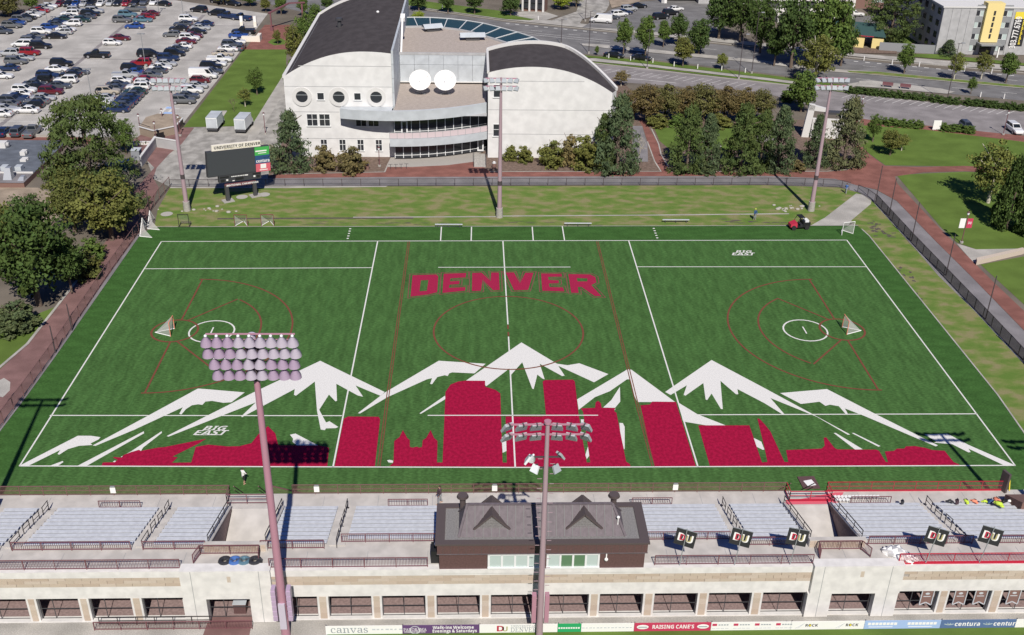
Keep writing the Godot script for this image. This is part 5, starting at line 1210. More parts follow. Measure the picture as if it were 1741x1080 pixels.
func far_buildings() -> void:
	# apartment block at upper right
	var b := thing("apartment_block", "grey apartment block with a yellow stair tower and a dark phone-number banner", "apartment block", Vector3(106.1, 0, -136.6), 0.0)
	part("wall", MB.new().span(0, 44, 0, 11.0, -38, -0.02), M.panel_grey, b)
	part("roof", MB.new().span(-0.3, 44.3, 11.0, 11.35, -38.3, 0.3), M.cap_white, b)
	for j in 5:
		part("wall_panel", MB.new().span([0.0, 2.1, 4.2, 6.2, 16.6][j] + 0.03, [2.1, 4.2, 6.2, 7.9, 24.0][j] - 0.03, 0.05, 10.95, -0.02, 0.14), M.panel_grey, b)
	for bay in [[7.95, 9.75], [14.2, 16.55]]:
		for k in 4:
			var y: float = 0.9 + k * 2.72
			part("spandrel", MB.new().span(bay[0], bay[1], y + 1.35, y + 2.65, -0.02, 0.02), M.steel_grey, b)
			var w := part("window", MB.new().span(bay[0] + 0.05, bay[1] - 0.05, y, y + 0.08, -0.02, 0.09).span((bay[0] + bay[1]) / 2 - 0.05, (bay[0] + bay[1]) / 2 + 0.05, y, y + 1.3, 0.0, 0.09), M.frame_white, b)
			part("pane", MB.new().span(bay[0] + 0.08, (bay[0] + bay[1]) / 2, y + 0.08, y + 1.3, -0.02, 0.05), M.glass_dark if k % 2 else M.glass_light, w)
			part("pane", MB.new().span((bay[0] + bay[1]) / 2, bay[1] - 0.08, y + 0.08, y + 1.3, -0.02, 0.05), M.glass_light if k % 2 else M.glass_dark, w)
	var tw := part("stair_tower", MB.new().span(9.9, 14.0, 3.2, 12.3, -1.5, 1.0), M.yellow_wall, b)
	for k in 5:
		part("tower_window", MB.new().span(11.65, 12.15, 4.1 + k * 1.35, 5.15 + k * 1.35, 1.0, 1.04), M.glass_dark, tw)
	part("porch_roof", MB.new().span(9.5, 14.6, 2.75, 3.1, -0.5, 3.0), M.steel_grey, b)
	part("porch_post", MB.new().span(13.9, 14.2, 0, 2.75, 2.4, 2.7), M.white_paint, b)
	part("porch_door", MB.new().span(10.6, 13.4, 0, 2.6, -0.02, 0.1), M.glass_dark, b)
	var side := MB.new()
	for k in 4:
		for j in 9:
			part("side_window", MB.new().span(-0.06, 0.0, 0.9 + k * 2.72, 2.3 + k * 2.72, -3.0 - j * 4.0, -1.2 - j * 4.0), M.glass_dark, b)
	part("roof_plant", MB.new().span(9.0, 14.5, 11.35, 12.4, -14, -9), M.cap_white, b)
	var bn := thing("phone_banner", "tall dark banner with a white phone number and yellow top on the apartment block", "banner", Vector3(123.4, 0, -136.4), 0.0)
	part("cloth", MB.new().span(0, 3.3, 2.2, 8.6, 0.0, 0.05), M.dark, bn)
	part("header", MB.new().span(0, 3.3, 8.6, 10.2, 0.0, 0.05), M.yellow, bn)
	words("number", "303.777.6769", 1.5, M.white_paint, bn, Transform3D(Basis(Vector3(0, 1, 0), Vector3(-1, 0, 0), Vector3(0, 0, 1)), Vector3(1.05, 5.4, 0.06)), 0.62)
	for k in 15:
		part("small_print", MB.new().span(2.2, 2.2 + 0.5 - 0.12 * (k % 3), 2.6 + k * 0.39, 2.87 + k * 0.39, 0.05, 0.06), M.yellow, bn)
	# parking structure behind the big trees
	b = thing("parking_structure", "white concrete parking structure behind the tall grove at the top", "parking garage", Vector3(66, 0, -168))
	for k in 4:
		part("storey", MB.new().span(0, 30, k * 3.4 + 2.3, k * 3.4 + 3.6, -24, 0), M.precast, b)
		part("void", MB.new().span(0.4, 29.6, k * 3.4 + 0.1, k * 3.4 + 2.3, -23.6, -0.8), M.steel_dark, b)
	for j in 7:
		part("column", MB.new().span(j * 4.9, j * 4.9 + 0.6, 0, 13.6, -0.6, 0.1), M.precast, b)
	part("stair_flight", MB.new().loft([[Vector3(-3, 0, 0.1), Vector3(-3, 0, 1.5), Vector3(-3, 1.2, 1.5), Vector3(-3, 1.2, 0.1)], [Vector3(0, 5, 0.1), Vector3(0, 5, 1.5), Vector3(0, 6.2, 1.5), Vector3(0, 6.2, 0.1)]]), M.precast, b)
	# garage with a dark opening beyond the small car park
	b = thing("dark_garage", "low building with a dark open bay beyond the small car park", "garage", Vector3(49.5, 0, -190))
	part("wall", MB.new().span(-1, 0, 0, 5, -10, 0).span(9.5, 22, 0, 5, -10, 0).span(0, 9.5, 3.8, 5, -10, 0), M.panel_grey, b)
	part("interior", MB.new().span(0, 9.5, 0, 3.8, -9.9, -6), M.black, b)
	part("post", MB.new().span(-0.2, 0.5, 0, 3.8, -0.4, 0.1), M.white_paint, b)
	# grey shop with glazed doors
	b = thing("grey_shop", "grey brick shop with white glazed doors beyond the side street", "shop", Vector3(109.6, 0, -186.5))
	part("wall", MB.new().span(-8, 10, 0, 8, -10, 0), M.panel_grey, b)
	part("brick_wall", MB.new().span(-7.5, 3.2, 0, 6.0, 0, 0.05), M.brown_brick, b)
	for j in 3:
		var w := part("door", MB.new().span(3.6 + j * 1.5, 5.0 + j * 1.5, 0, 3.1, 0, 0.1), M.frame_white, b)
		part("door_glass", MB.new().span(3.8 + j * 1.5, 4.8 + j * 1.5, 0.3, 2.9, 0.1, 0.13), M.glass_green, w)
	for j in 4:
		part("window", MB.new().span(-2.4 + j * 1.2, -1.4 + j * 1.2, 1.7, 3.2, 0.05, 0.1), M.glass_light, b)
	b = thing("lattice_gatehouse", "small pale gatehouse with dark lattice windows behind the street trees", "gatehouse", Vector3(8.8, 0, -178.5), -0.3)
	for j in 4:
		part("pier", MB.new().span(j * 1.9 - 0.25, j * 1.9 + 0.25, 0, 5.5, -0.5, 0), M.cap_white, b)
		if j < 3:
			for k in 4:
				part("pane", MB.new().span(j * 1.9 + 0.25 + 0.7 * (k % 2), j * 1.9 + 0.9 + 0.7 * (k % 2), 0.8 + 1.6 * (k / 2), 2.2 + 1.6 * (k / 2), -0.3, -0.1), M.glass_dark, b)
	part("roof", MB.new().span(-0.6, 6.4, 5.5, 5.8, -4.5, 0.3), M.brown_brick, b)
	part("wall", MB.new().span(-0.25, 5.95, 0, 5.5, -4.2, -0.5), M.brown_brick, b)
	b = thing("street_office", "long low tan office building behind the trees at the top edge", "building", Vector3(-32, 0, -203))
	part("wall", MB.new().span(0, 34, 0, 7, -12, 0), M.sand, b)
	for j in 12:
		part("window", MB.new().span(1 + j * 2.8, 3 + j * 2.8, 1.0, 3.0, 0, 0.06), M.glass_dark, b)
	# yellow sign wall with a green awning roof
	b = thing("yellow_shop", "yellow painted cafe front with a sloping dark green roof beside the street", "cafe", Vector3(86.6, 0, -143.5), -0.35)
	part("wall", MB.new().span(-4, 4.2, 0, 3.0, -6, 0).span(6.0, 8.6, 0, 2.6, -3, 0), M.yellow_wall, b)
	part("roof", MB.new().loft([[Vector3(-4.4, 2.95, 0.4), Vector3(-4.4, 3.1, 0.4), Vector3(-4.4, 4.6, -7.0), Vector3(-4.4, 4.4, -7.0)], [Vector3(9.0, 2.95, 0.4), Vector3(9.0, 3.1, 0.4), Vector3(7.5, 4.6, -7.0), Vector3(7.5, 4.4, -7.0)]]), M.green_awning, b)
	part("trim", MB.new().span(-4.3, 6.2, 2.86, 3.02, 0.3, 0.45), M.crimson, b)
	for j in 6:
		part("sign_stroke", MB.new().span(-0.9 + j * 0.62, -0.62 + j * 0.62, 0.7, 1.05 + 0.12 * (j % 3), 0.0, 0.05), M.dark, b)
	part("sign_emblem", MB.new().span(0.2, 1.4, 1.6, 1.75, 0, 0.05).span(0.4, 1.2, 1.95, 2.1, 0, 0.05), M.dark, b)
	var w := MB.new()
	w.span(0, 13.5, 0, 2.0, -0.15, 0.15)
	lone("grey_screen_wall", w, M.steel_grey, "long plain grey screen wall between the cafe and the apartment block", "wall", "", Vector3(93.5, 0, -139.6)).rotation.y = -0.2

func left_building() -> void:
	var b := thing("low_building", "low building with a flat blue-grey roof full of vents at the left edge", "building")
	var h := 0.8
	part("wall", MB.new().span(-116, -76.0, 0, h, -67.9, -47.4), M.brown_brick, b)
	part("roof", MB.new().poly(pv([Vector2(-116, -67.9), Vector2(-76.0, -67.9), Vector2(-76.0, -51.6), Vector2(-116, -51.6)]), h + 0.03), M.roof_blue, b)
	part("roof_front", MB.new().poly(pv([Vector2(-116, -51.6), Vector2(-76.0, -51.6), Vector2(-76.0, -47.3), Vector2(-116, -47.3)]), h + 0.03), M.grey_path, b)
	part("parapet", MB.new().span(-116, -76.0, h + 0.04, h + 0.3, -51.7, -51.5), M.cap_white, b)
	for j in 6:
		var x: float = [-83.4, -81.9, -80.3, -78.6, -76.3, -84.6][j]
		part("roof_box", MB.new().span(x - 3.0, x - 2.0, h, h + 0.75, -53.8, -52.6), M.panel, b)
	for q in [[-85.6, -64.2, 1.5, 1.0], [-80.6, -60.6, 0.6, 0.7], [-79.4, -57.6, 0.7, 0.4]]:
		var u := part("air_unit", MB.new().span(q[0] - q[2], q[0] + q[2] * 0.4, h, h + q[3], q[1] - 0.7, q[1] + 0.7), M.cap_white, b)
		part("fan", MB.new().tube(Vector3(q[0] + q[2] * 0.4, h + q[3] * 0.5, q[1]), Vector3(q[0] + q[2] * 0.7, h + q[3] * 0.5, q[1]), q[3] * 0.45, q[3] * 0.4, 10), M.panel_grey, u)
	for q in [[-82.2, -49.0, 1.0, 1.3], [-79.0, -49.2, 0.7, 1.8], [-86.6, -49.0, 0.6, 1.2], [-76.8, -48.8, 0.5, 0.5]]:
		part("duct", MB.new().loft([[Vector3(q[0] - q[2], h, q[1] + 0.7), Vector3(q[0] + q[2], h, q[1] + 0.7), Vector3(q[0] + q[2], h, q[1] - 0.7), Vector3(q[0] - q[2], h, q[1] - 0.7)], [Vector3(q[0] - q[2] * 0.5, h + q[3], q[1]), Vector3(q[0] + q[2] * 0.7, h + q[3], q[1]), Vector3(q[0] + q[2] * 0.7, h + q[3], q[1] - 0.8), Vector3(q[0] - q[2] * 0.5, h + q[3], q[1] - 0.8)]]), M.galvanised, b)
	flat("dirt_yard", pv([Vector2(-116, -47.4), Vector2(-74, -47.4), Vector2(-66, -42), Vector2(-66, -22), Vector2(-116, -18)]), 0.0, M.sand)
	var w := MB.new().span(-116, -76.5, 0.0, 0.5, -72.3, -71.9)
	lone("lot_wall", w, M.concrete, "low pale retaining wall along the near edge of the car park", "wall")
	w = MB.new().span(-116, -72, 0.0, 0.012, -71.9, -68.4)
	struct("brick_verge", w, M.brick)
	# stair entrance and fenced yard walls by the car park corner
	b = thing("stair_entrance", "angular cream concrete stair entrance at the corner of the car park", "stairwell")
	var p := pv([Vector2(-64.96, -73.64), Vector2(-61.84, -71.42), Vector2(-58.52, -74.1), Vector2(-58.37, -78.84), Vector2(-60.26, -81.24), Vector2(-63.62, -81.52), Vector2(-65.24, -79.39)])
	part("wall", MB.new().prism(p, 0, 1.5), M.sand, b)
	part("opening", MB.new().quad(Vector3(-61.46, 0.05, Vector2(-61.46, -70.78).y + 0.25), Vector3(-60.13, 0.05, Vector2(-60.13, -72.1).y + 0.25), Vector3(-60.13, 1.2, Vector2(-60.13, -72.1).y + 0.25), Vector3(-61.46, 1.2, Vector2(-61.46, -70.78).y + 0.25)), M.black, b)
	part("coping", MB.new().bar(Vector3(-64.96, 1.55, Vector2(-64.96, -73.64).y), Vector3(-61.84, 1.55, Vector2(-61.84, -71.42).y), 0.3, 0.12).bar(Vector3(-61.84, 1.55, Vector2(-61.84, -71.42).y), Vector3(-58.52, 1.55, Vector2(-58.52, -74.1).y), 0.3, 0.12).bar(Vector3(-58.52, 1.55, Vector2(-58.52, -74.1).y), Vector3(-58.37, 1.55, Vector2(-58.37, -78.84).y), 0.3, 0.12), M.cap_white, b)
	part("handrail", MB.new().bar(Vector3(-64.96, 2.2, Vector2(-64.96, -73.64).y), Vector3(-62.26, 2.2, Vector2(-62.26, -71.41).y), 0.08).bar(Vector3(-59.93, 2.2, Vector2(-59.93, -78.12).y), Vector3(-58.04, 2.2, Vector2(-58.04, -76.12).y), 0.08), M.rail_black, b)
	for q in [[Vector2(-60.43, -67.64), Vector2(-60.19, -56.98), "grey yard wall running beside the brick path below the car park"], [Vector2(-60.17, -67.02), Vector2(-55.94, -65.25), "short grey yard wall with a rail facing the service drive"], [Vector2(-64.91, -68.18), Vector2(-60.6, -68.26), "low cream wall between the stair entrance and the big pine"]]:
		var m := MB.new()
		var hh: float = 0.5 if "cream" in q[2] else 1.7
		m.bar(Vector3(q[0].x, hh / 2, q[0].y), Vector3(q[1].x, hh / 2, q[1].y), 0.25, hh)
		var o := thing("yard_wall", q[2], "wall")
		part("wall", m, M.precast if hh < 1 else M.panel_grey, o)
		part("coping", MB.new().bar(Vector3(q[0].x, hh + 0.06, q[0].y), Vector3(q[1].x, hh + 0.06, q[1].y), 0.4, 0.12), M.cap_white, o)
	for q in [[Vector2(-61.98, -60.97), "tall grey utility cabinet behind the yard wall", 0.7], [Vector2(-62.34, -55.27), "squat green utility cabinet beside the oak trees", 1.2]]:
		var o := thing("utility_cabinet", q[1], "utility box", Vector3(q[0].x, 0, q[0].y))
		part("cabinet", MB.new().span(-q[2], q[2], 0, 1.7, -0.8, 0.8), M.galvanised if q[2] < 1.0 else M.green_awning, o)
		part("lid", MB.new().span(-q[2] - 0.08, q[2] + 0.08, 1.7, 1.78, -0.88, 0.88), M.panel, o)

func chain_fence(called: String, label: String, pts: Array, h: float, gap: float, cloth: Material, m: Material) -> Node3D:
	var f := thing(called, label, "fence")
	var carry := 0.0
	for j in pts.size() - 1:
		var a := Vector3(pts[j].x, 0, pts[j].y)
		var b := Vector3(pts[j + 1].x, 0, pts[j + 1].y)
		var l := a.distance_to(b)
		var t := carry
		while t < l:
			var p := a.lerp(b, t / l)
			part("post", MB.new().tube(p, p + Vector3(0, h + 0.06, 0), 0.05, 0.05, 6), m, f)
			t += gap
		carry = t - l
		part("top_rail", MB.new().tube(a + Vector3(0, h, 0), b + Vector3(0, h, 0), 0.045, 0.045, 6), m, f)
		part("bottom_rail", MB.new().tube(a + Vector3(0, 0.08, 0), b + Vector3(0, 0.08, 0), 0.03, 0.03, 5), m, f)
		part("mesh_panel", MB.new().quad(a + Vector3(0, 0.1, 0), b + Vector3(0, 0.1, 0), b + Vector3(0, h, 0), a + Vector3(0, h, 0)), cloth, f)
	return f

func fences() -> void:
	chain_fence("back_fence", "long dark chain-link fence along the top of the grass bank behind the field", [Vector2(-53.14, -47.93), Vector2(-37.63, -48.39), Vector2(-20.13, -48.74), Vector2(1.9, -49.28), Vector2(43.9, -50.09), Vector2(52.7, -49.81), Vector2(56.16, -49.19), Vector2(57.65, -48.28)], 1.25, 3.05, M.chain, M.pole_dark)
	chain_fence("gate_fence", "low chain-link gate fence at the top of the concrete walk", [Vector2(58.51, -46.99), Vector2(59.48, -45.21), Vector2(59.99, -42.71)], 1.3, 2.2, M.chain, M.pole_dark)
	var rf := chain_fence("right_fence", "dark cloth-covered fence running down the right side of the field", [Vector2(59.92, -42.21), Vector2(60.03, -36.24), Vector2(60.15, -27), Vector2(60.52, -15.11), Vector2(60.87, -2.96), Vector2(61.09, 7.25), Vector2(61.06, 15.83)], 1.5, 2.4, M.screen_cloth, M.pole_dark)
	for q in [[Vector2(60.09, -42.71), Vector2(60.36, -37.18), Vector2(60.38, -27.63), Vector2(60.97, -16.11), Vector2(61.08, -3.43), Vector2(61.34, 6.71)]]:
		for p in q:
			part("net_post", MB.new().tube(Vector3(p.x, 0, p.y), Vector3(p.x, 6.2, p.y), 0.08, 0.06, 7), M.pole_dark, rf)
	part("kerb", MB.new().ribbon(pv([Vector2(59.84, -41.96), Vector2(60.07, -26.79), Vector2(60.45, -14.92), Vector2(60.81, -2.81), Vector2(61.03, 7.39)]), 0.3, 0.03), M.concrete, rf)
	var lf := chain_fence("left_fence", "brown chain-link fence running down the left side of the field", [Vector2(-53.14, -47.93), Vector2(-53.49, -42.43), Vector2(-53.56, -37.23), Vector2(-53.09, -29.75), Vector2(-53.26, -15.4), Vector2(-53.17, 4.98), Vector2(-53.29, 13.89), Vector2(-53.54, 20.46), Vector2(-53.75, 28.62)], 1.7, 2.6, M.chain, M.rail_brown)
	for p in [Vector2(-53.56, -37.23), Vector2(-53.21, -31.46), Vector2(-53.04, -0.38), Vector2(-53.17, 4.98)]:
		part("net_post", MB.new().tube(Vector3(p.x, 0, p.y), Vector3(p.x, 3.7, p.y), 0.08, 0.06, 7), M.pole_dark, lf)

func floodlight(parent: Node3D, at: Vector3, yaw: float, pitch: float, round_lamp: bool, m: Material, s := 1.0) -> void:
	var b := Basis.from_euler(Vector3(pitch, yaw, 0))
	if round_lamp:
		var d := MB.new()  # bell shaped reflector, open below and in front
		var prof := [[0.0, 0.12], [0.08, 0.2], [0.26, 0.36], [0.5, 0.45], [0.66, 0.46]]
		for j in prof.size() - 1:
			d.tube(at + b * Vector3(0, -prof[j][0] * 0.45, prof[j][0]) * s, at + b * Vector3(0, -prof[j + 1][0] * 0.45, prof[j + 1][0]) * s, prof[j][1] * s, prof[j + 1][1] * s, 12, j == 3)
		var o := part("lamp", d, m, parent)
		part("lamp_neck", MB.new().ball(at + b * Vector3(0, 0.05, -0.05) * s, Vector3.ONE * 0.13 * s, 8, 5), M.lamp_white, o)
	else:
		var o := part("lamp", MB.new().loft([[at + b * Vector3(-0.36, 0.1, -0.22) * s, at + b * Vector3(0.36, 0.1, -0.22) * s, at + b * Vector3(0.36, 0.34, -0.16) * s, at + b * Vector3(-0.36, 0.34, -0.16) * s], [at + b * Vector3(-0.46, -0.16, 0.62) * s, at + b * Vector3(0.46, -0.16, 0.62) * s, at + b * Vector3(0.46, 0.05, 0.66) * s, at + b * Vector3(-0.46, 0.05, 0.66) * s]]), m, parent)
		part("bracket", MB.new().bar(at + b * Vector3(0, 0.35, -0.15) * s, at + b * Vector3(0, 0.05, -0.35) * s, 0.1 * s), M.steel_dark, o)

func light_poles() -> void:
	# three tall poles behind the field and their like outside the picture
	for q in [[Vector2(-48.13, -38.21), 20.6, "tall mauve floodlight pole behind the field beside the scoreboard", 0], [Vector2(-0.39, -36.14), 21.6, "tall mauve floodlight pole behind the middle of the field", 0], [Vector2(48.61, -39.18), 21.2, "tall mauve floodlight pole behind the right corner of the field", 0], [Vector2(-47.9, 43.7), 29.4, "tall floodlight pole off the left end of the grandstand", 1], [Vector2(47.6, 43.4), 21.8, "tall floodlight pole off the right end of the grandstand", 1], [Vector2(56.5, 46.5), 23.5, "tall floodlight pole beyond the right end of the grandstand", 1]]:
		var h: float = q[1]
		var facing := 1.0 if q[0].y < 0 else -1.0
		var o := thing("floodlight_pole", q[2], "light pole", Vector3(q[0].x, 0, q[0].y), 0.0, "floodlight poles round the field")
		part("footing", MB.new().tube(Vector3.ZERO, Vector3(0, 1.5, 0), 0.55, 0.5, 14), M.concrete, o)
		part("pole", MB.new().tube(Vector3(0, 1.4, 0), Vector3(0, h, 0), 0.36, 0.17, 12), M.pole_pale, o)
		part("pole_joint", MB.new().tube(Vector3(0, 5.2, 0), Vector3(0, 5.9, 0), 0.345, 0.33, 12), M.pole_dark, o)
		for k in 2:
			part("crossarm", MB.new().bar(Vector3(-2.35, h - 0.1 - k * 1.15, 0.05 * facing), Vector3(2.35, h - 0.1 - k * 1.15, 0.05 * facing), 0.14), M.pole_mauve, o)
			for j in 6:
				var x := -2.3 + j * 0.92
				floodlight(o, Vector3(x, h - 0.35 - k * 1.15, 0.15 * facing), (0.0 if facing > 0 else PI) - x * 0.24 * facing, 0.45, false, M.lamp_grey, 0.8 if facing > 0 else 1.2)
	# near left pole with its four rows of bell lamps
	var o := thing("floodlight_pole", "nearest mauve floodlight pole with four rows of bell lamps, left of centre", "light pole", Vector3(-19.35, 0, 50.2), 0.0, "floodlight poles round the field")
	var h := 27.4
	part("pole", MB.new().tube(Vector3.ZERO, Vector3(0, h, 0), 0.36, 0.2, 16), M.pole_mauve, o)
	part("cap", MB.new().tube(Vector3(0, h, 0), Vector3(0, h + 0.5, 0), 0.28, 0.24, 14).ball(Vector3(0, h + 0.55, 0), Vector3(0.3, 0.16, 0.3), 12, 6), M.lamp_mauve_pale, o)
	for k in 4:
		var n: int = [9, 9, 8, 8][k]
		var y: float = h + 0.80 - k * 0.86
		var w: float = [5.8, 5.9, 5.4, 5.3][k]
		part("crossarm", MB.new().bar(Vector3(-w / 2 - 0.1, y, 0.35), Vector3(w / 2 + 0.1, y, 0.35), 0.09).bar(Vector3(-w / 2 - 0.1, y - 0.45, 0.3), Vector3(w / 2 + 0.1, y - 0.45, 0.3), 0.05), M.pole_mauve if k == 0 else M.pole_dark, o)
		for j in n:
			var x := lerpf(-w / 2, w / 2, j / (n - 1.0)) + 0.08 * (k - 1)
			floodlight(o, Vector3(x, y - 0.15, 0.5), PI - x * 0.2 - (0.1 if k > 1 else 0.0), 1.12, true, M.lamp_mauve if (j < 3 or (k > 1 and j > 4)) else M.lamp_mauve_pale, 0.9)
	part("lamp_core", MB.new().span(-0.5, 0.5, h - 3.0, h - 0.3, -0.28, 0.3), M.pole_dark, o)
	for s in [-0.58, 0.6]:
		var cab := part("control_box", MB.new().span(s - 0.16, s + 0.16, 2.0, 5.4 - absf(s) * 0.2, -0.3, 0.3), M.lamp_mauve, o)
		for k in 6:
			part("box_door", MB.new().span(s - 0.18, s + 0.18, 2.1 + k * 0.52, 2.5 + k * 0.52, 0.3, 0.36), M.lamp_mauve, cab)
	part("control_panel", MB.new().span(-0.26, 0.26, 1.3, 3.9, 0.3, 0.5), M.lamp_mauve_pale, o)
	# near right pole with flat floodlights
	o = thing("floodlight_pole", "pale mauve floodlight pole with grey box lamps in front of the press box", "light pole", Vector3(1.05, 0, 50.6), 0.0, "floodlight poles round the field")
	h = 20.9
	part("pole", MB.new().tube(Vector3.ZERO, Vector3(0, h, 0), 0.28, 0.15, 16), M.pole_pale, o)
	part("cap", MB.new().tube(Vector3(0, h, 0), Vector3(0, h + 0.2, 0), 0.26, 0.26, 14), M.pole_mauve, o)
	for k in 2:
		var y := h - 0.28 - k * 0.86
		part("crossarm", MB.new().bar(Vector3(-2.9, y, -0.25), Vector3(2.9, y, -0.25), 0.11), M.pole_mauve, o)
		for j in 6:
			var x: float = [-2.75, -1.75, -0.75, 0.7, 1.7, 2.7][j]
			floodlight(o, Vector3(x, y - 0.28, -0.25), PI - x * 0.2, 0.72, false, M.lamp_grey, 0.93)
	for q in [[-0.95, 18.0, 0.9], [0.9, 18.0, -0.9], [-0.7, 16.95, 2.4], [0.65, 16.95, -2.4], [-1.2, 17.7, 1.4]]:
		floodlight(o, Vector3(q[0], q[1], -0.1), PI + q[2], 0.7, q[2] > 0.8 and q[2] < 1.0, M.lamp_white if q[0] < 0 else M.lamp_grey, 0.72)
	part("lower_arm", MB.new().bar(Vector3(-1.2, 17.8, -0.2), Vector3(1.1, 17.8, -0.2), 0.1).bar(Vector3(-0.9, 16.85, -0.2), Vector3(0.9, 16.85, -0.2), 0.1), M.pole_dark, o)
	for k in 34:
		var y := 3.0 + k * 0.45
		part("step_peg", MB.new().bar(Vector3(-0.28 if k % 2 else 0.28, y, 0.1), Vector3(-0.62 if k % 2 else 0.62, y, 0.1), 0.035), M.pole_pale, o)
	for s in [-0.52, 0.5]:
		part("control_box", MB.new().span(s - 0.17, s + 0.17, 1.9, 4.7, -0.25, 0.25), M.pole_mauve, o)

func scoreboard() -> void:
	var a := Vector3(-42.757, 0, -42.063)
	var s := thing("scoreboard", "dark video scoreboard on two posts with a cream title board above", "scoreboard", a, 0.526)
	for x in [0.05, 4.48]:
		part("post", MB.new().span(x - 0.27, x + 0.27, 0, 2.6, -0.27, 0.27), M.steel_dark, s)
		part("footing", MB.new().span(x - 0.85, x + 0.85, 0, 0.12, -0.75, 0.75), M.concrete, s)
	var t := -0.058
	var r := Basis(Vector3.BACK, t)
	var bx := func(called: String, x0: float, x1: float, y0: float, y1: float, z0: float, z1: float, m: Material) -> MeshInstance3D:
		return part(called, MB.new().box(Vector3((x0 + x1) / 2, (y0 + y1) / 2 + t * (x0 + x1) / 2, (z0 + z1) / 2), Vector3(x1 - x0, y1 - y0, z1 - z0), r), m, s)
	bx.call("cabinet", -2.6, 7.32, 4.3, 8.3, -0.5, 0.25, M.screen_frame)
	bx.call("screen", -2.5, 4.92, 4.42, 8.24, 0.25, 0.3, M.screen)
	bx.call("title_board", -1.58, 6.1, 8.36, 9.28, -0.2, 0.15, M.cream)
	bx.call("green_panel", 4.95, 7.3, 6.95, 8.29, 0.25, 0.3, M.banner_green)
	bx.call("navy_panel", 4.95, 7.3, 5.6, 6.95, 0.25, 0.3, M.navy)
	bx.call("coral_panel", 4.95, 7.3, 4.3, 5.6, 0.25, 0.3, M.coral)
	bx.call("white_square", 5.7, 6.6, 4.8, 5.5, 0.3, 0.33, M.white_paint)
	bx.call("score_panel", -1.05, 5.66, 3.2, 4.28, -0.4, 0.3, M.screen_frame)
	for q in [[-0.9, 0.5, 3.95, 4.2], [4.3, 5.55, 3.95, 4.2], [-0.8, -0.2, 3.3, 3.75], [1.5, 2.8, 3.4, 3.8], [4.9, 5.4, 3.4, 3.8]]:
		bx.call("digit_window", q[0], q[1], q[2], q[3], 0.3, 0.33, M.black)
	for q in [[0.05, 0.35, 3.45, 3.7], [1.0, 1.35, 3.3, 3.42], [3.15, 3.55, 3.95, 4.1], [4.4, 4.7, 3.55, 3.8]]:
		bx.call("lit_cell", q[0], q[1], q[2], q[3], 0.3, 0.34, M.white_paint)
	bx.call("beam", -0.2, 4.78, 2.4, 2.88, -0.25, 0.25, M.rail_maroon)
	var xf := func(x: float, y: float, z: float) -> Transform3D:
		return Transform3D(r, Vector3(x, y + t * x, z))
	words("title", "UNIVERSITY OF DENVER", 0.46, M.dark, s, xf.call(2.4, 8.86, 0.17), 1.05)
	for k in 14:
		part("small_print", MB.new().span(0.3 + k * 0.33, 0.3 + k * 0.33 + 0.26 - 0.06 * (k % 3), 8.49 - 0.058 * (0.3 + k * 0.33), 8.57 - 0.058 * (0.3 + k * 0.33), 0.15, 0.165), M.gold, s)
	words("panel_text", "centura", 0.52, M.white_paint, s, xf.call(6.15, 6.03, 0.32), 0.85)
	words("beam_text", "NATIONAL CHAMPIONS", 0.28, M.white_paint, s, xf.call(2.6, 2.64, 0.27), 1.2)
	words("beam_emblem", "DU", 0.3, M.white_paint, s, xf.call(0.25, 2.62, 0.27), 1.0)
	for q in [[5.1, 6.9, 7.55, 7.75], [5.5, 6.8, 7.25, 7.35], [5.5, 6.8, 4.5, 4.62]]:
		bx.call("panel_stroke", q[0], q[1], q[2], q[3], 0.3, 0.33, M.white_paint)
	for k in 5:
		part("panel_leaf", MB.new().bar(Vector3(6.55 + k * 0.13, 6.5 - 0.058 * 6.6, 0.32), Vector3(6.3 + k * 0.28, 6.62 - 0.058 * 6.6, 0.32), 0.05), M.glass_green, s)
	for k in 10:
		part("small_print", MB.new().span(0.9 + k * 0.26, 1.1 + k * 0.26, 3.98 - 0.058 * (1 + k * 0.26), 4.1 - 0.058 * (1 + k * 0.26), 0.3, 0.32), M.white_paint, s)

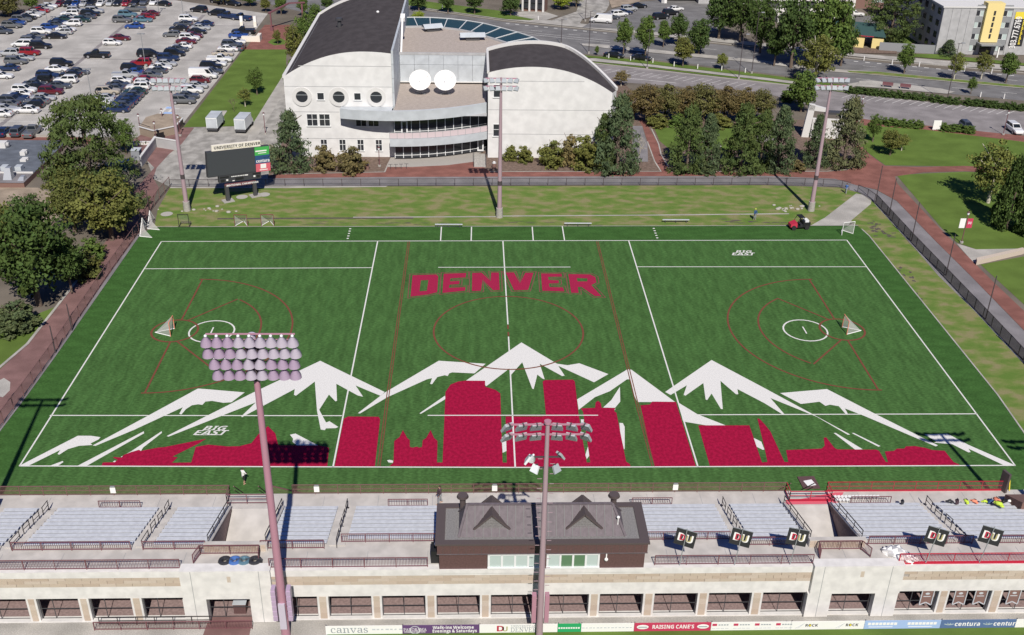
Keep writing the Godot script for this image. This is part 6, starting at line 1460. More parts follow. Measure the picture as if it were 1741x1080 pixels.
func crown(kind: String, sd: int) -> ArrayMesh:  # leaves of one metre-high crown, half a metre in radius
	var r := RandomNumberGenerator.new()
	r.seed = sd
	var d := MB.new()
	d.tinted = true
	var clumps := []
	match kind:
		"spruce":
			for j in 190:
				var y := pow(r.randf(), 1.2) * 0.97
				var w := 0.52 * pow(1.0 - y, 0.74) * (0.66 + 0.54 * r.randf()) * (0.75 + 0.25 * minf(1, y * 8))
				var a := r.randf() * TAU
				var f := sqrt(r.randf_range(0.35, 1.0))
				clumps.append([Vector3(cos(a) * w * f, y - 0.05 * f, sin(a) * w * f), Vector3(0.10, 0.055, 0.10) * (0.75 + 0.6 * r.randf()), 34])
		"pine":
			for j in 210:
				var y := 0.06 + 0.92 * r.randf()
				var w := (0.5 * pow(sin(PI * clampf(0.16 + 0.66 * (1.0 - y), 0, 1)), 0.8)) * (0.75 + 0.4 * r.randf())
				var a := r.randf() * TAU
				var f := sqrt(r.randf_range(0.15, 1.0))
				clumps.append([Vector3(cos(a) * w * f, y, sin(a) * w * f), Vector3(0.105, 0.045, 0.105) * (0.7 + 0.7 * r.randf()), 50])
		"column":
			for j in 230:
				var y := r.randf() * 0.97
				var w := 0.47 * pow(1.0 - y, 0.55) * (0.6 + 0.4 * minf(1, y * 5)) * (0.9 + 0.15 * r.randf())
				var a := r.randf() * TAU
				clumps.append([Vector3(cos(a) * w, y, sin(a) * w) * Vector3(1, 1, 1), Vector3(0.085, 0.08, 0.085) * (0.8 + 0.5 * r.randf()), 40])
		_:
			var n: int = {"round": 110, "oval": 110, "loose": 90, "shrub": 70}[kind]
			var stretch := {"round": 0.0, "oval": 0.04, "loose": 0.0, "shrub": 0.0}
			for j in n:
				var q := Vector3(r.randfn(), r.randfn(), r.randfn()).normalized()
				if kind == "shrub":
					q.y = absf(q.y)
				var f := pow(r.randf_range(0.25, 1.0), 0.45) * (0.64 + 0.46 * r.randf())
				var c := Vector3(q.x * 0.42, 0.53 + q.y * 0.44, q.z * 0.42) * 1.0
				if kind == "shrub":
					c = Vector3(q.x * 0.43, 0.06 + q.y * 0.82, q.z * 0.43)
				if kind == "oval":
					c.x *= 1.0 - 0.45 * maxf(0, c.y - 0.45)
					c.z *= 1.0 - 0.45 * maxf(0, c.y - 0.45)
				c = Vector3(c.x * f, 0.53 + (c.y - 0.53) * f if kind != "shrub" else c.y * f, c.z * f)
				var s := 0.115 * (0.55 + 0.8 * r.randf())
				clumps.append([c, Vector3(s, s * (0.85 if kind != "loose" else 0.65), s), 58])
	var leaf := {"spruce": 0.026, "pine": 0.02, "column": 0.028, "round": 0.025, "oval": 0.03, "loose": 0.024, "shrub": 0.044}[kind] as float
	for q in clumps:
		var tone := 0.74 + 0.5 * r.randf()
		var warm := r.randf_range(-0.08, 0.10)
		for j in int(q[2] * (0.8 + 0.4 * r.randf())):
			var n := Vector3(r.randfn(), r.randfn() * 0.8 + 0.2, r.randfn()).normalized()
			var p: Vector3 = q[0] + n * q[1] * pow(r.randf(), 0.4)
			var m := (n + Vector3(r.randfn(), r.randfn(), r.randfn()) * 0.55).normalized()
			var t := m.cross(Vector3(r.randfn(), r.randfn(), r.randfn())).normalized()
			var u := m.cross(t)
			var l := leaf * (0.6 + 0.8 * r.randf())
			var k := tone * (0.84 + 0.32 * r.randf())
			d.col = Color(k * (1.0 + warm), k, k * (1.0 - warm))
			var v := t * l * (0.75 if kind != "pine" and kind != "spruce" else 1.25)
			var w := u * l * (0.6 if kind != "pine" and kind != "spruce" else 0.36)
			d.quad(p - v * 0.5 - w, p + v * 0.6 - w * 0.7, p + v + w * 0.4, p - v * 0.4 + w)
	return d.mesh()

func trunk(kind: String, sd: int) -> ArrayMesh:  # for a one metre tree of half a metre crown radius
	var r := RandomNumberGenerator.new()
	r.seed = sd
	var d := MB.new()
	var low := kind in ["spruce", "column", "pine"]
	d.tube(Vector3.ZERO, Vector3(0.01, 0.9 if low else 0.55, 0.0), 0.035, 0.012, 7)
	for j in 7:
		var a := j * 2.4 + r.randf()
		var y := (0.2 + 0.09 * j) if low else (0.28 + 0.05 * j)
		var e := Vector3(cos(a) * 0.3, y + (0.06 if low else 0.24) + 0.1 * r.randf(), sin(a) * 0.3)
		d.tube(Vector3(0.004, y, 0), e, 0.013, 0.005, 5, false)
	return d.mesh()

func bare_tree(sd: int) -> ArrayMesh:
	var r := RandomNumberGenerator.new()
	r.seed = sd
	var d := MB.new()
	var ends := [[Vector3.ZERO, Vector3(0.02, 0.32, 0.01), 0.022, 0]]
	while ends:
		var q: Array = ends.pop_back()
		d.tube(q[0], q[1], q[2], q[2] * 0.7, 5, false)
		if q[3] < 5:
			for k in (3 if q[3] < 3 else 2):
				var l: float = q[0].distance_to(q[1]) * r.randf_range(0.6, 0.85)
				var dir: Vector3 = ((q[1] - q[0]).normalized() + Vector3(r.randfn(), r.randfn() * 0.5 + 0.15, r.randfn()) * 0.5).normalized()
				ends.append([q[1], q[1] + dir * l, q[2] * 0.66, q[3] + 1])
	return d.mesh()

func trees() -> void:
	var tones := {"pine_green": Vector3(0.055, 0.088, 0.030), "pine_blue": Vector3(0.058, 0.092, 0.048), "pine_grey": Vector3(0.085, 0.105, 0.055), "mid": Vector3(0.066, 0.115, 0.030), "mid_dark": Vector3(0.045, 0.082, 0.026), "deep": Vector3(0.042, 0.076, 0.022), "olive": Vector3(0.095, 0.115, 0.034), "olive_dark": Vector3(0.075, 0.095, 0.030), "olive_brown": Vector3(0.12, 0.11, 0.05), "yellow_olive": Vector3(0.11, 0.14, 0.04), "rust": Vector3(0.098, 0.088, 0.040), "rust_olive": Vector3(0.088, 0.098, 0.038), "rust_green": Vector3(0.105, 0.10, 0.048), "grey_green": Vector3(0.15, 0.165, 0.10), "bluegreen": Vector3(0.06, 0.088, 0.042), "lime": Vector3(0.17, 0.24, 0.035)}
	var leafm := {}
	for q in tones:
		var m := mat("leaf_" + q, tones[q].x * 1.55, tones[q].y * 1.36, tones[q].z * 1.25, 0.8)
		m.metallic_specular = 0.25
		m.vertex_color_use_as_albedo = true
		m.cull_mode = BaseMaterial3D.CULL_DISABLED
		m.backlight_enabled = true
		m.backlight = Color(tones[q].x * 0.4, tones[q].y * 0.5, tones[q].z * 0.2).linear_to_srgb()
		leafm[q] = m
	var crowns := {}
	var stems := {}
	for q in ["spruce", "pine", "column", "round", "oval", "loose", "shrub"]:
		crowns[q] = [crown(q, 11), crown(q, 23), crown(q, 37)] if q in ["round", "oval", "spruce", "shrub"] else [crown(q, 11), crown(q, 23)]
		stems[q] = trunk(q, 5)
	var bares := [bare_tree(3), bare_tree(8)]
	var names := {"spruce": "conifer", "pine": "pine_tree", "column": "evergreen", "round": "leafy_tree", "oval": "street_tree", "loose": "open_tree", "shrub": "shrub", "bare": "bare_tree"}
	var groups := {"spruce": "conifers behind the field", "pine": "", "column": "", "round": "", "oval": "street trees", "loose": "", "shrub": "shrubs and junipers", "bare": ""}
	var i := 0
	for t in [
		[-62.8, -41.1, 16.5, 6.4, "pine", "pine_green", "big ponderosa pine, tallest tree at the left between low roof and car park"],
		[-64.5, -63.3, 6.5, 2.4, "round", "mid", "dark round tree half hidden behind the big ponderosa pine"],
		[-56.2, -27.2, 10.4, 5.5, "round", "olive", "broad oak below the big pine beside the left-hand brick path"],
		[-62.3, -29.9, 8.6, 4.4, "round", "olive_dark", "dark spreading oak between the big pine and the bushy oak at the left edge"],
		[-59.3, -7, 14.2, 6.3, "round", "deep", "big bushy dark oak over the path at the left edge"],
		[-65.9, -15.4, 10.5, 4, "round", "olive", "olive oak cut by the left edge above the lawn"],
		[-59.8, -0.8, 4.4, 3.2, "shrub", "bluegreen", "dark low juniper bush at the left edge beside the lawn"],
		[-55.4, -39.5, 2.9, 1.6, "shrub", "bluegreen", "small juniper spilling over the brick path beside the oaks"],
		[-56.8, -20.9, 3.6, 2.2, "shrub", "mid", "small leafy shrub at the foot of the oaks by the left fence"],
		[-66.8, -41.1, 7.9, 3.9, "round", "olive_dark", "round dark tree tucked under the left side of the big pine"],
		[-66.8, -24.7, 8, 4, "round", "mid_dark", "dark round tree behind the bushy oak at the left edge"],
		[-55.8, -15.4, 4.3, 2.5, "shrub", "olive_dark", "dark undergrowth bush between the oaks and the path"],
		[-61.2, -20.9, 4.2, 2.6, "shrub", "deep", "low dark bush beneath the spreading oaks"],
		[-56.4, -10.6, 7.8, 2.7, "round", "deep", "dark round tree leaning over the left-hand path"],
		[-55.2, -30.6, 6.8, 2.4, "round", "olive_dark", "narrow dark oak beside the lawn patch by the left path"],
		[30.7, -80.7, 2.8, 2.6, "shrub", "olive", "leftmost green bush beneath the rusty row"],
		[34.6, -80.8, 2.5, 2.6, "shrub", "mid", "second green bush beneath the rusty row"],
		[42.8, -81, 2.8, 2.9, "shrub", "olive", "third green bush beneath the rusty row"],
		[50.1, -80.4, 2.8, 2.6, "shrub", "mid", "rightmost green bush beneath the rusty row"],
		[-72, -41, 2.2, 2.5, "bare", "grey", "bare grey tree in front of the low roof at left"],
		[-58.7, -44.8, 5.4, 3, "bare", "grey", "bare branchy tree in front of the utility cabinets"],
		[-34.8, -56, 10.8, 3.7, "spruce", "pine_blue", "blue-green pine beside the scoreboard at the left of the campus building"],
		[-38.3, -56.5, 4.3, 1.9, "loose", "grey_green", "thin grey-green bush between scoreboard and blue-green pine"],
		[-29.3, -56.3, 5, 2.3, "shrub", "rust_green", "rusty green shrub right of the blue-green pine"],
		[-24.8, -55.3, 5.2, 2.9, "shrub", "rust_green", "larger rusty green shrub beside the corner of the left wing"],
		[2.1, -61.4, 2.9, 1.7, "shrub", "olive", "small shrub under the first window of the right wing"],
		[4.6, -60.6, 3.4, 1.7, "shrub", "olive", "second small shrub along the right wing wall"],
		[9.1, -58.9, 5.2, 2.9, "shrub", "olive", "rounded shrub at the middle of the right wing wall"],
		[12.1, -58.9, 6.2, 2.4, "shrub", "olive_brown", "taller brownish shrub before the right wing wall"],
		[15, -57.6, 6.9, 3, "shrub", "olive", "dense shrub touching the conifer at the right wing corner"],
		[20.1, -56.2, 14.1, 4.2, "spruce", "pine_blue", "tall dense conifer at the right corner of the campus building"],
		[17.7, -57.9, 9.9, 2.8, "spruce", "pine_green", "shorter conifer tucked left of the tall corner conifer"],
		[24.1, -59.4, 6.9, 1.7, "bare", "grey", "leafless young tree beside the curved brick garden path"],
		[32.1, -56.7, 12.1, 3.7, "spruce", "pine_green", "first big conifer right of the garden path"],
		[35.4, -56.7, 10.4, 3, "spruce", "pine_blue", "paler conifer pressed against the first big conifer"],
		[41.2, -56.5, 12.3, 4.1, "spruce", "pine_green", "widest conifer of the row behind the field, beside a lamp post"],
		[45, -58, 10.8, 2.8, "spruce", "pine_green", "narrow conifer right of the widest conifer"],
		[47.9, -57.5, 11.7, 3.6, "spruce", "pine_blue", "blue-green conifer left of the white gate wall"],
		[54.8, -59.3, 9.5, 2.6, "spruce", "pine_blue", "slim conifer in front of the white gate wall"],
		[60.1, -59.7, 12.7, 4.1, "spruce", "pine_grey", "grey-green conifer right of the right floodlight pole"],
		[31, -56.1, 1.7, 1.7, "shrub", "bluegreen", "low juniper under the first big conifer"],
		[34.8, -55.9, 2.6, 2.3, "shrub", "bluegreen", "wider low juniper under the paler conifer"],
		[43, -56.3, 1.8, 2.1, "shrub", "bluegreen", "low juniper under the widest conifer"],
		[46.4, -56.3, 1.5, 1.5, "shrub", "bluegreen", "small juniper left of the right floodlight pole"],
		[51.3, -56.9, 2.3, 1.5, "shrub", "rust_green", "small rusty shrub by the white gate wall"],
		[27, -107.5, 3.5, 2.1, "loose", "olive_brown", "small olive tree just behind the right wing roof edge"],
		[26.6, -83.9, 6.4, 2.7, "round", "rust", "leftmost rust-brown tree of the row behind the conifers"],
		[29.2, -82.8, 7.6, 3.6, "round", "rust", "rust-brown tree over the end of the garden path"],
		[32.5, -83.6, 7.3, 4, "round", "rust_olive", "olive-rust tree, third of the rusty row"],
		[36.3, -84.1, 6.8, 3.9, "round", "rust", "rust-brown tree, fourth of the rusty row"],
		[40.1, -83.8, 7.5, 4, "round", "rust_olive", "olive-rust tree in the middle of the rusty row"],
		[44, -83.5, 7.1, 3.6, "round", "rust", "rust-brown tree, sixth of the rusty row"],
		[47.6, -83.2, 6.9, 3.9, "round", "rust", "rust-brown tree, seventh of the rusty row"],
		[51.2, -82.6, 6.9, 2.9, "round", "rust_olive", "rightmost olive-rust tree of the rusty row"],
		[30.7, -133.4, 8.6, 2.6, "oval", "mid", "street tree nearest the campus building on the near verge"],
		[35.4, -130.4, 10.1, 3, "oval", "mid", "second street tree from the campus building on the near verge"],
		[41.3, -140.9, 6.6, 2.1, "oval", "mid", "slim street tree in the median left of the dark trees"],
		[45, -142.1, 7.9, 3, "oval", "mid_dark", "broad dark street tree in the median"],
		[48.7, -134.5, 8.5, 3.7, "oval", "mid_dark", "darkest round street tree in the median"],
		[43, -123.5, 6.8, 3, "oval", "olive", "olive rounded tree on the near verge before the street"],
		[51.4, -121.3, 3.7, 1.7, "oval", "yellow_olive", "small yellow-olive tree on the near verge"],
		[24.4, -132.6, 2.3, 0.7, "oval", "mid", "tiny sapling on the verge by the building"],
		[56.5, -149.6, 13.6, 5, "round", "mid_dark", "tall dark tree left of the grove at the top"],
		[61.1, -146.2, 14.3, 4.9, "round", "deep", "second tall dark tree at the left of the grove"],
		[63.7, -136.2, 13.7, 4.5, "round", "deep", "tall dark tree before the white parking structure"],
		[64.2, -124.7, 8.9, 3.1, "oval", "deep", "dark roadside tree under the tall grove"],
		[67.7, -123.3, 17.6, 6.2, "round", "mid_dark", "tall leafy tree at the left middle of the big grove"],
		[75.1, -122, 19.2, 7.1, "round", "mid", "tallest broad tree of the big grove by the street"],
		[79.8, -125.2, 12.2, 3.7, "oval", "deep", "dark tree at the right side of the big grove"],
		[69.8, -111.4, 10.8, 5.2, "loose", "olive", "cottonwood with bare pale limbs in front of the grove"],
		[61, -90.3, 8.5, 3.9, "oval", "mid", "dense bright tree between grove and white gate wall"],
		[60, -97.4, 2.7, 1.7, "shrub", "mid", "small bush left of the dense bright tree"],
		[99, -147.7, 13.8, 6.2, "pine", "pine_green", "big dark pine beside the apartment block"],
		[92.3, -119.1, 6.9, 2.5, "oval", "mid", "street tree in the grass median before the grey wall"],
		[108.6, -135, 4, 2.6, "spruce", "pine_blue", "dark round conifer at the apartment block corner"],
		[101.7, -114.2, 6.5, 2.3, "loose", "yellow_olive", "thin olive street tree before the apartment block"],
		[108.3, -115.3, 6.4, 2.4, "loose", "olive", "thin street tree below the stair tower"],
		[112.5, -112.2, 6.9, 2.5, "oval", "mid", "full street tree below the phone banner"],
		[101, -103.5, 3.7, 1.2, "oval", "mid", "small round tree on the near verge at right"],
		[69.5, -72.3, 5.4, 1.8, "round", "mid", "young tree with a pale trunk on the upper lawn by the path"],
		[70.2, -65, 4.8, 2.5, "round", "olive", "wider young tree on the upper lawn"],
		[73.2, -67.5, 3.3, 1.6, "loose", "yellow_olive", "thin yellowing tree right of the young lawn tree"],
		[78.4, -42.7, 10.7, 4.7, "loose", "yellow_olive", "big yellow-green tree on the right-hand lawn"],
		[76.9, -32.5, 11.5, 2.9, "column", "deep", "dark cone-shaped evergreen on the right-hand lawn"],
		[79.3, -29.9, 9.4, 2.4, "column", "deep", "dark evergreen cut by the right edge"],
		[-48.4, -99, 5.8, 2.2, "round", "mid", "round young tree on the lawn strip by the car park"],
		[-49.3, -91.1, 3.9, 1.6, "loose", "yellow_olive", "sparse young tree near the two trucks"],
		[-50.8, -87.6, 3.5, 1.2, "bare", "grey", "leafless sapling near the two trucks"],
		[-50.9, -140.2, 3.5, 1.3, "round", "olive", "small tree on the round brick island"],
		[-43.2, -117.3, 10.2, 2.7, "round", "olive", "leafy tree against the left wing, lower of the clump"],
		[-42.9, -131.3, 9.6, 3.2, "round", "mid", "leafy tree against the left wing, middle of the clump"],
		[-42.3, -105.5, 6.3, 1.8, "shrub", "mid", "low bush at the lower end of the clump by the left wing"],
		[-42.7, -149.2, 7.8, 2.8, "round", "mid", "leafy tree against the left wing, upper of the clump"],
		[-55, -171.1, 5.6, 2.1, "oval", "mid", "left street tree above the brick court"],
		[-48.8, -169.3, 5.4, 2, "oval", "mid", "right street tree above the brick court"],
		[-43.2, -173.7, 5.6, 2.2, "oval", "mid_dark", "street tree behind the left wing roof edge"],
		[-19.2, -177.7, 6.2, 3.2, "oval", "mid_dark", "leftmost dark tree across the street at top centre"],
		[-11.3, -175.2, 6.1, 2.8, "oval", "mid_dark", "second dark tree across the street at top centre"],
		[-4.2, -174.2, 6.7, 3, "oval", "mid_dark", "third dark tree across the street at top centre"],
		[5.4, -172.5, 6, 3.3, "oval", "mid_dark", "dark tree left of the lattice gatehouse"],
		[-18.6, -165.3, 2.6, 2.4, "round", "lime", "lime-green tree behind the curved glass roof"],
		[19.6, -181, 5.3, 3.4, "round", "lime", "lime-green tree right of the lattice gatehouse"],
		[23.9, -184.2, 5.1, 2.8, "round", "lime", "second lime-green tree by the driveway"],
		[-123.5, -165.9, 6.2, 4.8, "round", "rust_olive", "yellowing tree beyond the car park wall at the top left corner"],
		[-119.6, -171.5, 5.1, 2.6, "round", "mid", "green tree beyond the car park wall at the top left"],
		[-72.4, -182.4, 3.4, 2.7, "round", "olive", "tree above the black vans at the back of the car park"],
		[-65, -181.3, 3.7, 3, "round", "mid", "tree on the street corner behind the car park"],
		[-59.6, -174.4, 3.7, 1.8, "oval", "olive", "small tree beside the car park entrance"],
		[-41, -63.7, 2.8, 1.3, "bare", "grey", "bare bush behind the scoreboard"],
	]:
		i += 1
		var kind: String = t[4]
		var h: float = t[2]
		var w: float = t[3]
		var o := thing(names[kind], t[6], "shrub" if kind == "shrub" else "tree", Vector3(t[0], 0, t[1]), i * 2.1, groups[kind])
		if kind == "bare":
			var s := part("branches", bares[i % 2], M.bark_pale if i % 2 else M.bark, o)
			s.scale = Vector3(w * 2.2, h, w * 2.2) * 0.8
			continue
		var lift := 0.0
		if kind in ["round", "oval", "loose"]:
			lift = h * (0.14 if w < 3.2 else 0.03)
		var c := part("crown", crowns[kind][i % crowns[kind].size()], leafm[t[5]], o, Vector3(0, lift, 0))
		c.scale = Vector3(w * 2.0, h - lift, w * 2.0)
		var s := part("trunk", stems[kind], M.bark_pale if kind == "loose" else M.bark, o)
		s.scale = Vector3(minf(w * 2.0, h * 1.2), h, minf(w * 2.0, h * 1.2))
		if "limbs" in t[6]:
			part("bare_limb", MB.new().tube(Vector3(0, h * 0.4, 0), Vector3(w * 0.5, h * 0.85, w * 0.6), 0.16, 0.06, 6).tube(Vector3(w * 0.2, h * 0.58, w * 0.25), Vector3(w * 0.75, h * 0.68, w * 0.8), 0.1, 0.04, 6), M.bark_pale, o)
	# clipped hedges
	var k := 0
	for q in [[Vector2(74.59, -104.04), Vector2(82.2, -101.26), "left hedge piece between bus stop and parking stalls"], [Vector2(82.2, -101.26), Vector2(89.67, -98.54), "middle hedge piece between bus stop and parking stalls"], [Vector2(90.14, -98.14), Vector2(95.51, -95.83), "short hedge right of the street light pole"], [Vector2(96.51, -95.85), Vector2(102.89, -93.61), "hedge along the far parking row near the right edge"], [Vector2(103.14, -93.62), Vector2(110.21, -91.04), "hedge cut by the right edge along the far parking row"], [Vector2(75.08, -82.39), Vector2(81.73, -80.39), "left clipped hedge between brick sidewalk and parking"], [Vector2(85.01, -79.4), Vector2(90.59, -77.42), "right clipped hedge between brick sidewalk and parking"]]:
		var a := Vector3(q[0].x, 0, q[0].y)
		var b := Vector3(q[1].x, 0, q[1].y)
		var o := thing("hedge", q[2], "hedge", (a + b) / 2, -atan2(b.z - a.z, b.x - a.x), "hedges along the parking aisle")
		var l := a.distance_to(b)
		var n := int(ceil(l / 1.6))
		for j in n:
			var c := part("foliage", crowns.shrub[(j + k) % 3], leafm.mid_dark if k < 5 else leafm.mid, o, Vector3(-l / 2 + (j + 0.5) * l / n, 0, 0))
			c.scale = Vector3(2.8, 1.8, 2.9)
			c.rotation.y = j * 1.3
		k += 1

# ---- vehicles

func car_mesh(kind: String) -> Array:  # [body, glass, half length, wheel x, wheel radius]; nose towards +x
	var b := MB.new()
	var g := MB.new()
	# stations: x, sill half width, belt height, belt half width
	var L: float = {"sedan": 4.75, "hatch": 4.2, "suv": 4.75, "van": 5.0, "pickup": 5.7, "cargo": 5.9, "jeep": 4.3}[kind]
	var W: float = {"sedan": 0.9, "hatch": 0.88, "suv": 0.95, "van": 0.98, "pickup": 0.99, "cargo": 1.0, "jeep": 0.93}[kind]
	var belt: float = {"sedan": 0.92, "hatch": 0.95, "suv": 1.08, "van": 1.06, "pickup": 1.12, "cargo": 1.2, "jeep": 1.12}[kind]
	var low := 0.26 if kind in ["sedan", "hatch"] else 0.36
	var h := L / 2
	var rows := []
	for q in [[-1.0, 0.80, 0.80, 0.62], [-0.965, 0.92, 0.96, 0.78], [-0.8, 1.0, 1.0, 1.0], [-0.3, 1.0, 1.0, 1.0], [0.3, 1.0, 1.0, 1.0], [0.5, 1.0, 0.97, 0.99], [0.82, 0.96, 0.90, 0.9], [0.95, 0.86, 0.80, 0.72], [1.0, 0.72, 0.62, 0.6]]:
		var x: float = q[0] * h
		var w: float = W * q[1]
		var y: float = belt * q[2]
		if kind in ["van", "cargo"] and q[0] > 0.4:
			y *= 1.0 - 0.08 * (q[0] - 0.4)
		var m := low + (y - low) * 0.45
		rows.append([Vector3(x, low, -w * 0.9), Vector3(x, m, -w), Vector3(x, y - 0.06, -w * 0.95), Vector3(x, y, -w * 0.84), Vector3(x, y, w * 0.84), Vector3(x, y - 0.06, w * 0.95), Vector3(x, m, w), Vector3(x, low, w * 0.9)])
	b.loft(rows)
	var top: float = {"sedan": 1.45, "hatch": 1.5, "suv": 1.74, "van": 1.76, "pickup": 1.82, "cargo": 2.3, "jeep": 1.82}[kind]
	var cab: Array = {"sedan": [-0.74, -0.42, 0.08, 0.46], "hatch": [-0.97, -0.78, 0.12, 0.52], "suv": [-0.97, -0.84, 0.08, 0.44], "van": [-0.97, -0.86, 0.22, 0.68], "pickup": [-0.16, -0.10, 0.20, 0.44], "cargo": [-0.985, -0.96, 0.44, 0.72], "jeep": [-0.95, -0.92, 0.18, 0.30]}[kind]
	var y0 := belt - 0.02
	var wi := W * 0.84
	var wt := W * (0.66 if kind in ["sedan", "hatch"] else 0.74)
	var A := [Vector3(cab[0] * h, y0, -wi), Vector3(cab[3] * h, y0, -wi), Vector3(cab[3] * h, y0, wi), Vector3(cab[0] * h, y0, wi)]
	var R := [Vector3(cab[1] * h, top - 0.07, -wt), Vector3(cab[2] * h, top - 0.07, -wt), Vector3(cab[2] * h, top - 0.07, wt), Vector3(cab[1] * h, top - 0.07, wt)]
	var T := [Vector3(cab[1] * h + 0.12, top, -wt + 0.14), Vector3(cab[2] * h - 0.14, top, -wt + 0.14), Vector3(cab[2] * h - 0.14, top, wt - 0.14), Vector3(cab[1] * h + 0.12, top, wt - 0.14)]
	for k in 4:
		var j := (k + 1) % 4
		b.quad(A[j], A[k], R[k], R[j])
		b.quad(R[j], R[k], T[k], T[j])
	b.quad(T[3], T[2], T[1], T[0])
	# panes a little proud of the pillars
	for k in 4:
		if kind == "cargo" and k == 3:
			continue
		var j := (k + 1) % 4
		var out: Vector3 = (A[k] - A[j]).cross(R[j] - A[j]).normalized() * -0.014
		var parts := [[0.05, 0.48], [0.54, 0.95]] if k % 2 == 0 else [[0.07, 0.93]]
		if kind == "cargo" and k % 2 == 0:
			parts = [[0.80, 0.97]] if k == 0 else [[0.03, 0.2]]
		elif kind == "pickup" and k % 2 == 0:
			parts = [[0.06, 0.94]]
		for p in parts:
			var e0: Vector3 = A[k].lerp(A[j], p[0])
			var e1: Vector3 = A[k].lerp(A[j], p[1])
			var r0: Vector3 = R[k].lerp(R[j], p[0])
			var r1: Vector3 = R[k].lerp(R[j], p[1])
			g.quad(e1.lerp(r1, 0.1) - out, e0.lerp(r0, 0.1) - out, e0.lerp(r0, 0.9) - out, e1.lerp(r1, 0.9) - out)
			g.quad(e0.lerp(r0, 0.1) + out, e1.lerp(r1, 0.1) + out, e1.lerp(r1, 0.9) + out, e0.lerp(r0, 0.9) + out)
	if kind == "pickup":
		for s in [-1.0, 1.0]:
			b.span(-0.97 * h, -0.17 * h, belt - 0.02, belt + 0.06, minf(s * W * 0.76, s * W * 0.93), maxf(s * W * 0.76, s * W * 0.93))
	return [b.mesh(), g.mesh(), h, W, 0.33 if low < 0.3 else 0.38]

func make_car(kind: String, cm: Array, paint: Material) -> Node3D:
	var o := thing({"sedan": "parked_sedan", "hatch": "parked_hatchback", "suv": "parked_suv", "van": "parked_minivan", "pickup": "parked_pickup", "cargo": "parked_van", "jeep": "parked_jeep"}[kind], "x", "car")
	part("body", cm[0], paint, o)
	part("window", cm[1], M.car_glass, o)
	var h: float = cm[2]
	var W: float = cm[3]
	var r: float = cm[4]
	for x in [-h * 0.60, h * 0.60]:
		for s in [-1.0, 1.0]:
			var w := part("wheel", MB.new().tube(Vector3(x, r, s * (W - 0.2)), Vector3(x, r, s * (W + 0.015)), r, r, 12), M.tyre, o)
			part("rim", MB.new().disc(Vector3(x, r, s * (W + 0.02)), Vector3(0, 0, s), r * 0.66, 10), M.hub, w)
	for s in [-1.0, 1.0]:
		part("headlight", MB.new().span(h * 0.955, h * 0.985, 0.6, 0.74, s * W * 0.55 - 0.17, s * W * 0.55 + 0.17), M.headlight, o)
		part("tail_light", MB.new().span(-h * 1.0 - 0.012, -h * 0.985, 0.72, 0.9, s * W * 0.66 - 0.14, s * W * 0.66 + 0.14), M.tail, o)
	return o

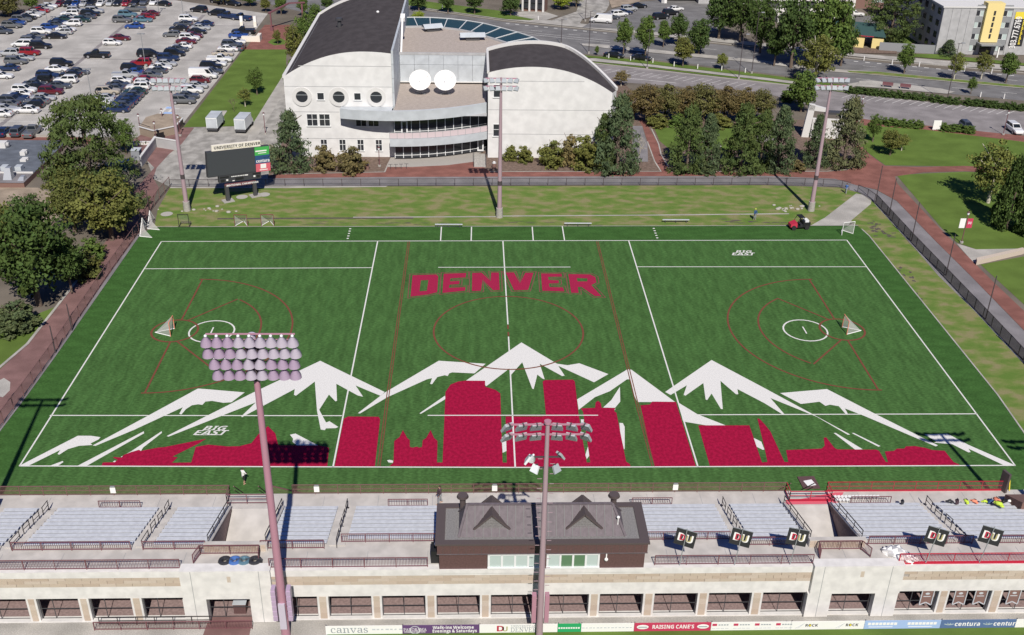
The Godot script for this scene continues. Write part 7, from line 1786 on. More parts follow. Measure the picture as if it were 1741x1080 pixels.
func cars() -> void:
	var paints := {}
	for q in [["white", 0.78, 0.78, 0.77], ["silver", 0.42, 0.43, 0.44], ["grey", 0.14, 0.145, 0.15], ["black", 0.012, 0.013, 0.016], ["navy", 0.015, 0.03, 0.085], ["blue", 0.02, 0.065, 0.26], ["lightblue", 0.10, 0.19, 0.24], ["red", 0.27, 0.012, 0.02], ["maroon", 0.12, 0.012, 0.02], ["beige", 0.46, 0.41, 0.34], ["green", 0.02, 0.05, 0.045], ["slate", 0.065, 0.075, 0.095]]:
		var m := mat("paint_" + q[0], q[1], q[2], q[3], 0.35, 0.15)
		m.clearcoat_enabled = true
		m.clearcoat = 0.8
		m.clearcoat_roughness = 0.08
		paints[q[0]] = m
	var shapes := {}
	var first := {}
	for row in [
		["cars along the far left wall of the car park", [
			["suv", "slate", -118.2, -147.9, 0.01, "dark grey SUV along the far left wall of the car park"],
			["suv", "grey", -118.2, -153.9, 0.03, "nearest grey SUV along the far left wall of the car park"],
			["hatch", "blue", -118.2, -157.1, 0.03, "blue hatchback along the far left wall of the car park"],
			["suv", "grey", -118.2, -160.3, -0.00, "second nearest grey SUV along the far left wall of the car park"],
			["sedan", "black", -117.9, -162.9, 0.01, "black sedan along the far left wall of the car park"],
			["sedan", "white", -117.7, -165.5, -0.02, "nearest white sedan along the far left wall of the car park"],
			["sedan", "silver", -117.6, -168.2, -0.02, "nearest silver sedan along the far left wall of the car park"],
			["sedan", "red", -117.4, -170.9, 0.00, "red sedan along the far left wall of the car park"],
			["sedan", "silver", -117.3, -173.7, -0.02, "second nearest silver sedan along the far left wall of the car park"],
			["sedan", "white", -117.2, -176.2, 0.02, "second nearest white sedan along the far left wall of the car park"]
		]],
		["cars end-on along the back of the car park", [
			["hatch", "maroon", -115.1, -179.1, -1.57, "maroon hatchback end-on along the back of the car park"],
			["sedan", "black", -112.9, -179.3, -1.57, "nearest black sedan end-on along the back of the car park"],
			["sedan", "blue", -110.9, -179.6, -1.57, "blue sedan end-on along the back of the car park"],
			["sedan", "silver", -108.8, -179.8, -1.57, "silver sedan end-on along the back of the car park"],
			["suv", "black", -106.9, -179.9, -1.57, "nearest black SUV end-on along the back of the car park"],
			["sedan", "white", -104.6, -180.4, -1.57, "nearest white sedan end-on along the back of the car park"],
			["hatch", "silver", -102.2, -180.7, -1.57, "silver hatchback end-on along the back of the car park"],
			["sedan", "black", -100.2, -180.8, -1.57, "second nearest black sedan end-on along the back of the car park"],
			["sedan", "red", -98.0, -180.9, -1.57, "red sedan end-on along the back of the car park"],
			["suv", "black", -95.7, -181.6, -1.57, "second nearest black SUV end-on along the back of the car park"],
			["suv", "slate", -93.5, -182.1, -1.57, "dark grey SUV end-on along the back of the car park"],
			["sedan", "white", -91.1, -182.5, -1.57, "second nearest white sedan end-on along the back of the car park"]
		]],
		["cars in the left column of the first double row", [
			["sedan", "white", -103.6, -109.5, 0.03, "white sedan in the left column of the first double row"],
			["sedan", "navy", -104.4, -115.4, 3.15, "nearest navy sedan in the left column of the first double row"],
			["suv", "grey", -104.8, -120.8, 0.03, "nearest grey SUV in the left column of the first double row"],
			["suv", "silver", -108.9, -127.4, 3.17, "nearest silver SUV in the left column of the first double row"],
			["van", "white", -108.9, -135.8, 3.13, "white minivan in the left column of the first double row"],
			["suv", "grey", -108.1, -138.9, -0.02, "second nearest grey SUV in the left column of the first double row"],
			["sedan", "slate", -108.9, -141.3, -0.03, "nearest dark grey sedan in the left column of the first double row"],
			["sedan", "grey", -108.6, -143.7, 0.01, "grey sedan in the left column of the first double row"],
			["suv", "white", -108.9, -148.0, 0.01, "nearest white SUV in the left column of the first double row"],
			["hatch", "blue", -108.6, -152.5, -0.01, "blue hatchback in the left column of the first double row"],
			["sedan", "slate", -108.5, -155.6, 3.14, "second nearest dark grey sedan in the left column of the first double row"],
			["sedan", "navy", -108.4, -158.1, -0.00, "second nearest navy sedan in the left column of the first double row"],
			["sedan", "green", -108.4, -161.3, 3.12, "green sedan in the left column of the first double row"],
			["sedan", "silver", -108.2, -163.7, 3.11, "silver sedan in the left column of the first double row"],
			["suv", "white", -108.5, -167.3, 3.16, "second nearest white SUV in the left column of the first double row"],
			["suv", "silver", -108.1, -171.0, 0.02, "second nearest silver SUV in the left column of the first double row"]
		]],
		["cars in the right column of the first double row", [
			["sedan", "silver", -104.4, -123.8, 0.00, "silver sedan in the right column of the first double row"],
			["jeep", "red", -104.4, -128.3, -0.03, "red boxy off-roader in the right column of the first double row"],
			["suv", "black", -104.3, -134.4, 0.03, "nearest black SUV in the right column of the first double row"],
			["sedan", "black", -103.9, -143.8, 0.02, "black sedan in the right column of the first double row"],
			["hatch", "silver", -103.6, -147.9, 3.17, "silver hatchback in the right column of the first double row"],
			["sedan", "white", -104.1, -150.9, -0.01, "white sedan in the right column of the first double row"],
			["suv", "white", -104.4, -156.4, 3.16, "white SUV in the right column of the first double row"],
			["hatch", "green", -103.4, -160.9, 0.01, "green hatchback in the right column of the first double row"],
			["sedan", "slate", -103.4, -164.5, 3.16, "dark grey sedan in the right column of the first double row"],
			["suv", "black", -103.4, -167.5, 0.03, "second nearest black SUV in the right column of the first double row"],
			["suv", "silver", -103.4, -170.9, -0.01, "silver SUV in the right column of the first double row"]
		]],
		["cars in the left column of the second double row", [
			["sedan", "white", -94.0, -83.7, 3.17, "nearest white sedan in the left column of the second double row"],
			["sedan", "silver", -94.4, -87.0, 0.03, "silver sedan in the left column of the second double row"],
			["sedan", "grey", -94.8, -89.6, 3.13, "grey sedan in the left column of the second double row"],
			["suv", "slate", -94.6, -91.9, -0.02, "dark grey SUV in the left column of the second double row"],
			["sedan", "navy", -94.7, -94.3, -0.02, "navy sedan in the left column of the second double row"],
			["sedan", "white", -95.0, -96.6, 3.17, "second nearest white sedan in the left column of the second double row"],
			["suv", "white", -95.0, -99.2, -0.03, "white SUV in the left column of the second double row"],
			["sedan", "black", -94.0, -101.6, 3.14, "black sedan in the left column of the second double row"],
			["sedan", "slate", -94.6, -103.9, -0.02, "dark grey sedan in the left column of the second double row"],
			["jeep", "black", -94.1, -106.3, 3.16, "black boxy off-roader in the left column of the second double row"],
			["suv", "navy", -94.0, -109.7, -0.00, "navy SUV in the left column of the second double row"],
			["sedan", "white", -94.0, -115.0, 0.02, "third nearest white sedan in the left column of the second double row"],
			["suv", "black", -94.5, -119.5, -0.00, "black SUV in the left column of the second double row"]
		]],
		["cars in the right column of the second double row", [
			["sedan", "white", -89.8, -86.2, 3.12, "white sedan in the right column of the second double row"],
			["hatch", "black", -89.8, -89.3, 3.17, "black hatchback in the right column of the second double row"],
			["sedan", "grey", -89.9, -91.8, 3.16, "grey sedan in the right column of the second double row"],
			["sedan", "silver", -89.5, -94.2, -0.00, "silver sedan in the right column of the second double row"],
			["suv", "maroon", -89.4, -98.4, 0.02, "maroon SUV in the right column of the second double row"],
			["sedan", "slate", -89.3, -102.7, -0.00, "nearest dark grey sedan in the right column of the second double row"],
			["suv", "white", -89.2, -106.4, 3.16, "white SUV in the right column of the second double row"],
			["sedan", "black", -89.8, -110.8, 3.14, "black sedan in the right column of the second double row"],
			["sedan", "slate", -88.9, -113.1, 0.01, "second nearest dark grey sedan in the right column of the second double row"],
			["pickup", "black", -89.1, -126.8, 3.13, "black pickup in the right column of the second double row"]
		]],
		["cars in the thin middle row of the car park", [
			["hatch", "white", -89.1, -138.2, -0.02, "white hatchback in the thin middle row of the car park"],
			["sedan", "maroon", -88.6, -142.7, 0.03, "nearest maroon sedan in the thin middle row of the car park"],
			["sedan", "blue", -88.5, -154.6, 3.15, "blue sedan in the thin middle row of the car park"],
			["suv", "grey", -93.4, -161.0, -0.01, "grey SUV in the thin middle row of the car park"],
			["sedan", "lightblue", -88.4, -161.6, -0.01, "light blue sedan in the thin middle row of the car park"],
			["sedan", "red", -88.5, -164.8, 3.16, "red sedan in the thin middle row of the car park"],
			["suv", "lightblue", -93.7, -166.9, 0.02, "light blue SUV in the thin middle row of the car park"],
			["sedan", "maroon", -88.4, -168.5, 3.15, "second nearest maroon sedan in the thin middle row of the car park"],
			["pickup", "grey", -93.6, -173.4, 3.16, "grey pickup in the thin middle row of the car park"]
		]],
		["cars in the left column of the long right double row", [
			["sedan", "slate", -77.8, -88.5, 0.01, "nearest dark grey sedan in the left column of the long right double row"],
			["sedan", "white", -77.7, -91.7, -0.00, "white sedan in the left column of the long right double row"],
			["sedan", "silver", -77.8, -94.3, 3.15, "silver sedan in the left column of the long right double row"],
			["suv", "beige", -78.2, -98.7, 0.03, "beige SUV in the left column of the long right double row"],
			["sedan", "slate", -77.8, -101.0, 3.15, "second nearest dark grey sedan in the left column of the long right double row"],
			["sedan", "slate", -77.6, -103.7, 0.00, "third nearest dark grey sedan in the left column of the long right double row"],
			["hatch", "white", -77.8, -106.7, 0.01, "white hatchback in the left column of the long right double row"],
			["pickup", "silver", -78.2, -110.7, 0.02, "silver pickup in the left column of the long right double row"],
			["sedan", "blue", -77.4, -113.0, 3.16, "blue sedan in the left column of the long right double row"],
			["suv", "black", -78.2, -115.9, 0.01, "black SUV in the left column of the long right double row"],
			["suv", "red", -77.6, -120.3, 3.16, "red SUV in the left column of the long right double row"],
			["van", "black", -78.0, -128.0, 0.02, "black minivan in the left column of the long right double row"],
			["hatch", "grey", -77.4, -146.6, 3.15, "grey hatchback in the left column of the long right double row"],
			["sedan", "black", -77.2, -152.9, 3.17, "black sedan in the left column of the long right double row"],
			["sedan", "slate", -77.3, -157.6, 3.14, "fourth nearest dark grey sedan in the left column of the long right double row"],
			["suv", "white", -77.2, -162.7, 0.02, "white SUV in the left column of the long right double row"]
		]],
		["cars in the right column of the long right double row", [
			["sedan", "navy", -73.0, -87.1, 3.14, "nearest navy sedan in the right column of the long right double row"],
			["sedan", "slate", -73.0, -89.5, 3.15, "nearest dark grey sedan in the right column of the long right double row"],
			["sedan", "navy", -72.9, -91.8, 3.12, "second nearest navy sedan in the right column of the long right double row"],
			["sedan", "navy", -72.9, -94.2, 3.15, "third nearest navy sedan in the right column of the long right double row"],
			["sedan", "slate", -72.9, -96.5, 3.14, "second nearest dark grey sedan in the right column of the long right double row"],
			["sedan", "green", -72.8, -98.9, 3.16, "green sedan in the right column of the long right double row"],
			["suv", "white", -73.1, -101.9, 3.15, "nearest white SUV in the right column of the long right double row"],
			["hatch", "white", -72.6, -105.1, -0.02, "white hatchback in the right column of the long right double row"],
			["sedan", "red", -73.1, -107.5, 0.01, "red sedan in the right column of the long right double row"],
			["sedan", "grey", -72.9, -110.8, 0.01, "grey sedan in the right column of the long right double row"],
			["sedan", "slate", -72.7, -114.5, 3.11, "third nearest dark grey sedan in the right column of the long right double row"],
			["sedan", "white", -72.5, -117.3, -0.02, "nearest white sedan in the right column of the long right double row"],
			["sedan", "silver", -72.1, -120.2, -0.02, "nearest silver sedan in the right column of the long right double row"],
			["suv", "navy", -72.7, -124.6, -0.02, "navy SUV in the right column of the long right double row"],
			["suv", "black", -72.3, -128.7, -0.03, "black SUV in the right column of the long right double row"],
			["sedan", "slate", -72.5, -132.9, -0.01, "fourth nearest dark grey sedan in the right column of the long right double row"],
			["sedan", "white", -72.3, -135.6, 3.15, "second nearest white sedan in the right column of the long right double row"],
			["sedan", "maroon", -72.3, -140.0, 0.02, "nearest maroon sedan in the right column of the long right double row"],
			["suv", "white", -72.3, -143.1, -0.01, "second nearest white SUV in the right column of the long right double row"],
			["sedan", "maroon", -72.1, -145.7, -0.01, "second nearest maroon sedan in the right column of the long right double row"],
			["sedan", "black", -72.1, -149.8, 0.02, "black sedan in the right column of the long right double row"],
			["sedan", "silver", -72.1, -153.8, -0.03, "second nearest silver sedan in the right column of the long right double row"],
			["sedan", "navy", -72.1, -157.8, 3.12, "fourth nearest navy sedan in the right column of the long right double row"]
		]],
		["cars along the lawn edge of the car park", [
			["suv", "grey", -61.7, -92.9, -0.01, "grey SUV along the lawn edge of the car park"],
			["sedan", "slate", -61.8, -96.3, 0.03, "nearest dark grey sedan along the lawn edge of the car park"],
			["suv", "white", -61.8, -99.9, -0.00, "white SUV along the lawn edge of the car park"],
			["sedan", "silver", -61.6, -103.3, 0.01, "silver sedan along the lawn edge of the car park"],
			["hatch", "maroon", -61.7, -107.6, -0.02, "maroon hatchback along the lawn edge of the car park"],
			["cargo", "white", -61.8, -110.7, 0.00, "white cargo van along the lawn edge of the car park"],
			["sedan", "slate", -60.8, -114.4, 0.03, "second nearest dark grey sedan along the lawn edge of the car park"],
			["suv", "black", -61.8, -118.1, -0.01, "black SUV along the lawn edge of the car park"],
			["sedan", "white", -61.3, -120.6, -0.03, "nearest white sedan along the lawn edge of the car park"],
			["pickup", "white", -61.2, -124.0, 0.00, "white pickup along the lawn edge of the car park"],
			["sedan", "beige", -61.5, -129.3, -0.02, "beige sedan along the lawn edge of the car park"],
			["sedan", "white", -61.2, -133.5, 0.02, "second nearest white sedan along the lawn edge of the car park"],
			["suv", "slate", -61.1, -137.1, -0.00, "dark grey SUV along the lawn edge of the car park"],
			["sedan", "white", -60.8, -140.4, -0.01, "third nearest white sedan along the lawn edge of the car park"],
			["sedan", "blue", -61.3, -146.4, -0.01, "blue sedan along the lawn edge of the car park"],
			["pickup", "black", -60.9, -150.3, 3.17, "black pickup along the lawn edge of the car park"]
		]],
		["dark vehicles at the entrance end of the car park", [
			["pickup", "navy", -64.2, -164.6, 2.79, "nearest navy pickup vehicles at the entrance end of the car park"],
			["pickup", "navy", -67.9, -166.4, 2.79, "second nearest navy pickup vehicles at the entrance end of the car park"],
			["van", "black", -71.4, -169.6, 2.79, "black minivan vehicles at the entrance end of the car park"],
			["suv", "black", -77.0, -173.5, 2.79, "black SUV vehicles at the entrance end of the car park"],
			["sedan", "black", -88.2, -180.5, 2.79, "black sedan vehicles at the entrance end of the car park"]
		]],
		["cars end-on along the near wall of the car park", [
			["pickup", "grey", -84.0, -73.3, 1.57, "grey pickup end-on along the near wall of the car park"],
			["suv", "maroon", -79.4, -73.4, 1.57, "maroon SUV end-on along the near wall of the car park"],
			["sedan", "navy", -89.1, -73.5, 1.57, "navy sedan end-on along the near wall of the car park"],
			["suv", "slate", -86.5, -73.5, 1.57, "dark grey SUV end-on along the near wall of the car park"]
		]],
		["cars driving or standing alone in lanes", [
			["hatch", "slate", -58.5, -135.0, 1.57, "dark grey hatchback driving or standing alone in lanes"]
		]],
		["vehicles in the small car park beyond the street", [
			["cargo", "white", 28.8, -165.4, 2.90, "white cargo van in the small car park beyond the street"],
			["sedan", "slate", 31.9, -169.3, 0.35, "dark grey sedan in the small car park beyond the street"],
			["suv", "black", 45.2, -170.2, 0.35, "nearest black SUV in the small car park beyond the street"],
			["suv", "white", 34.5, -172.8, 0.35, "white SUV in the small car park beyond the street"],
			["suv", "black", 48.7, -175.2, 0.35, "second nearest black SUV in the small car park beyond the street"],
			["sedan", "navy", 36.1, -175.3, 0.35, "navy sedan in the small car park beyond the street"],
			["suv", "silver", 37.9, -179.3, 0.35, "silver SUV in the small car park beyond the street"],
			["sedan", "white", 50.8, -180.3, 0.35, "white sedan in the small car park beyond the street"],
			["sedan", "black", 41.2, -183.5, 0.35, "black sedan in the small car park beyond the street"]
		]],
		["cars at the right-hand brick sidewalk", [
			["suv", "white", 99.0, -78.6, -1.57, "white SUV at the right-hand brick sidewalk"],
			["hatch", "slate", 90.4, -80.2, -1.57, "dark grey hatchback at the right-hand brick sidewalk"]
		]],
		["car on the side street by the shop", [
			["sedan", "white", 99.6, -176.8, -0.20, "white sedan on the side street by the shop"]
		]],
		["cars parked on the near side of the street", [
			["sedan", "black", 34.2, -128.8, -0.40, "nearest black sedan parked on the near side of the street"],
			["sedan", "black", 28.2, -130.9, -0.40, "second nearest black sedan parked on the near side of the street"]
		]],
		["cars on the far street corner", [
			["sedan", "black", -69.7, -181.8, -0.40, "nearest black sedan on the far street corner"],
			["sedan", "black", -74.2, -184.5, -0.40, "second nearest black sedan on the far street corner"]
		]],
	]:
		for c in row[1]:
			var kind: String = c[0]
			if not shapes.has(kind):
				shapes[kind] = car_mesh(kind)
			var o: Node3D
			if first.has(kind):
				o = first[kind].duplicate()
				o.name = numbered(str(first[kind].name))
				add_child(o, true)
				o.get_node("body").material_override = paints[c[1]]
			else:
				o = make_car(kind, shapes[kind], paints[c[1]])
				first[kind] = o
			o.position = Vector3(c[2], 0.008 if c[2] < -55.0 else 0.13 if c[3] < -140.0 else 0.01, c[3])
			o.rotation.y = c[4]
			tag(o, c[5], "van" if kind == "cargo" else "pickup truck" if kind == "pickup" else "car", row[0])
	# two box trucks on the service drive
	var truck := thing("box_truck", "left of the two white box trucks parked by the service drive", "truck", Vector3(-52.2, 0, Vector2(-52.2, -74.89).y - 2.6), PI / 2 - 0.04, "box trucks on the service drive")
	part("cargo_box", MB.new().span(-2.6, 2.4, 0.9, 3.2, -1.2, 1.2), M.lamp_white, truck)
	part("box_roof", MB.new().span(-2.62, 2.42, 3.2, 3.26, -1.22, 1.22), M.panel, truck)
	part("rear_door", MB.new().span(-2.66, -2.6, 1.0, 3.0, -1.1, 1.1), M.panel, truck)
	part("door_header", MB.new().span(-2.68, -2.6, 3.02, 3.18, -1.15, 1.15), M.frame_white, truck)
	part("bumper", MB.new().span(-2.8, -2.55, 0.45, 0.85, -1.15, 1.15), M.steel_dark, truck)
	part("cab", MB.new().loft([[Vector3(2.45, 0.5, -1.05), Vector3(2.45, 2.3, -1.0), Vector3(2.45, 2.3, 1.0), Vector3(2.45, 0.5, 1.05)], [Vector3(3.3, 0.5, -1.05), Vector3(3.2, 2.2, -0.95), Vector3(3.2, 2.2, 0.95), Vector3(3.3, 0.5, 1.05)], [Vector3(4.3, 0.5, -1.0), Vector3(4.2, 1.2, -0.95), Vector3(4.2, 1.2, 0.95), Vector3(4.3, 0.5, 1.0)]]), M.white_paint, truck)
	part("chassis", MB.new().span(-2.5, 4.0, 0.5, 0.9, -0.6, 0.6), M.steel_dark, truck)
	for x in [-1.7, 3.1]:
		for s in [-1.0, 1.0]:
			part("wheel", MB.new().tube(Vector3(x, 0.45, s * 0.8), Vector3(x, 0.45, s * 1.15), 0.45, 0.45, 12), M.tyre, truck)
	truck.scale = Vector3.ONE * 0.84
	copy(truck, "right of the two white box trucks parked by the service drive", Vector3(-46.86, 0, Vector2(-46.86, -74.33).y - 2.5), PI / 2 - 0.09, "box trucks on the service drive").scale = truck.scale

func lamp(called: String, label: String, cat: String, p: Vector2, h: float, kind: int, group: String) -> Node3D:
	var o := thing(called, label, cat, Vector3(p.x, 0, p.y), 0.0, group)
	part("base", MB.new().tube(Vector3.ZERO, Vector3(0, 0.5 if kind != 2 else 0.25, 0), 0.28, 0.26, 10), M.concrete, o)
	part("pole", MB.new().tube(Vector3(0, 0.2, 0), Vector3(0, h, 0), 0.09 if kind < 2 else 0.07, 0.06, 8), M.pole_dark if kind == 0 else M.steel_grey if kind == 1 else M.rail_maroon, o)
	if kind == 0:
		part("arm", MB.new().bar(Vector3(-0.3, h, 0), Vector3(0.9, h + 0.15, 0), 0.08), M.pole_dark, o)
		part("lamp_head", MB.new().span(0.5, 1.2, h + 0.05, h + 0.22, -0.18, 0.18), M.steel_grey, o)
	elif kind == 1:
		part("lamp_head", MB.new().span(-0.75, -0.1, h - 0.05, h + 0.15, -0.22, 0.22).span(0.1, 0.75, h - 0.05, h + 0.15, -0.22, 0.22), M.steel_grey, o)
	else:
		part("lantern", MB.new().tube(Vector3(0, h, 0), Vector3(0, h + 0.35, 0), 0.14, 0.22, 8), M.frame_white, o)
		part("lantern_cap", MB.new().tube(Vector3(0, h + 0.35, 0), Vector3(0, h + 0.55, 0), 0.25, 0.05, 8), M.rail_maroon, o)
	return o

func street_things() -> void:
	for q in [[Vector2(34.48, -120.97), 8.8, "street light on the near verge, second from the campus building"], [Vector2(53.63, -113.71), 9.6, "street light on the near verge below the olive tree"], [Vector2(57.5, -118.06), 13.3, "tallest street light before the big grove"], [Vector2(93.6, -97.82), 12.0, "street light beside the clipped hedges at right"], [Vector2(22.62, -134.15), 9.7, "street light nearest the campus building's right wing"], [Vector2(16.69, -142.22), 6.0, "short street light behind the right wing roof"], [Vector2(24.84, -167.25), 9.0, "street light at the driveway mouth beyond the street"]]:
		lamp("street_light", q[2], "street light", q[0], q[1], 0, "street lights")
	for q in [[Vector2(-76.42, -119.58), 7.1, "car park lamp in the middle of the concrete car park"], [Vector2(-79.34, -92.26), 6.8, "car park lamp just behind the big ponderosa pine"], [Vector2(-111.76, -159.89), 6.5, "car park lamp between the left rows"], [Vector2(-79.19, -165.92), 7.5, "car park lamp near the black vans"], [Vector2(-86.63, -170.3), 7.0, "car park lamp beside the back row"], [Vector2(-107.12, -174.19), 6.5, "car park lamp behind the first double row"]]:
		lamp("lot_lamp", q[2], "lamp post", q[0], q[1], 1, "car park lamps")
	for q in [[Vector2(70.92, -84.48), 4.4, "maroon lantern post at the end of the parking aisle"], [Vector2(96.14, -76.84), 4.2, "maroon lantern post beside the white parked car"], [Vector2(37.84, -58.47), 3.6, "maroon lantern post in front of the widest conifer"], [Vector2(-20.37, -57.87), 3.0, "sign post with a small red disc before the left wing"], [Vector2(-60.93, -69.52), 3.4, "lantern post before the stair entrance"], [Vector2(-65.69, -76.3), 2.6, "lantern post at the left of the stair entrance"], [Vector2(-57.64, -73.13), 3.4, "lantern post on the brick right of the stair entrance"], [Vector2(-62.41, -79.8), 2.5, "lantern post behind the stair entrance"], [Vector2(-42.5, -74.42), 3.6, "lantern post at the corner walk by the left wing"]]:
		lamp("lantern_post", q[2], "lamp post", q[0], q[1], 2, "lantern posts")
	var o := lamp("banner_post", "lantern post with one white and one red banner on the right-hand lawn", "lamp post", Vector2(67.65, -27.05), 4.5, 2, "lantern posts")
	part("white_banner", MB.new().span(-0.95, -0.12, 2.4, 3.9, -0.02, 0.02), M.white_paint, o)
	part("red_banner", MB.new().span(0.12, 0.95, 2.4, 3.9, -0.02, 0.02), M.banner_red, o)
	words("banner_letter", "DU", 0.4, M.white_paint, o, Transform3D(Basis(), Vector3(0.53, 3.2, 0.03)), 0.7)
	for q in [[Vector2(84.68, -108.03), "left maroon bench at the bus stop"], [Vector2(88.09, -106.8), "right maroon bench at the bus stop"]]:
		var b := thing("bus_bench", q[1], "bench", Vector3(q[0].x, 0.1, q[0].y), -0.36, "bus stop benches")
		part("seat", MB.new().span(-1.1, 1.1, 0.4, 0.48, -0.25, 0.25), M.rail_maroon, b)
		part("backrest", MB.new().span(-1.1, 1.1, 0.5, 1.0, -0.28, -0.22), M.rail_maroon, b)
		part("leg", MB.new().span(-1.0, -0.85, 0, 0.42, -0.25, 0.25), M.concrete, b)
		part("leg", MB.new().span(0.85, 1.0, 0, 0.42, -0.25, 0.25), M.concrete, b)
	# slender white marker posts along the cycle lane
	var i := 0
	for q in [Vector2(-24.07, -184.77), Vector2(-12.95, -180.16), Vector2(12.51, -168.04), Vector2(26.88, -130.06), Vector2(31.7, -128.15), Vector2(36.59, -126.27), Vector2(40.99, -123.4), Vector2(46.02, -121.58), Vector2(51.22, -120.28), Vector2(56.14, -118.5), Vector2(86.74, -130.02), Vector2(92.4, -127.1), Vector2(98.06, -125.25), Vector2(107.12, -121.56), Vector2(112.6, -119.77), Vector2(102.18, -101.36), Vector2(106.7, -100.22)]:
		var l: String = ["first", "second", "third", "fourth", "fifth", "sixth", "seventh", "eighth", "ninth"][i % 9] + (" slim white marker post from the left along the kerbs before the big grove" if i < 9 else " slim white marker post from the grove along the kerbs towards the right edge")
		i += 1
		var b := thing("marker_post", l, "bollard", Vector3(q.x, 0, q.y), 0.0, "white marker posts along the street")
		part("post", MB.new().tube(Vector3.ZERO, Vector3(0, 1.1, 0), 0.12, 0.1, 8), M.white_paint, b)
	# white concrete gate wall among the conifers
	var gp: Vector2 = Vector2(57.29, -75.05)
	o = thing("gate_wall", "white concrete gate wall with a triangular cut-out among the conifers", "wall", Vector3(gp.x, 0, gp.y), -0.15)
	part("left_leg", MB.new().loft([[Vector3(-0.4, 0, 0.4), Vector3(-0.4, 0, -0.4), Vector3(0.2, 6.3, -0.4), Vector3(0.2, 6.3, 0.4)], [Vector3(0.9, 0, 0.4), Vector3(0.9, 0, -0.4), Vector3(1.3, 6.2, -0.4), Vector3(1.3, 6.2, 0.4)]]), M.cap_white, o)
	part("top", MB.new().loft([[Vector3(0.2, 5.2, 0.4), Vector3(0.2, 5.2, -0.4), Vector3(0.2, 6.3, -0.4), Vector3(0.2, 6.3, 0.4)], [Vector3(3.4, 5.0, 0.4), Vector3(3.4, 5.0, -0.4), Vector3(3.4, 5.6, -0.4), Vector3(3.4, 5.6, 0.4)]]), M.cap_white, o)
	part("lower_wall", MB.new().span(1.2, 6.2, 0, 3.6, -0.4, 0.4), M.cap_white, o)
	part("lintel", MB.new().span(3.2, 7.0, 4.6, 5.0, -1.0, 0.5), M.steel_dark, o)
	part("right_leg", MB.new().span(6.2, 6.9, 0, 4.6, -0.4, 0.4), M.cap_white, o)
	for k in 4:
		part("step", MB.new().span(-6.5 - k * 0.9, -5.6 - k * 0.9, 0, 0.7 - k * 0.16, 1.5, 5.0), M.concrete, o)
	# bike stands, bins, small plaza things
	for k in 4:
		var p: Vector2 = [Vector2(-18.38, -56.48), Vector2(-17.49, -56.5), Vector2(-16.61, -56.65), Vector2(-15.72, -56.8)][k]
		o = thing("bike_stand", ["first", "second", "third", "fourth"][k] + " small bike stand from the left before the glazed front", "bike rack", Vector3(p.x, 0, p.y), 0.0, "bike stands")
		part("hoop", MB.new().tube(Vector3(0, 0, 0), Vector3(0, 0.9, 0), 0.04, 0.04, 6).tube(Vector3(-0.35, 0.9, 0), Vector3(0.35, 0.9, 0), 0.04, 0.04, 6), M.steel_dark, o)
	for q in [[Vector2(-22.34, -56.42), "litter bin by the rusty shrubs left of the brick plaza"], [Vector2(-0.86, -57.31), "litter bin right of the brick plaza below the right wing"]]:
		o = thing("litter_bin", q[1], "bin", Vector3(q[0].x, 0, q[0].y), 0.0, "litter bins")
		part("drum", MB.new().tube(Vector3.ZERO, Vector3(0, 0.95, 0), 0.36, 0.38, 12), M.brown_brick, o)
		part("lid", MB.new().tube(Vector3(0, 0.95, 0), Vector3(0, 1.2, 0), 0.4, 0.2, 12), M.frame_white, o)
	var ep: Vector2 = Vector2(-3.26, -58.99)
	o = thing("entry_bridge", "grey entrance ramp with dark rails at the right end of the glazed front", "ramp", Vector3(ep.x, 0, ep.y))
	part("deck", MB.new().loft([[Vector3(-1.0, 0, 1.2), Vector3(1.0, 0, 1.2), Vector3(1.0, 0.06, 1.2), Vector3(-1.0, 0.06, 1.2)], [Vector3(-1.0, 0, -4.5), Vector3(1.0, 0, -4.5), Vector3(1.0, 0.4, -4.5), Vector3(-1.0, 0.4, -4.5)]]), M.concrete, o)
	for s in [-1.05, 1.05]:
		part("rail", MB.new().bar(Vector3(s, 1.0, 1.2), Vector3(s, 1.35, -4.5), 0.07).bar(Vector3(s, 0, 1.2), Vector3(s, 1.0, 1.2), 0.07), M.steel_dark, o)
	# car park entrance: gate arms, low cream walls, maroon arch
	for q in [[Vector2(-62.71, -157.58), "left white ticket post at the car park entrance"], [Vector2(-59.36, -157.72), "right white ticket post at the car park entrance"]]:
		o = thing("ticket_post", q[1], "ticket machine", Vector3(q[0].x, 0, q[0].y), 0.0, "car park entrance posts")
		part("case", MB.new().span(-0.35, 0.35, 0, 2.6, -0.3, 0.3), M.white_paint, o)
		part("band", MB.new().span(-0.37, 0.37, 0.2, 1.3, -0.32, 0.32), M.cream, o)
	o = thing("entrance_wall", "low cream entrance wall beside the brick court", "wall", Vector3(-58.05, 0, Vector2(-58.05, -142.78).y))
	part("wall", MB.new().span(-1.8, 2.4, 0, 1.2, -0.5, 0.5).span(1.8, 2.6, 0, 1.5, -2.2, 0.6), M.cream, o)
	o = thing("maroon_arch", "maroon arched canopy frame over the brick court", "arch", Vector3(-54.55, 0, Vector2(-54.55, -153.57).y))
	part("post", MB.new().span(-0.35, 0.35, 0, 0.8, -0.4, 0.4).span(-0.15, 0.15, 0.8, 4.2, -0.2, 0.2), M.rail_maroon, o)
	part("beam", MB.new().bar(Vector3(-0.4, 4.3, 0.2), Vector3(3.8, 5.6, -5.5), 0.5, 0.3).bar(Vector3(3.8, 5.6, -5.5), Vector3(7.5, 5.5, -7.0), 0.5, 0.3), M.rail_maroon, o)
	part("far_post", MB.new().span(6.6, 7.0, 0, 5.5, -7.0, -6.6), M.rail_maroon, o)
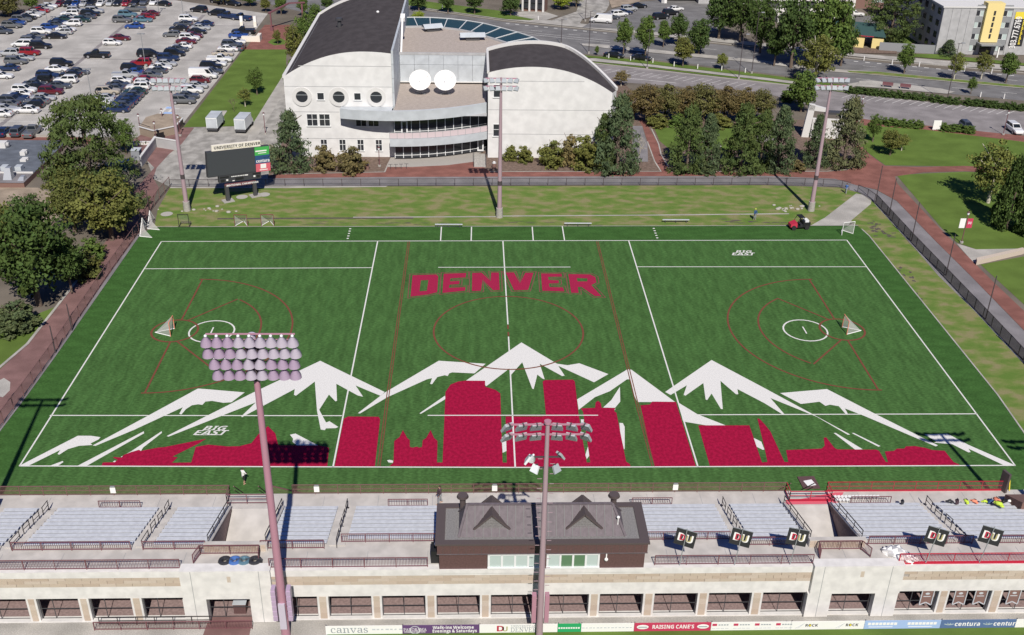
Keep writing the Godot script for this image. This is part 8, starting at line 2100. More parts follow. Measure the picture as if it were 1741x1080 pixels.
	o = thing("sandwich_board", "white sign board standing on the brick sidewalk by the hedges", "sign", Vector3(84.21, 0, Vector2(84.21, -79.38).y))
	part("board", MB.new().span(-0.75, 0.75, 0.1, 1.9, -0.06, 0.06), M.white_paint, o)
	part("foot", MB.new().span(-0.7, -0.6, 0, 0.1, -0.3, 0.3).span(0.6, 0.7, 0, 0.1, -0.3, 0.3), M.steel_grey, o)

func goal(label: String, p: Vector2, turn: float, w: float, h: float, dep: float, frame: Material, group: String, called := "lacrosse_goal") -> Node3D:
	var o := thing(called, label, "goal", Vector3(p.x, 0.02, p.y), turn, group)  # mouth towards +z
	var r := 0.05
	part("post", MB.new().tube(Vector3(-w / 2, 0, 0), Vector3(-w / 2, h, 0), r, r, 6), frame, o)
	part("post", MB.new().tube(Vector3(w / 2, 0, 0), Vector3(w / 2, h, 0), r, r, 6), frame, o)
	part("crossbar", MB.new().tube(Vector3(-w / 2, h, 0), Vector3(w / 2, h, 0), r, r, 6), frame, o)
	part("ground_bar", MB.new().tube(Vector3(-w / 2, r, 0), Vector3(0, r, -dep), r, r, 6).tube(Vector3(w / 2, r, 0), Vector3(0, r, -dep), r, r, 6), M.net_white, o)
	part("net", MB.new().tri(Vector3(-w / 2, 0, 0), Vector3(0, 0, -dep), Vector3(-w / 2, h, 0)).tri(Vector3(0, 0, -dep), Vector3(w / 2, 0, 0), Vector3(w / 2, h, 0)).tri(Vector3(-w / 2, h, 0), Vector3(0, 0, -dep), Vector3(w / 2, h, 0)), M.netting, o)
	return o

func field_things() -> void:
	var gg := "lacrosse goals"
	goal("lacrosse goal with a white net in the left red crease", Vector2(-40.85, 0.06), PI / 2, 1.9, 1.85, 2.1, M.orange_cloth, gg)
	goal("lacrosse goal with a white net in the right red crease", Vector2(41.88, -0.36), -PI / 2, 1.9, 1.85, 2.1, M.orange_cloth, gg)
	goal("left of two small goals stored on the grass bank below the scoreboard", Vector2(-38.77, -32.23), 0.0, 1.85, 1.85, 1.9, M.letter_edge, gg)
	goal("right of two small goals stored on the grass bank below the scoreboard", Vector2(-34.9, -32.37), 0.0, 1.85, 1.85, 1.9, M.letter_edge, gg)
	goal("small white goal at the foot of the concrete walk", Vector2(51.5, -29.91), 0.25, 1.9, 2.0, 1.6, M.white_paint, gg)
	for q in [[Vector2(-52.27, -30.82), 5.6, "upper white goal leaning at the left corner fence"], [Vector2(-52.63, -28.08), 5.0, "lower white goal leaning at the left corner fence"]]:
		var o := thing("soccer_goal", q[2], "goal", Vector3(q[0].x, 0.02, q[0].y), 0.0, "white goals at the left corner")
		var a := Vector3(0, 0, -0.4)
		part("frame", MB.new().tube(a, a + Vector3(0.2, 2.2, -1.6), 0.06, 0.06, 6).tube(a, a + Vector3(1.9, 0.05, 0.5), 0.05, 0.05, 6).tube(a + Vector3(0.2, 2.2, -1.6), a + Vector3(0.4, 0.6, -2.6), 0.05, 0.05, 6), M.net_white, o)
		part("net", MB.new().quad(a, a + Vector3(1.9, 0.05, 0.5), a + Vector3(0.75, 0.9, -0.4), a + Vector3(0.2, 2.2, -1.6)).tri(a + Vector3(0.2, 2.2, -1.6), a + Vector3(0.75, 0.9, -0.4), a + Vector3(0.4, 0.6, -2.6)), M.netting, o)
	var bf := thing("black_goal_frame", "black framed ball-stop goal standing behind the back left corner of the turf", "goal", Vector3(-47.08, 0.02, Vector2(-47.08, -31.94).y))
	part("frame", MB.new().bar(Vector3(-0.75, 0, 0), Vector3(-0.75, 2.0, 0), 0.08).bar(Vector3(0.75, 0, 0), Vector3(0.75, 2.0, 0), 0.08).bar(Vector3(-0.75, 2.0, 0), Vector3(0.75, 2.0, 0), 0.08).bar(Vector3(-0.9, 0.05, 0.1), Vector3(0.9, 0.05, 0.1), 0.08).bar(Vector3(-0.75, 0.05, -1.3), Vector3(0.75, 0.05, -1.3), 0.08).bar(Vector3(-0.75, 0.05, 0), Vector3(-0.75, 0.05, -1.3), 0.07).bar(Vector3(0.75, 0.05, 0), Vector3(0.75, 0.05, -1.3), 0.07), M.rail_black, bf)
	part("net", MB.new().quad(Vector3(-0.75, 0.05, -1.3), Vector3(0.75, 0.05, -1.3), Vector3(0.75, 2.0, 0), Vector3(-0.75, 2.0, 0)), M.netting_thin, bf)
	for q in [[Vector2(-8.03, -32.16), "left silver bench at the back edge of the turf"], [Vector2(11.35, -32.76), "middle silver bench at the back edge of the turf"], [Vector2(26.41, -34.23), "right silver bench on the grass behind the turf"]]:
		var o := thing("team_bench", q[1], "bench", Vector3(q[0].x, 0.03, q[0].y), 0.0, "silver benches behind the turf")
		part("seat", MB.new().span(-2.05, 2.05, 0.42, 0.47, -0.16, 0.16), M.aluminium, o)
		for x in [-1.6, 0.0, 1.6]:
			part("leg", MB.new().span(x - 0.05, x + 0.05, 0, 0.42, -0.14, 0.14), M.steel_dark, o)
	# rocks round the pole footings
	for q in [[Vector2(-46.58, -38.46), 9, "loose pale stones beside the left rear floodlight pole", 2.6], [Vector2(46.09, -39.88), 12, "broken concrete and stones beside the right rear floodlight pole", 2.2]]:
		var d := MB.new()
		for k in q[1] * 2:
			var p: Vector2 = q[0] + Vector2(rng.randfn() * q[3], rng.randfn() * 0.6)
			var s := rng.randf_range(0.1, 0.34)
			d.ball(Vector3(p.x, s * 0.3, p.y), Vector3(s * 1.3, s * 0.7, s), 6, 4)
		var o := lone("stone_pile", d, M.rock, q[2], "stones")
		o.set_meta("kind", "stuff")
	# utility cart
	var c := thing("utility_cart", "small red utility cart with a black roll cage at the back right of the turf", "utility vehicle", Vector3(44.77, 0.02, Vector2(44.77, -32.26).y), PI + 0.12)
	part("body", MB.new().loft([[Vector3(-1.5, 0.45, -0.7), Vector3(-1.5, 0.45, 0.7), Vector3(-1.5, 1.1, 0.7), Vector3(-1.5, 1.1, -0.7)], [Vector3(-0.35, 0.4, -0.72), Vector3(-0.35, 0.4, 0.72), Vector3(-0.35, 1.1, 0.72), Vector3(-0.35, 1.1, -0.72)]]), M.black, c)
	part("hood", MB.new().loft([[Vector3(0.55, 0.4, -0.7), Vector3(0.55, 0.4, 0.7), Vector3(0.55, 1.15, 0.66), Vector3(0.55, 1.15, -0.66)], [Vector3(1.55, 0.45, -0.6), Vector3(1.55, 0.45, 0.6), Vector3(1.5, 0.85, 0.55), Vector3(1.5, 0.85, -0.55)]]), M.crimson, c)
	part("floor", MB.new().span(-0.4, 0.6, 0.35, 0.5, -0.68, 0.68), M.black, c)
	part("seat", MB.new().span(-0.45, 0.05, 0.5, 0.8, -0.6, 0.6).span(-0.5, -0.38, 0.8, 1.25, -0.6, 0.6), M.dark, c)
	part("cage", MB.new().bar(Vector3(0.6, 1.1, -0.66), Vector3(0.2, 1.9, -0.6), 0.06).bar(Vector3(0.6, 1.1, 0.66), Vector3(0.2, 1.9, 0.6), 0.06).bar(Vector3(-0.45, 1.1, -0.66), Vector3(-0.4, 1.9, -0.6), 0.06).bar(Vector3(-0.45, 1.1, 0.66), Vector3(-0.4, 1.9, 0.6), 0.06), M.black, c)
	part("roof", MB.new().span(-0.5, 0.35, 1.9, 1.98, -0.65, 0.65), M.black, c)
	part("cargo", MB.new().span(-1.3, -0.7, 1.1, 1.4, -0.5, 0.5), M.frame_white, c)
	for x in [-1.0, 1.05]:
		for s in [-1.0, 1.0]:
			part("wheel", MB.new().tube(Vector3(x, 0.36, s * 0.5), Vector3(x, 0.36, s * 0.8), 0.36, 0.36, 12), M.tyre, c)
	# things by the near rail
	var mt := thing("landing_mat", "dark square mat with a white sheet on the near turf edge at right", "mat", Vector3(28.73, 0.02, Vector2(28.73, 30.44).y), 0.05)
	part("mat", MB.new().span(-0.85, 0.85, 0, 0.12, -0.95, 0.95), M.box_maroon, mt)
	part("sheet", MB.new().box(Vector3(0.05, 0.135, 0.15), Vector3(0.9, 0.02, 0.9), Basis(Vector3.UP, 0.2)), M.white_paint, mt)
	for q in [[-36.75, "leftmost white square panel on the front rail"], [-18.5, "white square panel on the front rail right of the nearest pole"], [-2.35, "white square panel on the front rail above the press box roof"], [14.26, "rightmost white square panel on the front rail"]]:
		var o := thing("rail_panel", q[1], "panel", Vector3(q[0], 3.3, 35.98), 0.0, "white panels on the front rail")
		part("board", MB.new().span(-0.24, 0.24, 0.25, 0.85, -0.02, 0.02), M.white_paint, o)
		part("hook", MB.new().span(-0.2, 0.2, 0.9, 0.98, -0.12, 0.0), M.steel_grey, o)
	for q in [[-36.14, 2.1, "covered white goal against the front rail at left"], [-33.78, 1.7, "folded white goal frame lying by the front rail at left"], [-31.36, 1.2, "small folded goal frame third along the front rail"], [-16.98, 1.8, "tipped white netted goal by the front rail near the middle"]]:
		var o := thing("stored_goal", q[2], "goal", Vector3(q[0], 0.02, 34.9), 0.0, "goals stored by the front rail")
		var w: float = q[1]
		part("frame", MB.new().bar(Vector3(-w / 2, 0, 0), Vector3(-w / 2 - 0.1, 1.7, -0.6), 0.07).bar(Vector3(w / 2, 0, 0), Vector3(w / 2, 1.4, -0.5), 0.07).bar(Vector3(-w / 2 - 0.1, 1.5, -0.6), Vector3(w / 2, 1.4, -0.5), 0.07).bar(Vector3(-w / 2, 0, 0), Vector3(w / 2, 1.4, -0.5), 0.05), M.net_white, o)
		part("net", MB.new().quad(Vector3(-w / 2, 0, 0), Vector3(w / 2, 0, 0), Vector3(w / 2, 1.4, -0.5), Vector3(-w / 2 - 0.1, 1.5, -0.6)), M.netting, o)
	# on the upper walkway
	for q in [[-24.21, "black coiled tube, leftmost of the three on the upper walkway", "dark"], [-23.43, "bright blue coiled tube between the black and teal ones", "blue"], [-22.68, "teal coiled tube right of the bright blue one", "paint_lightblue"], [-21.82, "dark cap half hidden at the wall edge beside the teal tube", "dark"]]:
		var o := thing("coiled_tube", q[1], "tube", Vector3(q[0], 5.3, 47.4), 0.0, "coiled tubes on the upper walkway")
		var d := MB.new()
		for a in 16:
			for k in 8:
				var pts: Array[Vector3] = []
				for w in [[a, k], [a + 1, k], [a + 1, k + 1], [a, k + 1]]:
					var t: float = TAU * w[0] / 16.0
					var u: float = TAU * w[1] / 8.0
					pts.append(Vector3(cos(t) * (0.36 + 0.2 * cos(u)), 0.22 + 0.2 * sin(u), sin(t) * (0.36 + 0.2 * cos(u))))
				d.quad(pts[3], pts[2], pts[1], pts[0])
		part("ring", d, M[q[2]] if M.has(q[2]) else M.navy, o)
		part("strap", MB.new().box(Vector3(0.36, 0.22, 0), Vector3(0.46, 0.46, 0.06)), M.steel_dark, o)
	var tp := MB.new()
	var rows := []
	for a in 9:
		var row := []
		for k in 10:
			var t := PI * k / 9.0
			var x := -1.3 + a * 0.33
			var rr := 0.75 * sin(PI * (a + 0.6) / 9.5) + 0.12 * sin(a * 2.3 + k * 1.7)
			row.append(Vector3(x, maxf(0.0, sin(t) * rr * (1.15 if a < 5 else 0.75)), cos(t) * rr * 1.1 + 0.15 * a))
		rows.append(row)
	tp.loft(rows)
	lone("white_tarpaulin", tp, M.white_paint, "crumpled white tarpaulin heap on the upper walkway at right", "tarpaulin", "", Vector3(30.79, 5.3, 46.6))
	tag(thing("empty", "x", "x"), "x", "x").free()
	used.erase("empty")
	# bags and clothing left on the right-hand seats
	var j := 0
	for q in [[38.85, 0.35, "dark", "dark grey bag, leftmost on the right-hand seats"], [39.55, 0.3, "white_paint", "white bundle beside the dark bags on the right-hand seats"], [39.54, 0.4, "jacket", "black bag below the white bundle on the right-hand seats"], [40.38, 0.35, "lime_cloth", "left lime vest lying on the right-hand seats"], [41.12, 0.36, "orange_cloth", "single orange vest between the lime ones"], [42.07, 0.3, "lime_cloth", "middle lime vest lying on the right-hand seats"], [42.63, 0.4, "navy", "navy bag right of the lime vests"], [43.22, 0.6, "orange_cloth", "big orange bundle in the heap at the right end"], [42.89, 0.5, "lime_cloth", "bright lime bundle at the front of the heap"], [44.41, 0.32, "white_paint", "white helmet-like bundle at the right end of the heap"], [43.85, 0.45, "black", "black bag in the heap at the right end"], [34.51, 0.34, "dark", "lone dark cap-shaped bag on the seats beside the right aisle rail"]]:
		var o := thing("bundle", q[3], "bag", Vector3(q[0], 3.42 + (0.4 if j == 8 else 0.0), 38.35 + (0.9 if j == 8 else 0.0)), j * 0.7, "bags and vests on the right-hand seats")
		var s: float = q[1]
		part("cloth", MB.new().ball(Vector3(0, 0.5 + s * 0.1, 0), Vector3(s * 0.8, s * 0.4, s * 0.5), 7, 4).ball(Vector3(s * 0.6, 0.42 + s * 0.15, s * 0.3), Vector3(s * 0.5, s * 0.25, s * 0.35), 6, 4).ball(Vector3(-s * 0.6, 0.42 + s * 0.1, -s * 0.2), Vector3(s * 0.45, s * 0.2, s * 0.5), 6, 4), M[q[2]], o)
		part("handle", MB.new().tube(Vector3(-s * 0.4, 0.55 + s * 0.5, 0), Vector3(s * 0.3, 0.58 + s * 0.55, 0), 0.03, 0.03, 5), M.dark, o)
		j += 1
	var sp := thing("tall_board", "tall narrow dark board with a yellow strap at the right end of the front rail", "board", Vector3(45.03, 3.2, 36.1), 0.3)
	part("board", MB.new().span(-0.12, 0.12, 0, 2.1, -0.7, 0.2), M.box_trim, sp)
	part("strap", MB.new().bar(Vector3(0.25, 0.3, 0.3), Vector3(0.35, 1.8, -0.2), 0.09), M.yellow, sp)
	part("edge", MB.new().span(0.12, 0.16, 0, 2.0, 0.05, 0.15), M.cream, sp)
	for k in 2:
		var r := thing("chair_row", ["upper", "lower"][k] + " row of folded white chairs behind the red rail", "chairs", Vector3(28.84, 3.2, 37.0 + k * 0.45), 0.0, "folded white chairs")
		for m in (13 if k == 0 else 4):
			part("chair", MB.new().box(Vector3(m * 0.33, 0.3, 0), Vector3(0.26, 0.05, 0.3), Basis(Vector3.BACK, 0.3)).span(m * 0.33 - 0.02, m * 0.33 + 0.02, 0, 0.3, -0.1, 0.1), M.net_white, r)

func flag(x: float, label: String, lean: float, turn: float) -> void:
	var o := thing("team_flag", label, "flag", Vector3(x, 5.3, 48.12), 0.0, "black flags on the upper rail")
	var top := Vector3(lean, 3.6, -0.25)
	part("pole", MB.new().tube(Vector3.ZERO, top, 0.045, 0.035, 7), M.galvanised, o)
	var f := Node3D.new()
	f.name = "banner"
	o.add_child(f, true)
	f.position = top * 0.74 + Vector3(0, 0, 0.0)
	f.rotation = Vector3(-0.15, turn, -0.12)
	part("cloth", MB.new().span(-0.82, 0.82, -0.75, 0.75, -0.07, -0.05), M.dark, f)
	words("letter", "DU", 0.74, M.white_paint, f, Transform3D(Basis(), Vector3(0, 0, -0.045)), 0.98)
	words("letter", "D", 0.58, M.crimson, f, Transform3D(Basis(), Vector3(-0.26, 0, -0.03)), 0.95)
	words("letter", "U", 0.58, M.gold, f, Transform3D(Basis(), Vector3(0.27, 0, -0.03)), 0.95)
	part("spar", MB.new().bar(Vector3(-0.85, 0.76, -0.05), Vector3(0.85, 0.76, -0.05), 0.04), M.galvanised, f)

func banners() -> void:
	flag(12.4, "first black flag with red and gold letters right of the press box", 0.35, -0.3)
	flag(16.89, "second black flag with red and gold letters right of the press box", 0.35, -0.25)
	flag(21.43, "third black flag, left of the blank entrance bay", 0.4, -0.12)
	flag(32.61, "fourth black flag, just right of the white tarpaulin", 0.6, -0.3)
	flag(37.06, "fifth black flag, on the red rail near the right edge", 0.6, -0.3)
	# advertising boards at the foot of the wall, left to right
	var z := 50.0
	var specs := [[553, 684, "white_paint", "white advertising board with grey lettering, leftmost at the wall foot"], [684, 815, "banner_purple", "purple advertising board about walk-ins and Saturdays"], [815, 948, "white_paint", "white university board with a red and gold emblem"], [948, 988, "banner_emerald", "short emerald green advertising board"], [988, 1078, "white_paint", "white board with thin pale lettering right of the emerald board"], [1078, 1209, "banner_red", "red advertising board with white ovals at both ends"], [1209, 1345, "white_paint", "white board with a row of small red squares"], [1345, 1470, "white_paint", "white board with black and yellow lettering twice"], [1470, 1600, "banner_sky", "light blue advertising board with white lettering"], [1600, 1728, "banner_blue", "dark blue advertising board with white lettering twice"], [1728, 1800, "white_paint", "white board cut by the right edge of the picture"]]
	var px := [-16.19, -10.01, -3.79, 2.57, 4.49, 8.81, 15.13, 21.73, 27.82, 34.18, 40.47, 44.02]
	for k in specs.size():
		var a: float = px[k]
		var e: float = px[k + 1]
		var o := thing("advertising_board", specs[k][3], "advertising board", Vector3((a + e) / 2, 0.02, z), 0.0, "advertising boards at the wall foot")
		var w := e - a
		part("board", MB.new().span(-w / 2 + 0.01, w / 2 - 0.01, 0.0, 0.88, -0.05, 0.0), M[specs[k][2]], o)
		part("stake", MB.new().span(-w / 2 + 0.02, -w / 2 + 0.08, 0, 0.95, -0.12, -0.05), M.steel_dark, o)
		var put := func(text: String, x: float, y: float, h: float, m: Material, sq: float, f: Font) -> void:
			words("lettering", text, h, m, o, Transform3D(Basis(), Vector3(x, y, 0.0)), sq, f)
		var wm: Material = M.white_paint
		match k:
			0:
				put.call("canvas", -1.2, 0.47, 0.7, M.letter_grey, 1.0, serif)
				for j in 7:
					part("small_print", MB.new().span(0.65 + j * 0.36, 0.92 + j * 0.36 - 0.05 * (j % 3), 0.42, 0.56, 0, 0.012), M.letter_pale, o)
			1:
				put.call("PANORAMA", -2.1, 0.42, 0.3, wm, 0.8, serif)
				put.call("Orthopedics & Spine Center", -2.1, 0.18, 0.13, wm, 0.75, bold)
				put.call("Walk-ins Welcome", 1.0, 0.63, 0.33, wm, 0.86, bold)
				put.call("Evenings & Saturdays", 1.1, 0.24, 0.33, wm, 0.80, bold)
				part("emblem", ring_wall(Vector3(-2.1, 0.38, -0.005), 0.36, 0.43, 0.008), M.letter_pale, o)
			2:
				put.call("D", -1.5, 0.44, 0.62, M.crimson, 1.25, bold)
				put.call("U", -1.1, 0.40, 0.55, M.gold, 1.0, bold)
				put.call("UNIVERSITY of", 0.35, 0.68, 0.24, M.letter_grey, 0.85, serif)
				put.call("DENVER", 0.4, 0.28, 0.46, M.letter_grey, 0.85, serif)
			3:
				for j in 9:
					part("stroke", MB.new().span(-0.9 + j * 0.2, -0.76 + j * 0.2, 0.36, 0.52, 0, 0.012), wm, o)
			4:
				for j in 14:
					part("stroke", MB.new().span(-2.1 + j * 0.3, -1.88 + j * 0.3 - 0.05 * (j % 2), 0.38, 0.48, 0, 0.012), M.letter_pale, o)
			5:
				put.call("RAISING CANE'S", 0.05, 0.46, 0.42, wm, 0.8, bold)
				for s in [-2.45, 2.5]:
					part("oval", MB.new().ball(Vector3(s, 0.45, 0.0), Vector3(0.5, 0.24, 0.01), 16, 8), wm, o)
					part("oval_text", MB.new().span(s - 0.35, s + 0.35, 0.4, 0.5, 0.01, 0.016), M.letter_grey, o)
			6:
				for j in 4:
					var x: float = -3.2 + j * 1.75
					part("red_square", MB.new().span(x, x + 0.38, 0.5, 0.74, 0, 0.012), M.banner_red, o)
					for m in 4:
						part("stroke", MB.new().span(x + 0.5 + m * 0.22, x + 0.66 + m * 0.22, 0.55, 0.66, 0, 0.012), M.letter_grey, o)
						part("small_print", MB.new().span(x + m * 0.36, x + 0.28 + m * 0.36, 0.2, 0.26, 0, 0.012), M.letter_pale, o)
			7:
				for s in [-1.35, 2.0]:
					put.call("ROCK", s, 0.46, 0.3, M.dark, 1.0, bold)
					part("yellow_dot", MB.new().ball(Vector3(s - 0.12, 0.46, 0.02), Vector3(0.09, 0.11, 0.01), 10, 6), M.yellow, o)
					part("sketch", MB.new().bar(Vector3(s - 1.3, 0.15, 0.005), Vector3(s - 0.6, 0.7, 0.005), 0.03).bar(Vector3(s - 1.1, 0.15, 0.005), Vector3(s - 0.7, 0.6, 0.005), 0.03), M.letter_pale, o)
			8:
				for s in [-1.7, 1.6]:
					for j in 8:
						part("stroke", MB.new().span(s - 1.2 + j * 0.31, s - 0.95 + j * 0.31, 0.42, 0.68, 0, 0.012), wm, o)
					part("small_print", MB.new().span(s - 1.1, s + 0.9, 0.18, 0.24, 0, 0.012), wm, o)
			9:
				for s in [-0.9, 2.35]:
					put.call("centura", s, 0.44, 0.46, wm, 0.95, bold)
					for j in 4:
						part("leaf", MB.new().bar(Vector3(s - 1.55, 0.35, 0.006), Vector3(s - 1.95 + j * 0.26, 0.62 - 0.1 * absf(j - 1.5), 0.006), 0.05), M.glass_light, o)
	# pennants in the openings at the right
	var n := 0
	for q in [[33.5, "maroon swallow-tail pennant in the third opening from the right edge"], [36.31, "left maroon pennant in the second opening from the right edge"], [38.03, "right maroon pennant in the second opening from the right edge"], [40.86, "maroon pennant in the opening at the right edge"]]:
		var o := thing("pennant", q[1], "pennant", Vector3(q[0], 0.9, 48.1), 0.0, "maroon pennants in the wall openings")
		part("cloth", MB.new().loft([[Vector3(-0.5, 1.45, 0), Vector3(-0.5, 1.45, -0.03), Vector3(-0.5, -0.1, -0.03), Vector3(-0.5, -0.1, 0)], [Vector3(0, 1.45, 0), Vector3(0, 1.45, -0.03), Vector3(0, 0.2, -0.03), Vector3(0, 0.2, 0)], [Vector3(0.5, 1.45, 0), Vector3(0.5, 1.45, -0.03), Vector3(0.5, -0.1, -0.03), Vector3(0.5, -0.1, 0)]]), M.brown_brick, o)
		part("border", MB.new().bar(Vector3(-0.5, 1.45, 0.01), Vector3(-0.5, -0.1, 0.01), 0.08).bar(Vector3(0.5, 1.45, 0.01), Vector3(0.5, -0.1, 0.01), 0.08).bar(Vector3(-0.5, -0.1, 0.01), Vector3(0, 0.2, 0.01), 0.08).bar(Vector3(0.5, -0.1, 0.01), Vector3(0, 0.2, 0.01), 0.08), M.letter_pale, o)
		part("emblem", MB.new().ball(Vector3(0, 1.12, 0.01), Vector3(0.2, 0.12, 0.01), 10, 6).span(-0.3, 0.3, 0.78, 0.86, 0, 0.012), M.letter_pale, o)
		n += 1

# ---- people

func smooth_body(bones: Array, cell: float) -> MB:  # tapered capsules joined by a smooth minimum, meshed as surface nets
	var lo := Vector3.INF
	var hi := -Vector3.INF
	for b in bones:
		for p in [b[0], b[1]]:
			var r := maxf(b[2], b[3]) + 0.06
			lo = lo.min(p - Vector3.ONE * r)
			hi = hi.max(p + Vector3.ONE * r)
	var n := Vector3i(((hi - lo) / cell).ceil()) + Vector3i.ONE
	var f := PackedFloat32Array()
	f.resize(n.x * n.y * n.z)
	f.fill(1.0)
	for b in bones:
		var a: Vector3 = b[0]
		var d: Vector3 = b[1] - a
		var l2 := maxf(d.length_squared(), 1e-8)
		var r := maxf(b[2], b[3]) + 0.06
		var i0 := Vector3i(((a.min(b[1]) - Vector3.ONE * r - lo) / cell).floor()).max(Vector3i.ZERO)
		var i1 := Vector3i(((a.max(b[1]) + Vector3.ONE * r - lo) / cell).ceil()).min(n - Vector3i.ONE)
		for x in range(i0.x, i1.x + 1):
			for y in range(i0.y, i1.y + 1):
				for z in range(i0.z, i1.z + 1):
					var p := lo + Vector3(x, y, z) * cell
					var t := clampf((p - a).dot(d) / l2, 0, 1)
					var v := p.distance_to(a + d * t) - lerpf(b[2], b[3], t)
					var k := (x * n.y + y) * n.z + z
					var h := clampf(0.5 + 0.5 * (f[k] - v) / 0.035, 0, 1)
					f[k] = lerpf(f[k], v, h) - 0.035 * h * (1.0 - h)
	var m := MB.new()
	var at := {}
	var off := [Vector3i(0, 0, 0), Vector3i(1, 0, 0), Vector3i(0, 1, 0), Vector3i(1, 1, 0), Vector3i(0, 0, 1), Vector3i(1, 0, 1), Vector3i(0, 1, 1), Vector3i(1, 1, 1)]
	for x in n.x - 1:
		for y in n.y - 1:
			for z in n.z - 1:
				var s := Vector3.ZERO
				var c := 0
				var g := Vector3.ZERO
				var val := []
				for o in off:
					val.append(f[((x + o.x) * n.y + y + o.y) * n.z + z + o.z])
				var inside := 0
				for q in val:
					inside += 1 if q < 0 else 0
				if inside == 0 or inside == 8:
					continue
				for e in [[0, 1], [2, 3], [4, 5], [6, 7], [0, 2], [1, 3], [4, 6], [5, 7], [0, 4], [1, 5], [2, 6], [3, 7]]:
					var v0: float = val[e[0]]
					var v1: float = val[e[1]]
					if (v0 < 0) != (v1 < 0):
						s += Vector3(off[e[0]]).lerp(Vector3(off[e[1]]), v0 / (v0 - v1))
						c += 1
				g = Vector3(val[1] + val[3] + val[5] + val[7] - val[0] - val[2] - val[4] - val[6], val[2] + val[3] + val[6] + val[7] - val[0] - val[1] - val[4] - val[5], val[4] + val[5] + val[6] + val[7] - val[0] - val[1] - val[2] - val[3]).normalized()
				at[Vector3i(x, y, z)] = m.put(lo + (Vector3(x, y, z) + s / c) * cell, g)
	for key in at:
		for ax in 3:
			var e := Vector3i.ZERO
			e[ax] = 1
			var v0 := f[(key.x * n.y + key.y) * n.z + key.z]
			var k1: Vector3i = key + e
			var v1 := f[(k1.x * n.y + k1.y) * n.z + k1.z]
			if (v0 < 0) == (v1 < 0):
				continue
			var u := Vector3i.ZERO
			u[(ax + 1) % 3] = 1
			var w := Vector3i.ZERO
			w[(ax + 2) % 3] = 1
			if not (at.has(key - u) and at.has(key - w) and at.has(key - u - w)):
				continue
			var q := [at[key], at[key - u], at[key - u - w], at[key - w]]
			if v0 < 0:
				m.ix.append_array(PackedInt32Array([q[0], q[2], q[1], q[0], q[3], q[2]]))
			else:
				m.ix.append_array(PackedInt32Array([q[0], q[1], q[2], q[0], q[2], q[3]]))
	return m

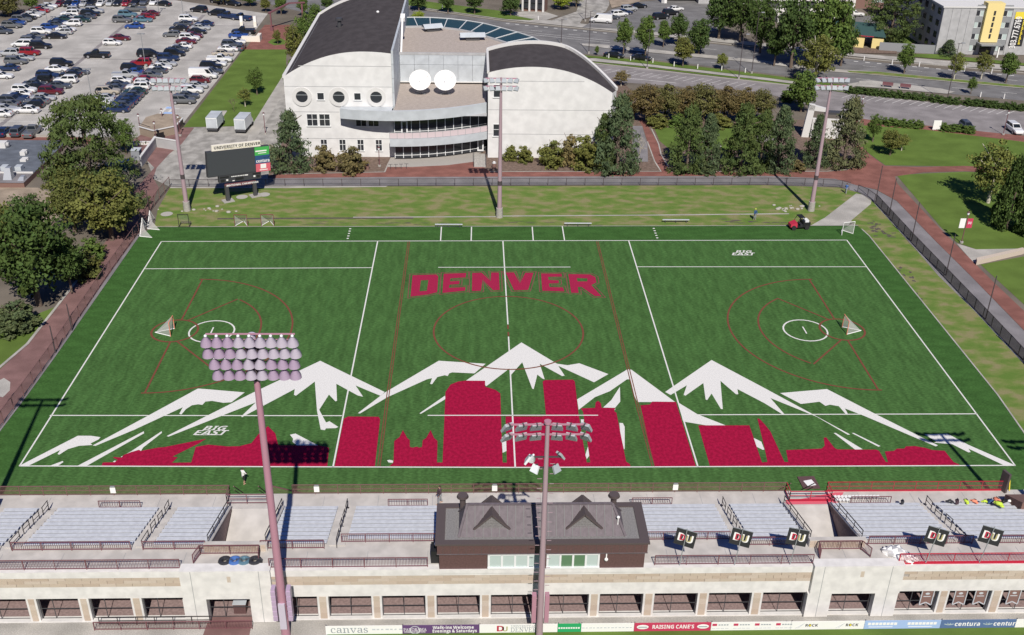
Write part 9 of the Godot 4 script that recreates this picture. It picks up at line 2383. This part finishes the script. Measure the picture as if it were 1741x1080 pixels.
func person(label: String, at: Vector3, turn: float, size: float, top: Material, legs: Material, cap: Material, skin_legs: bool, stride: float, arm: float) -> void:
	var o := thing("person", label, "person", at, turn)
	var hip := 0.92
	var sh := 1.42
	var hands := []
	var bones := [[Vector3(0, hip, 0), Vector3(0, 1.15, 0), 0.14, 0.125], [Vector3(0, 1.15, 0), Vector3(0, 1.38, 0.0), 0.125, 0.14], [Vector3(-0.15, sh - 0.03, 0), Vector3(0.15, sh - 0.03, 0), 0.07, 0.07], [Vector3(0, sh, 0), Vector3(0, 1.56, 0.015), 0.055, 0.05], [Vector3(0, 1.62, 0.015), Vector3(0, 1.69, 0.0), 0.085, 0.1]]
	var shirt := [[Vector3(0, hip - 0.02, 0), Vector3(0, 1.15, 0), 0.155, 0.14], [Vector3(0, 1.15, 0), Vector3(0, 1.38, 0), 0.14, 0.155], [Vector3(-0.16, sh - 0.03, 0), Vector3(0.16, sh - 0.03, 0), 0.085, 0.085]]
	var pants := [[Vector3(-0.06, hip, 0), Vector3(0.06, hip, 0), 0.15, 0.15]]
	for s in [-1.0, 1.0]:
		var knee := Vector3(s * 0.1, 0.5, s * stride * 0.5 + 0.02)
		var foot := Vector3(s * 0.11, 0.07, s * stride)
		bones.append_array([[Vector3(s * 0.09, hip - 0.04, 0), knee, 0.088, 0.058], [knee, foot, 0.056, 0.04], [foot - Vector3(0, 0.02, 0.05), foot + Vector3(0, -0.03, 0.17), 0.045, 0.035]])
		pants.append([Vector3(s * 0.09, hip - 0.04, 0), knee, 0.105, 0.085])
		if not skin_legs:
			pants.append([knee, foot + Vector3(0, 0.03, 0), 0.08, 0.06])
		var el := Vector3(s * 0.25, 1.16, 0.04 + 0.1 * arm)
		var wr := Vector3(s * (0.26 - 0.12 * arm), 0.93 + 0.16 * arm, 0.10 + 0.2 * arm)
		bones.append_array([[Vector3(s * 0.19, sh - 0.04, 0), el, 0.05, 0.04], [el, wr, 0.04, 0.028], [wr, wr + (wr - el).normalized() * 0.08, 0.03, 0.034]])
		shirt.append([Vector3(s * 0.19, sh - 0.04, 0), el, 0.068, 0.058])
		if not skin_legs:
			shirt.append([el, wr, 0.056, 0.045])
		hands.append([wr, (wr - el).normalized(), s])
	var b := part("body", smooth_body(bones, 0.022), M.skin, o)
	b.scale = Vector3.ONE * size
	var h := MB.new()
	for q in hands:
		var dir: Vector3 = q[1]
		var side := dir.cross(Vector3(0, 0, 1)).normalized()
		for k in 4:
			var p: Vector3 = q[0] + dir * 0.09 + side * (k - 1.5) * 0.018
			var l: float = [0.034, 0.042, 0.04, 0.03][k]
			h.tube(p, p + dir * l, 0.009, 0.008, 5).tube(p + dir * l, p + dir * (l * 1.7) + Vector3(0, 0, 0.014), 0.008, 0.006, 5)
		h.tube(q[0] + dir * 0.03, q[0] + dir * 0.07 - side * 0.045 * q[2] + Vector3(0, 0, 0.02), 0.012, 0.008, 5)
	part("fingers", h, M.skin, b)
	part("shirt", smooth_body(shirt, 0.024), top, o).scale = Vector3.ONE * size
	part("shorts" if skin_legs else "trousers", smooth_body(pants, 0.024), legs, o).scale = Vector3.ONE * size
	var hd := part("hair", MB.new().ball(Vector3(0, 1.715, -0.02), Vector3(0.108, 0.1, 0.115), 12, 8), cap, o)
	hd.scale = Vector3.ONE * size
	var fc := MB.new().ball(Vector3(0, 1.645, 0.108), Vector3(0.014, 0.022, 0.018), 6, 4).ball(Vector3(-0.1, 1.65, 0.0), Vector3(0.012, 0.026, 0.016), 6, 4).ball(Vector3(0.1, 1.65, 0.0), Vector3(0.012, 0.026, 0.016), 6, 4)
	part("nose_and_ears", fc, M.skin, o).scale = Vector3.ONE * size
	var ey := MB.new().ball(Vector3(-0.034, 1.67, 0.095), Vector3(0.011, 0.007, 0.006), 6, 4).ball(Vector3(0.034, 1.67, 0.095), Vector3(0.011, 0.007, 0.006), 6, 4).ball(Vector3(0, 1.605, 0.098), Vector3(0.022, 0.005, 0.006), 6, 4)
	part("eyes_and_mouth", ey, M.hair, o).scale = Vector3.ONE * size

func people() -> void:
	person("person in a white shirt and dark shorts standing on the near turf edge", Vector3(-26.52, 0.02, Vector2(-26.52, 30.06).y), PI * 0.8, 1.06, M.white_paint, M.dark, M.hair, true, 0.1, 0.8)
	person("person in a dark jacket walking on the front walkway beside the press box", Vector3(-7.3, 3.2, 37.3), -1.2, 1.1, M.jacket, M.steel_grey, M.hair, false, 0.2, 0.3)
	person("person in navy with a lime cap standing on the grass at back right", Vector3(38.77, 0.01, Vector2(38.77, -35.36).y), 0.4, 1.05, M.navy, M.steel_grey, M.lime_cloth, false, 0.06, 0.5)
	person("person in a bright blue top running near the gate above the concrete walk", Vector3(56.39, 0.01, Vector2(56.39, -46.45).y), 2.6, 0.98, M.blue, M.steel_grey, M.hair, false, 0.25, 0.9)
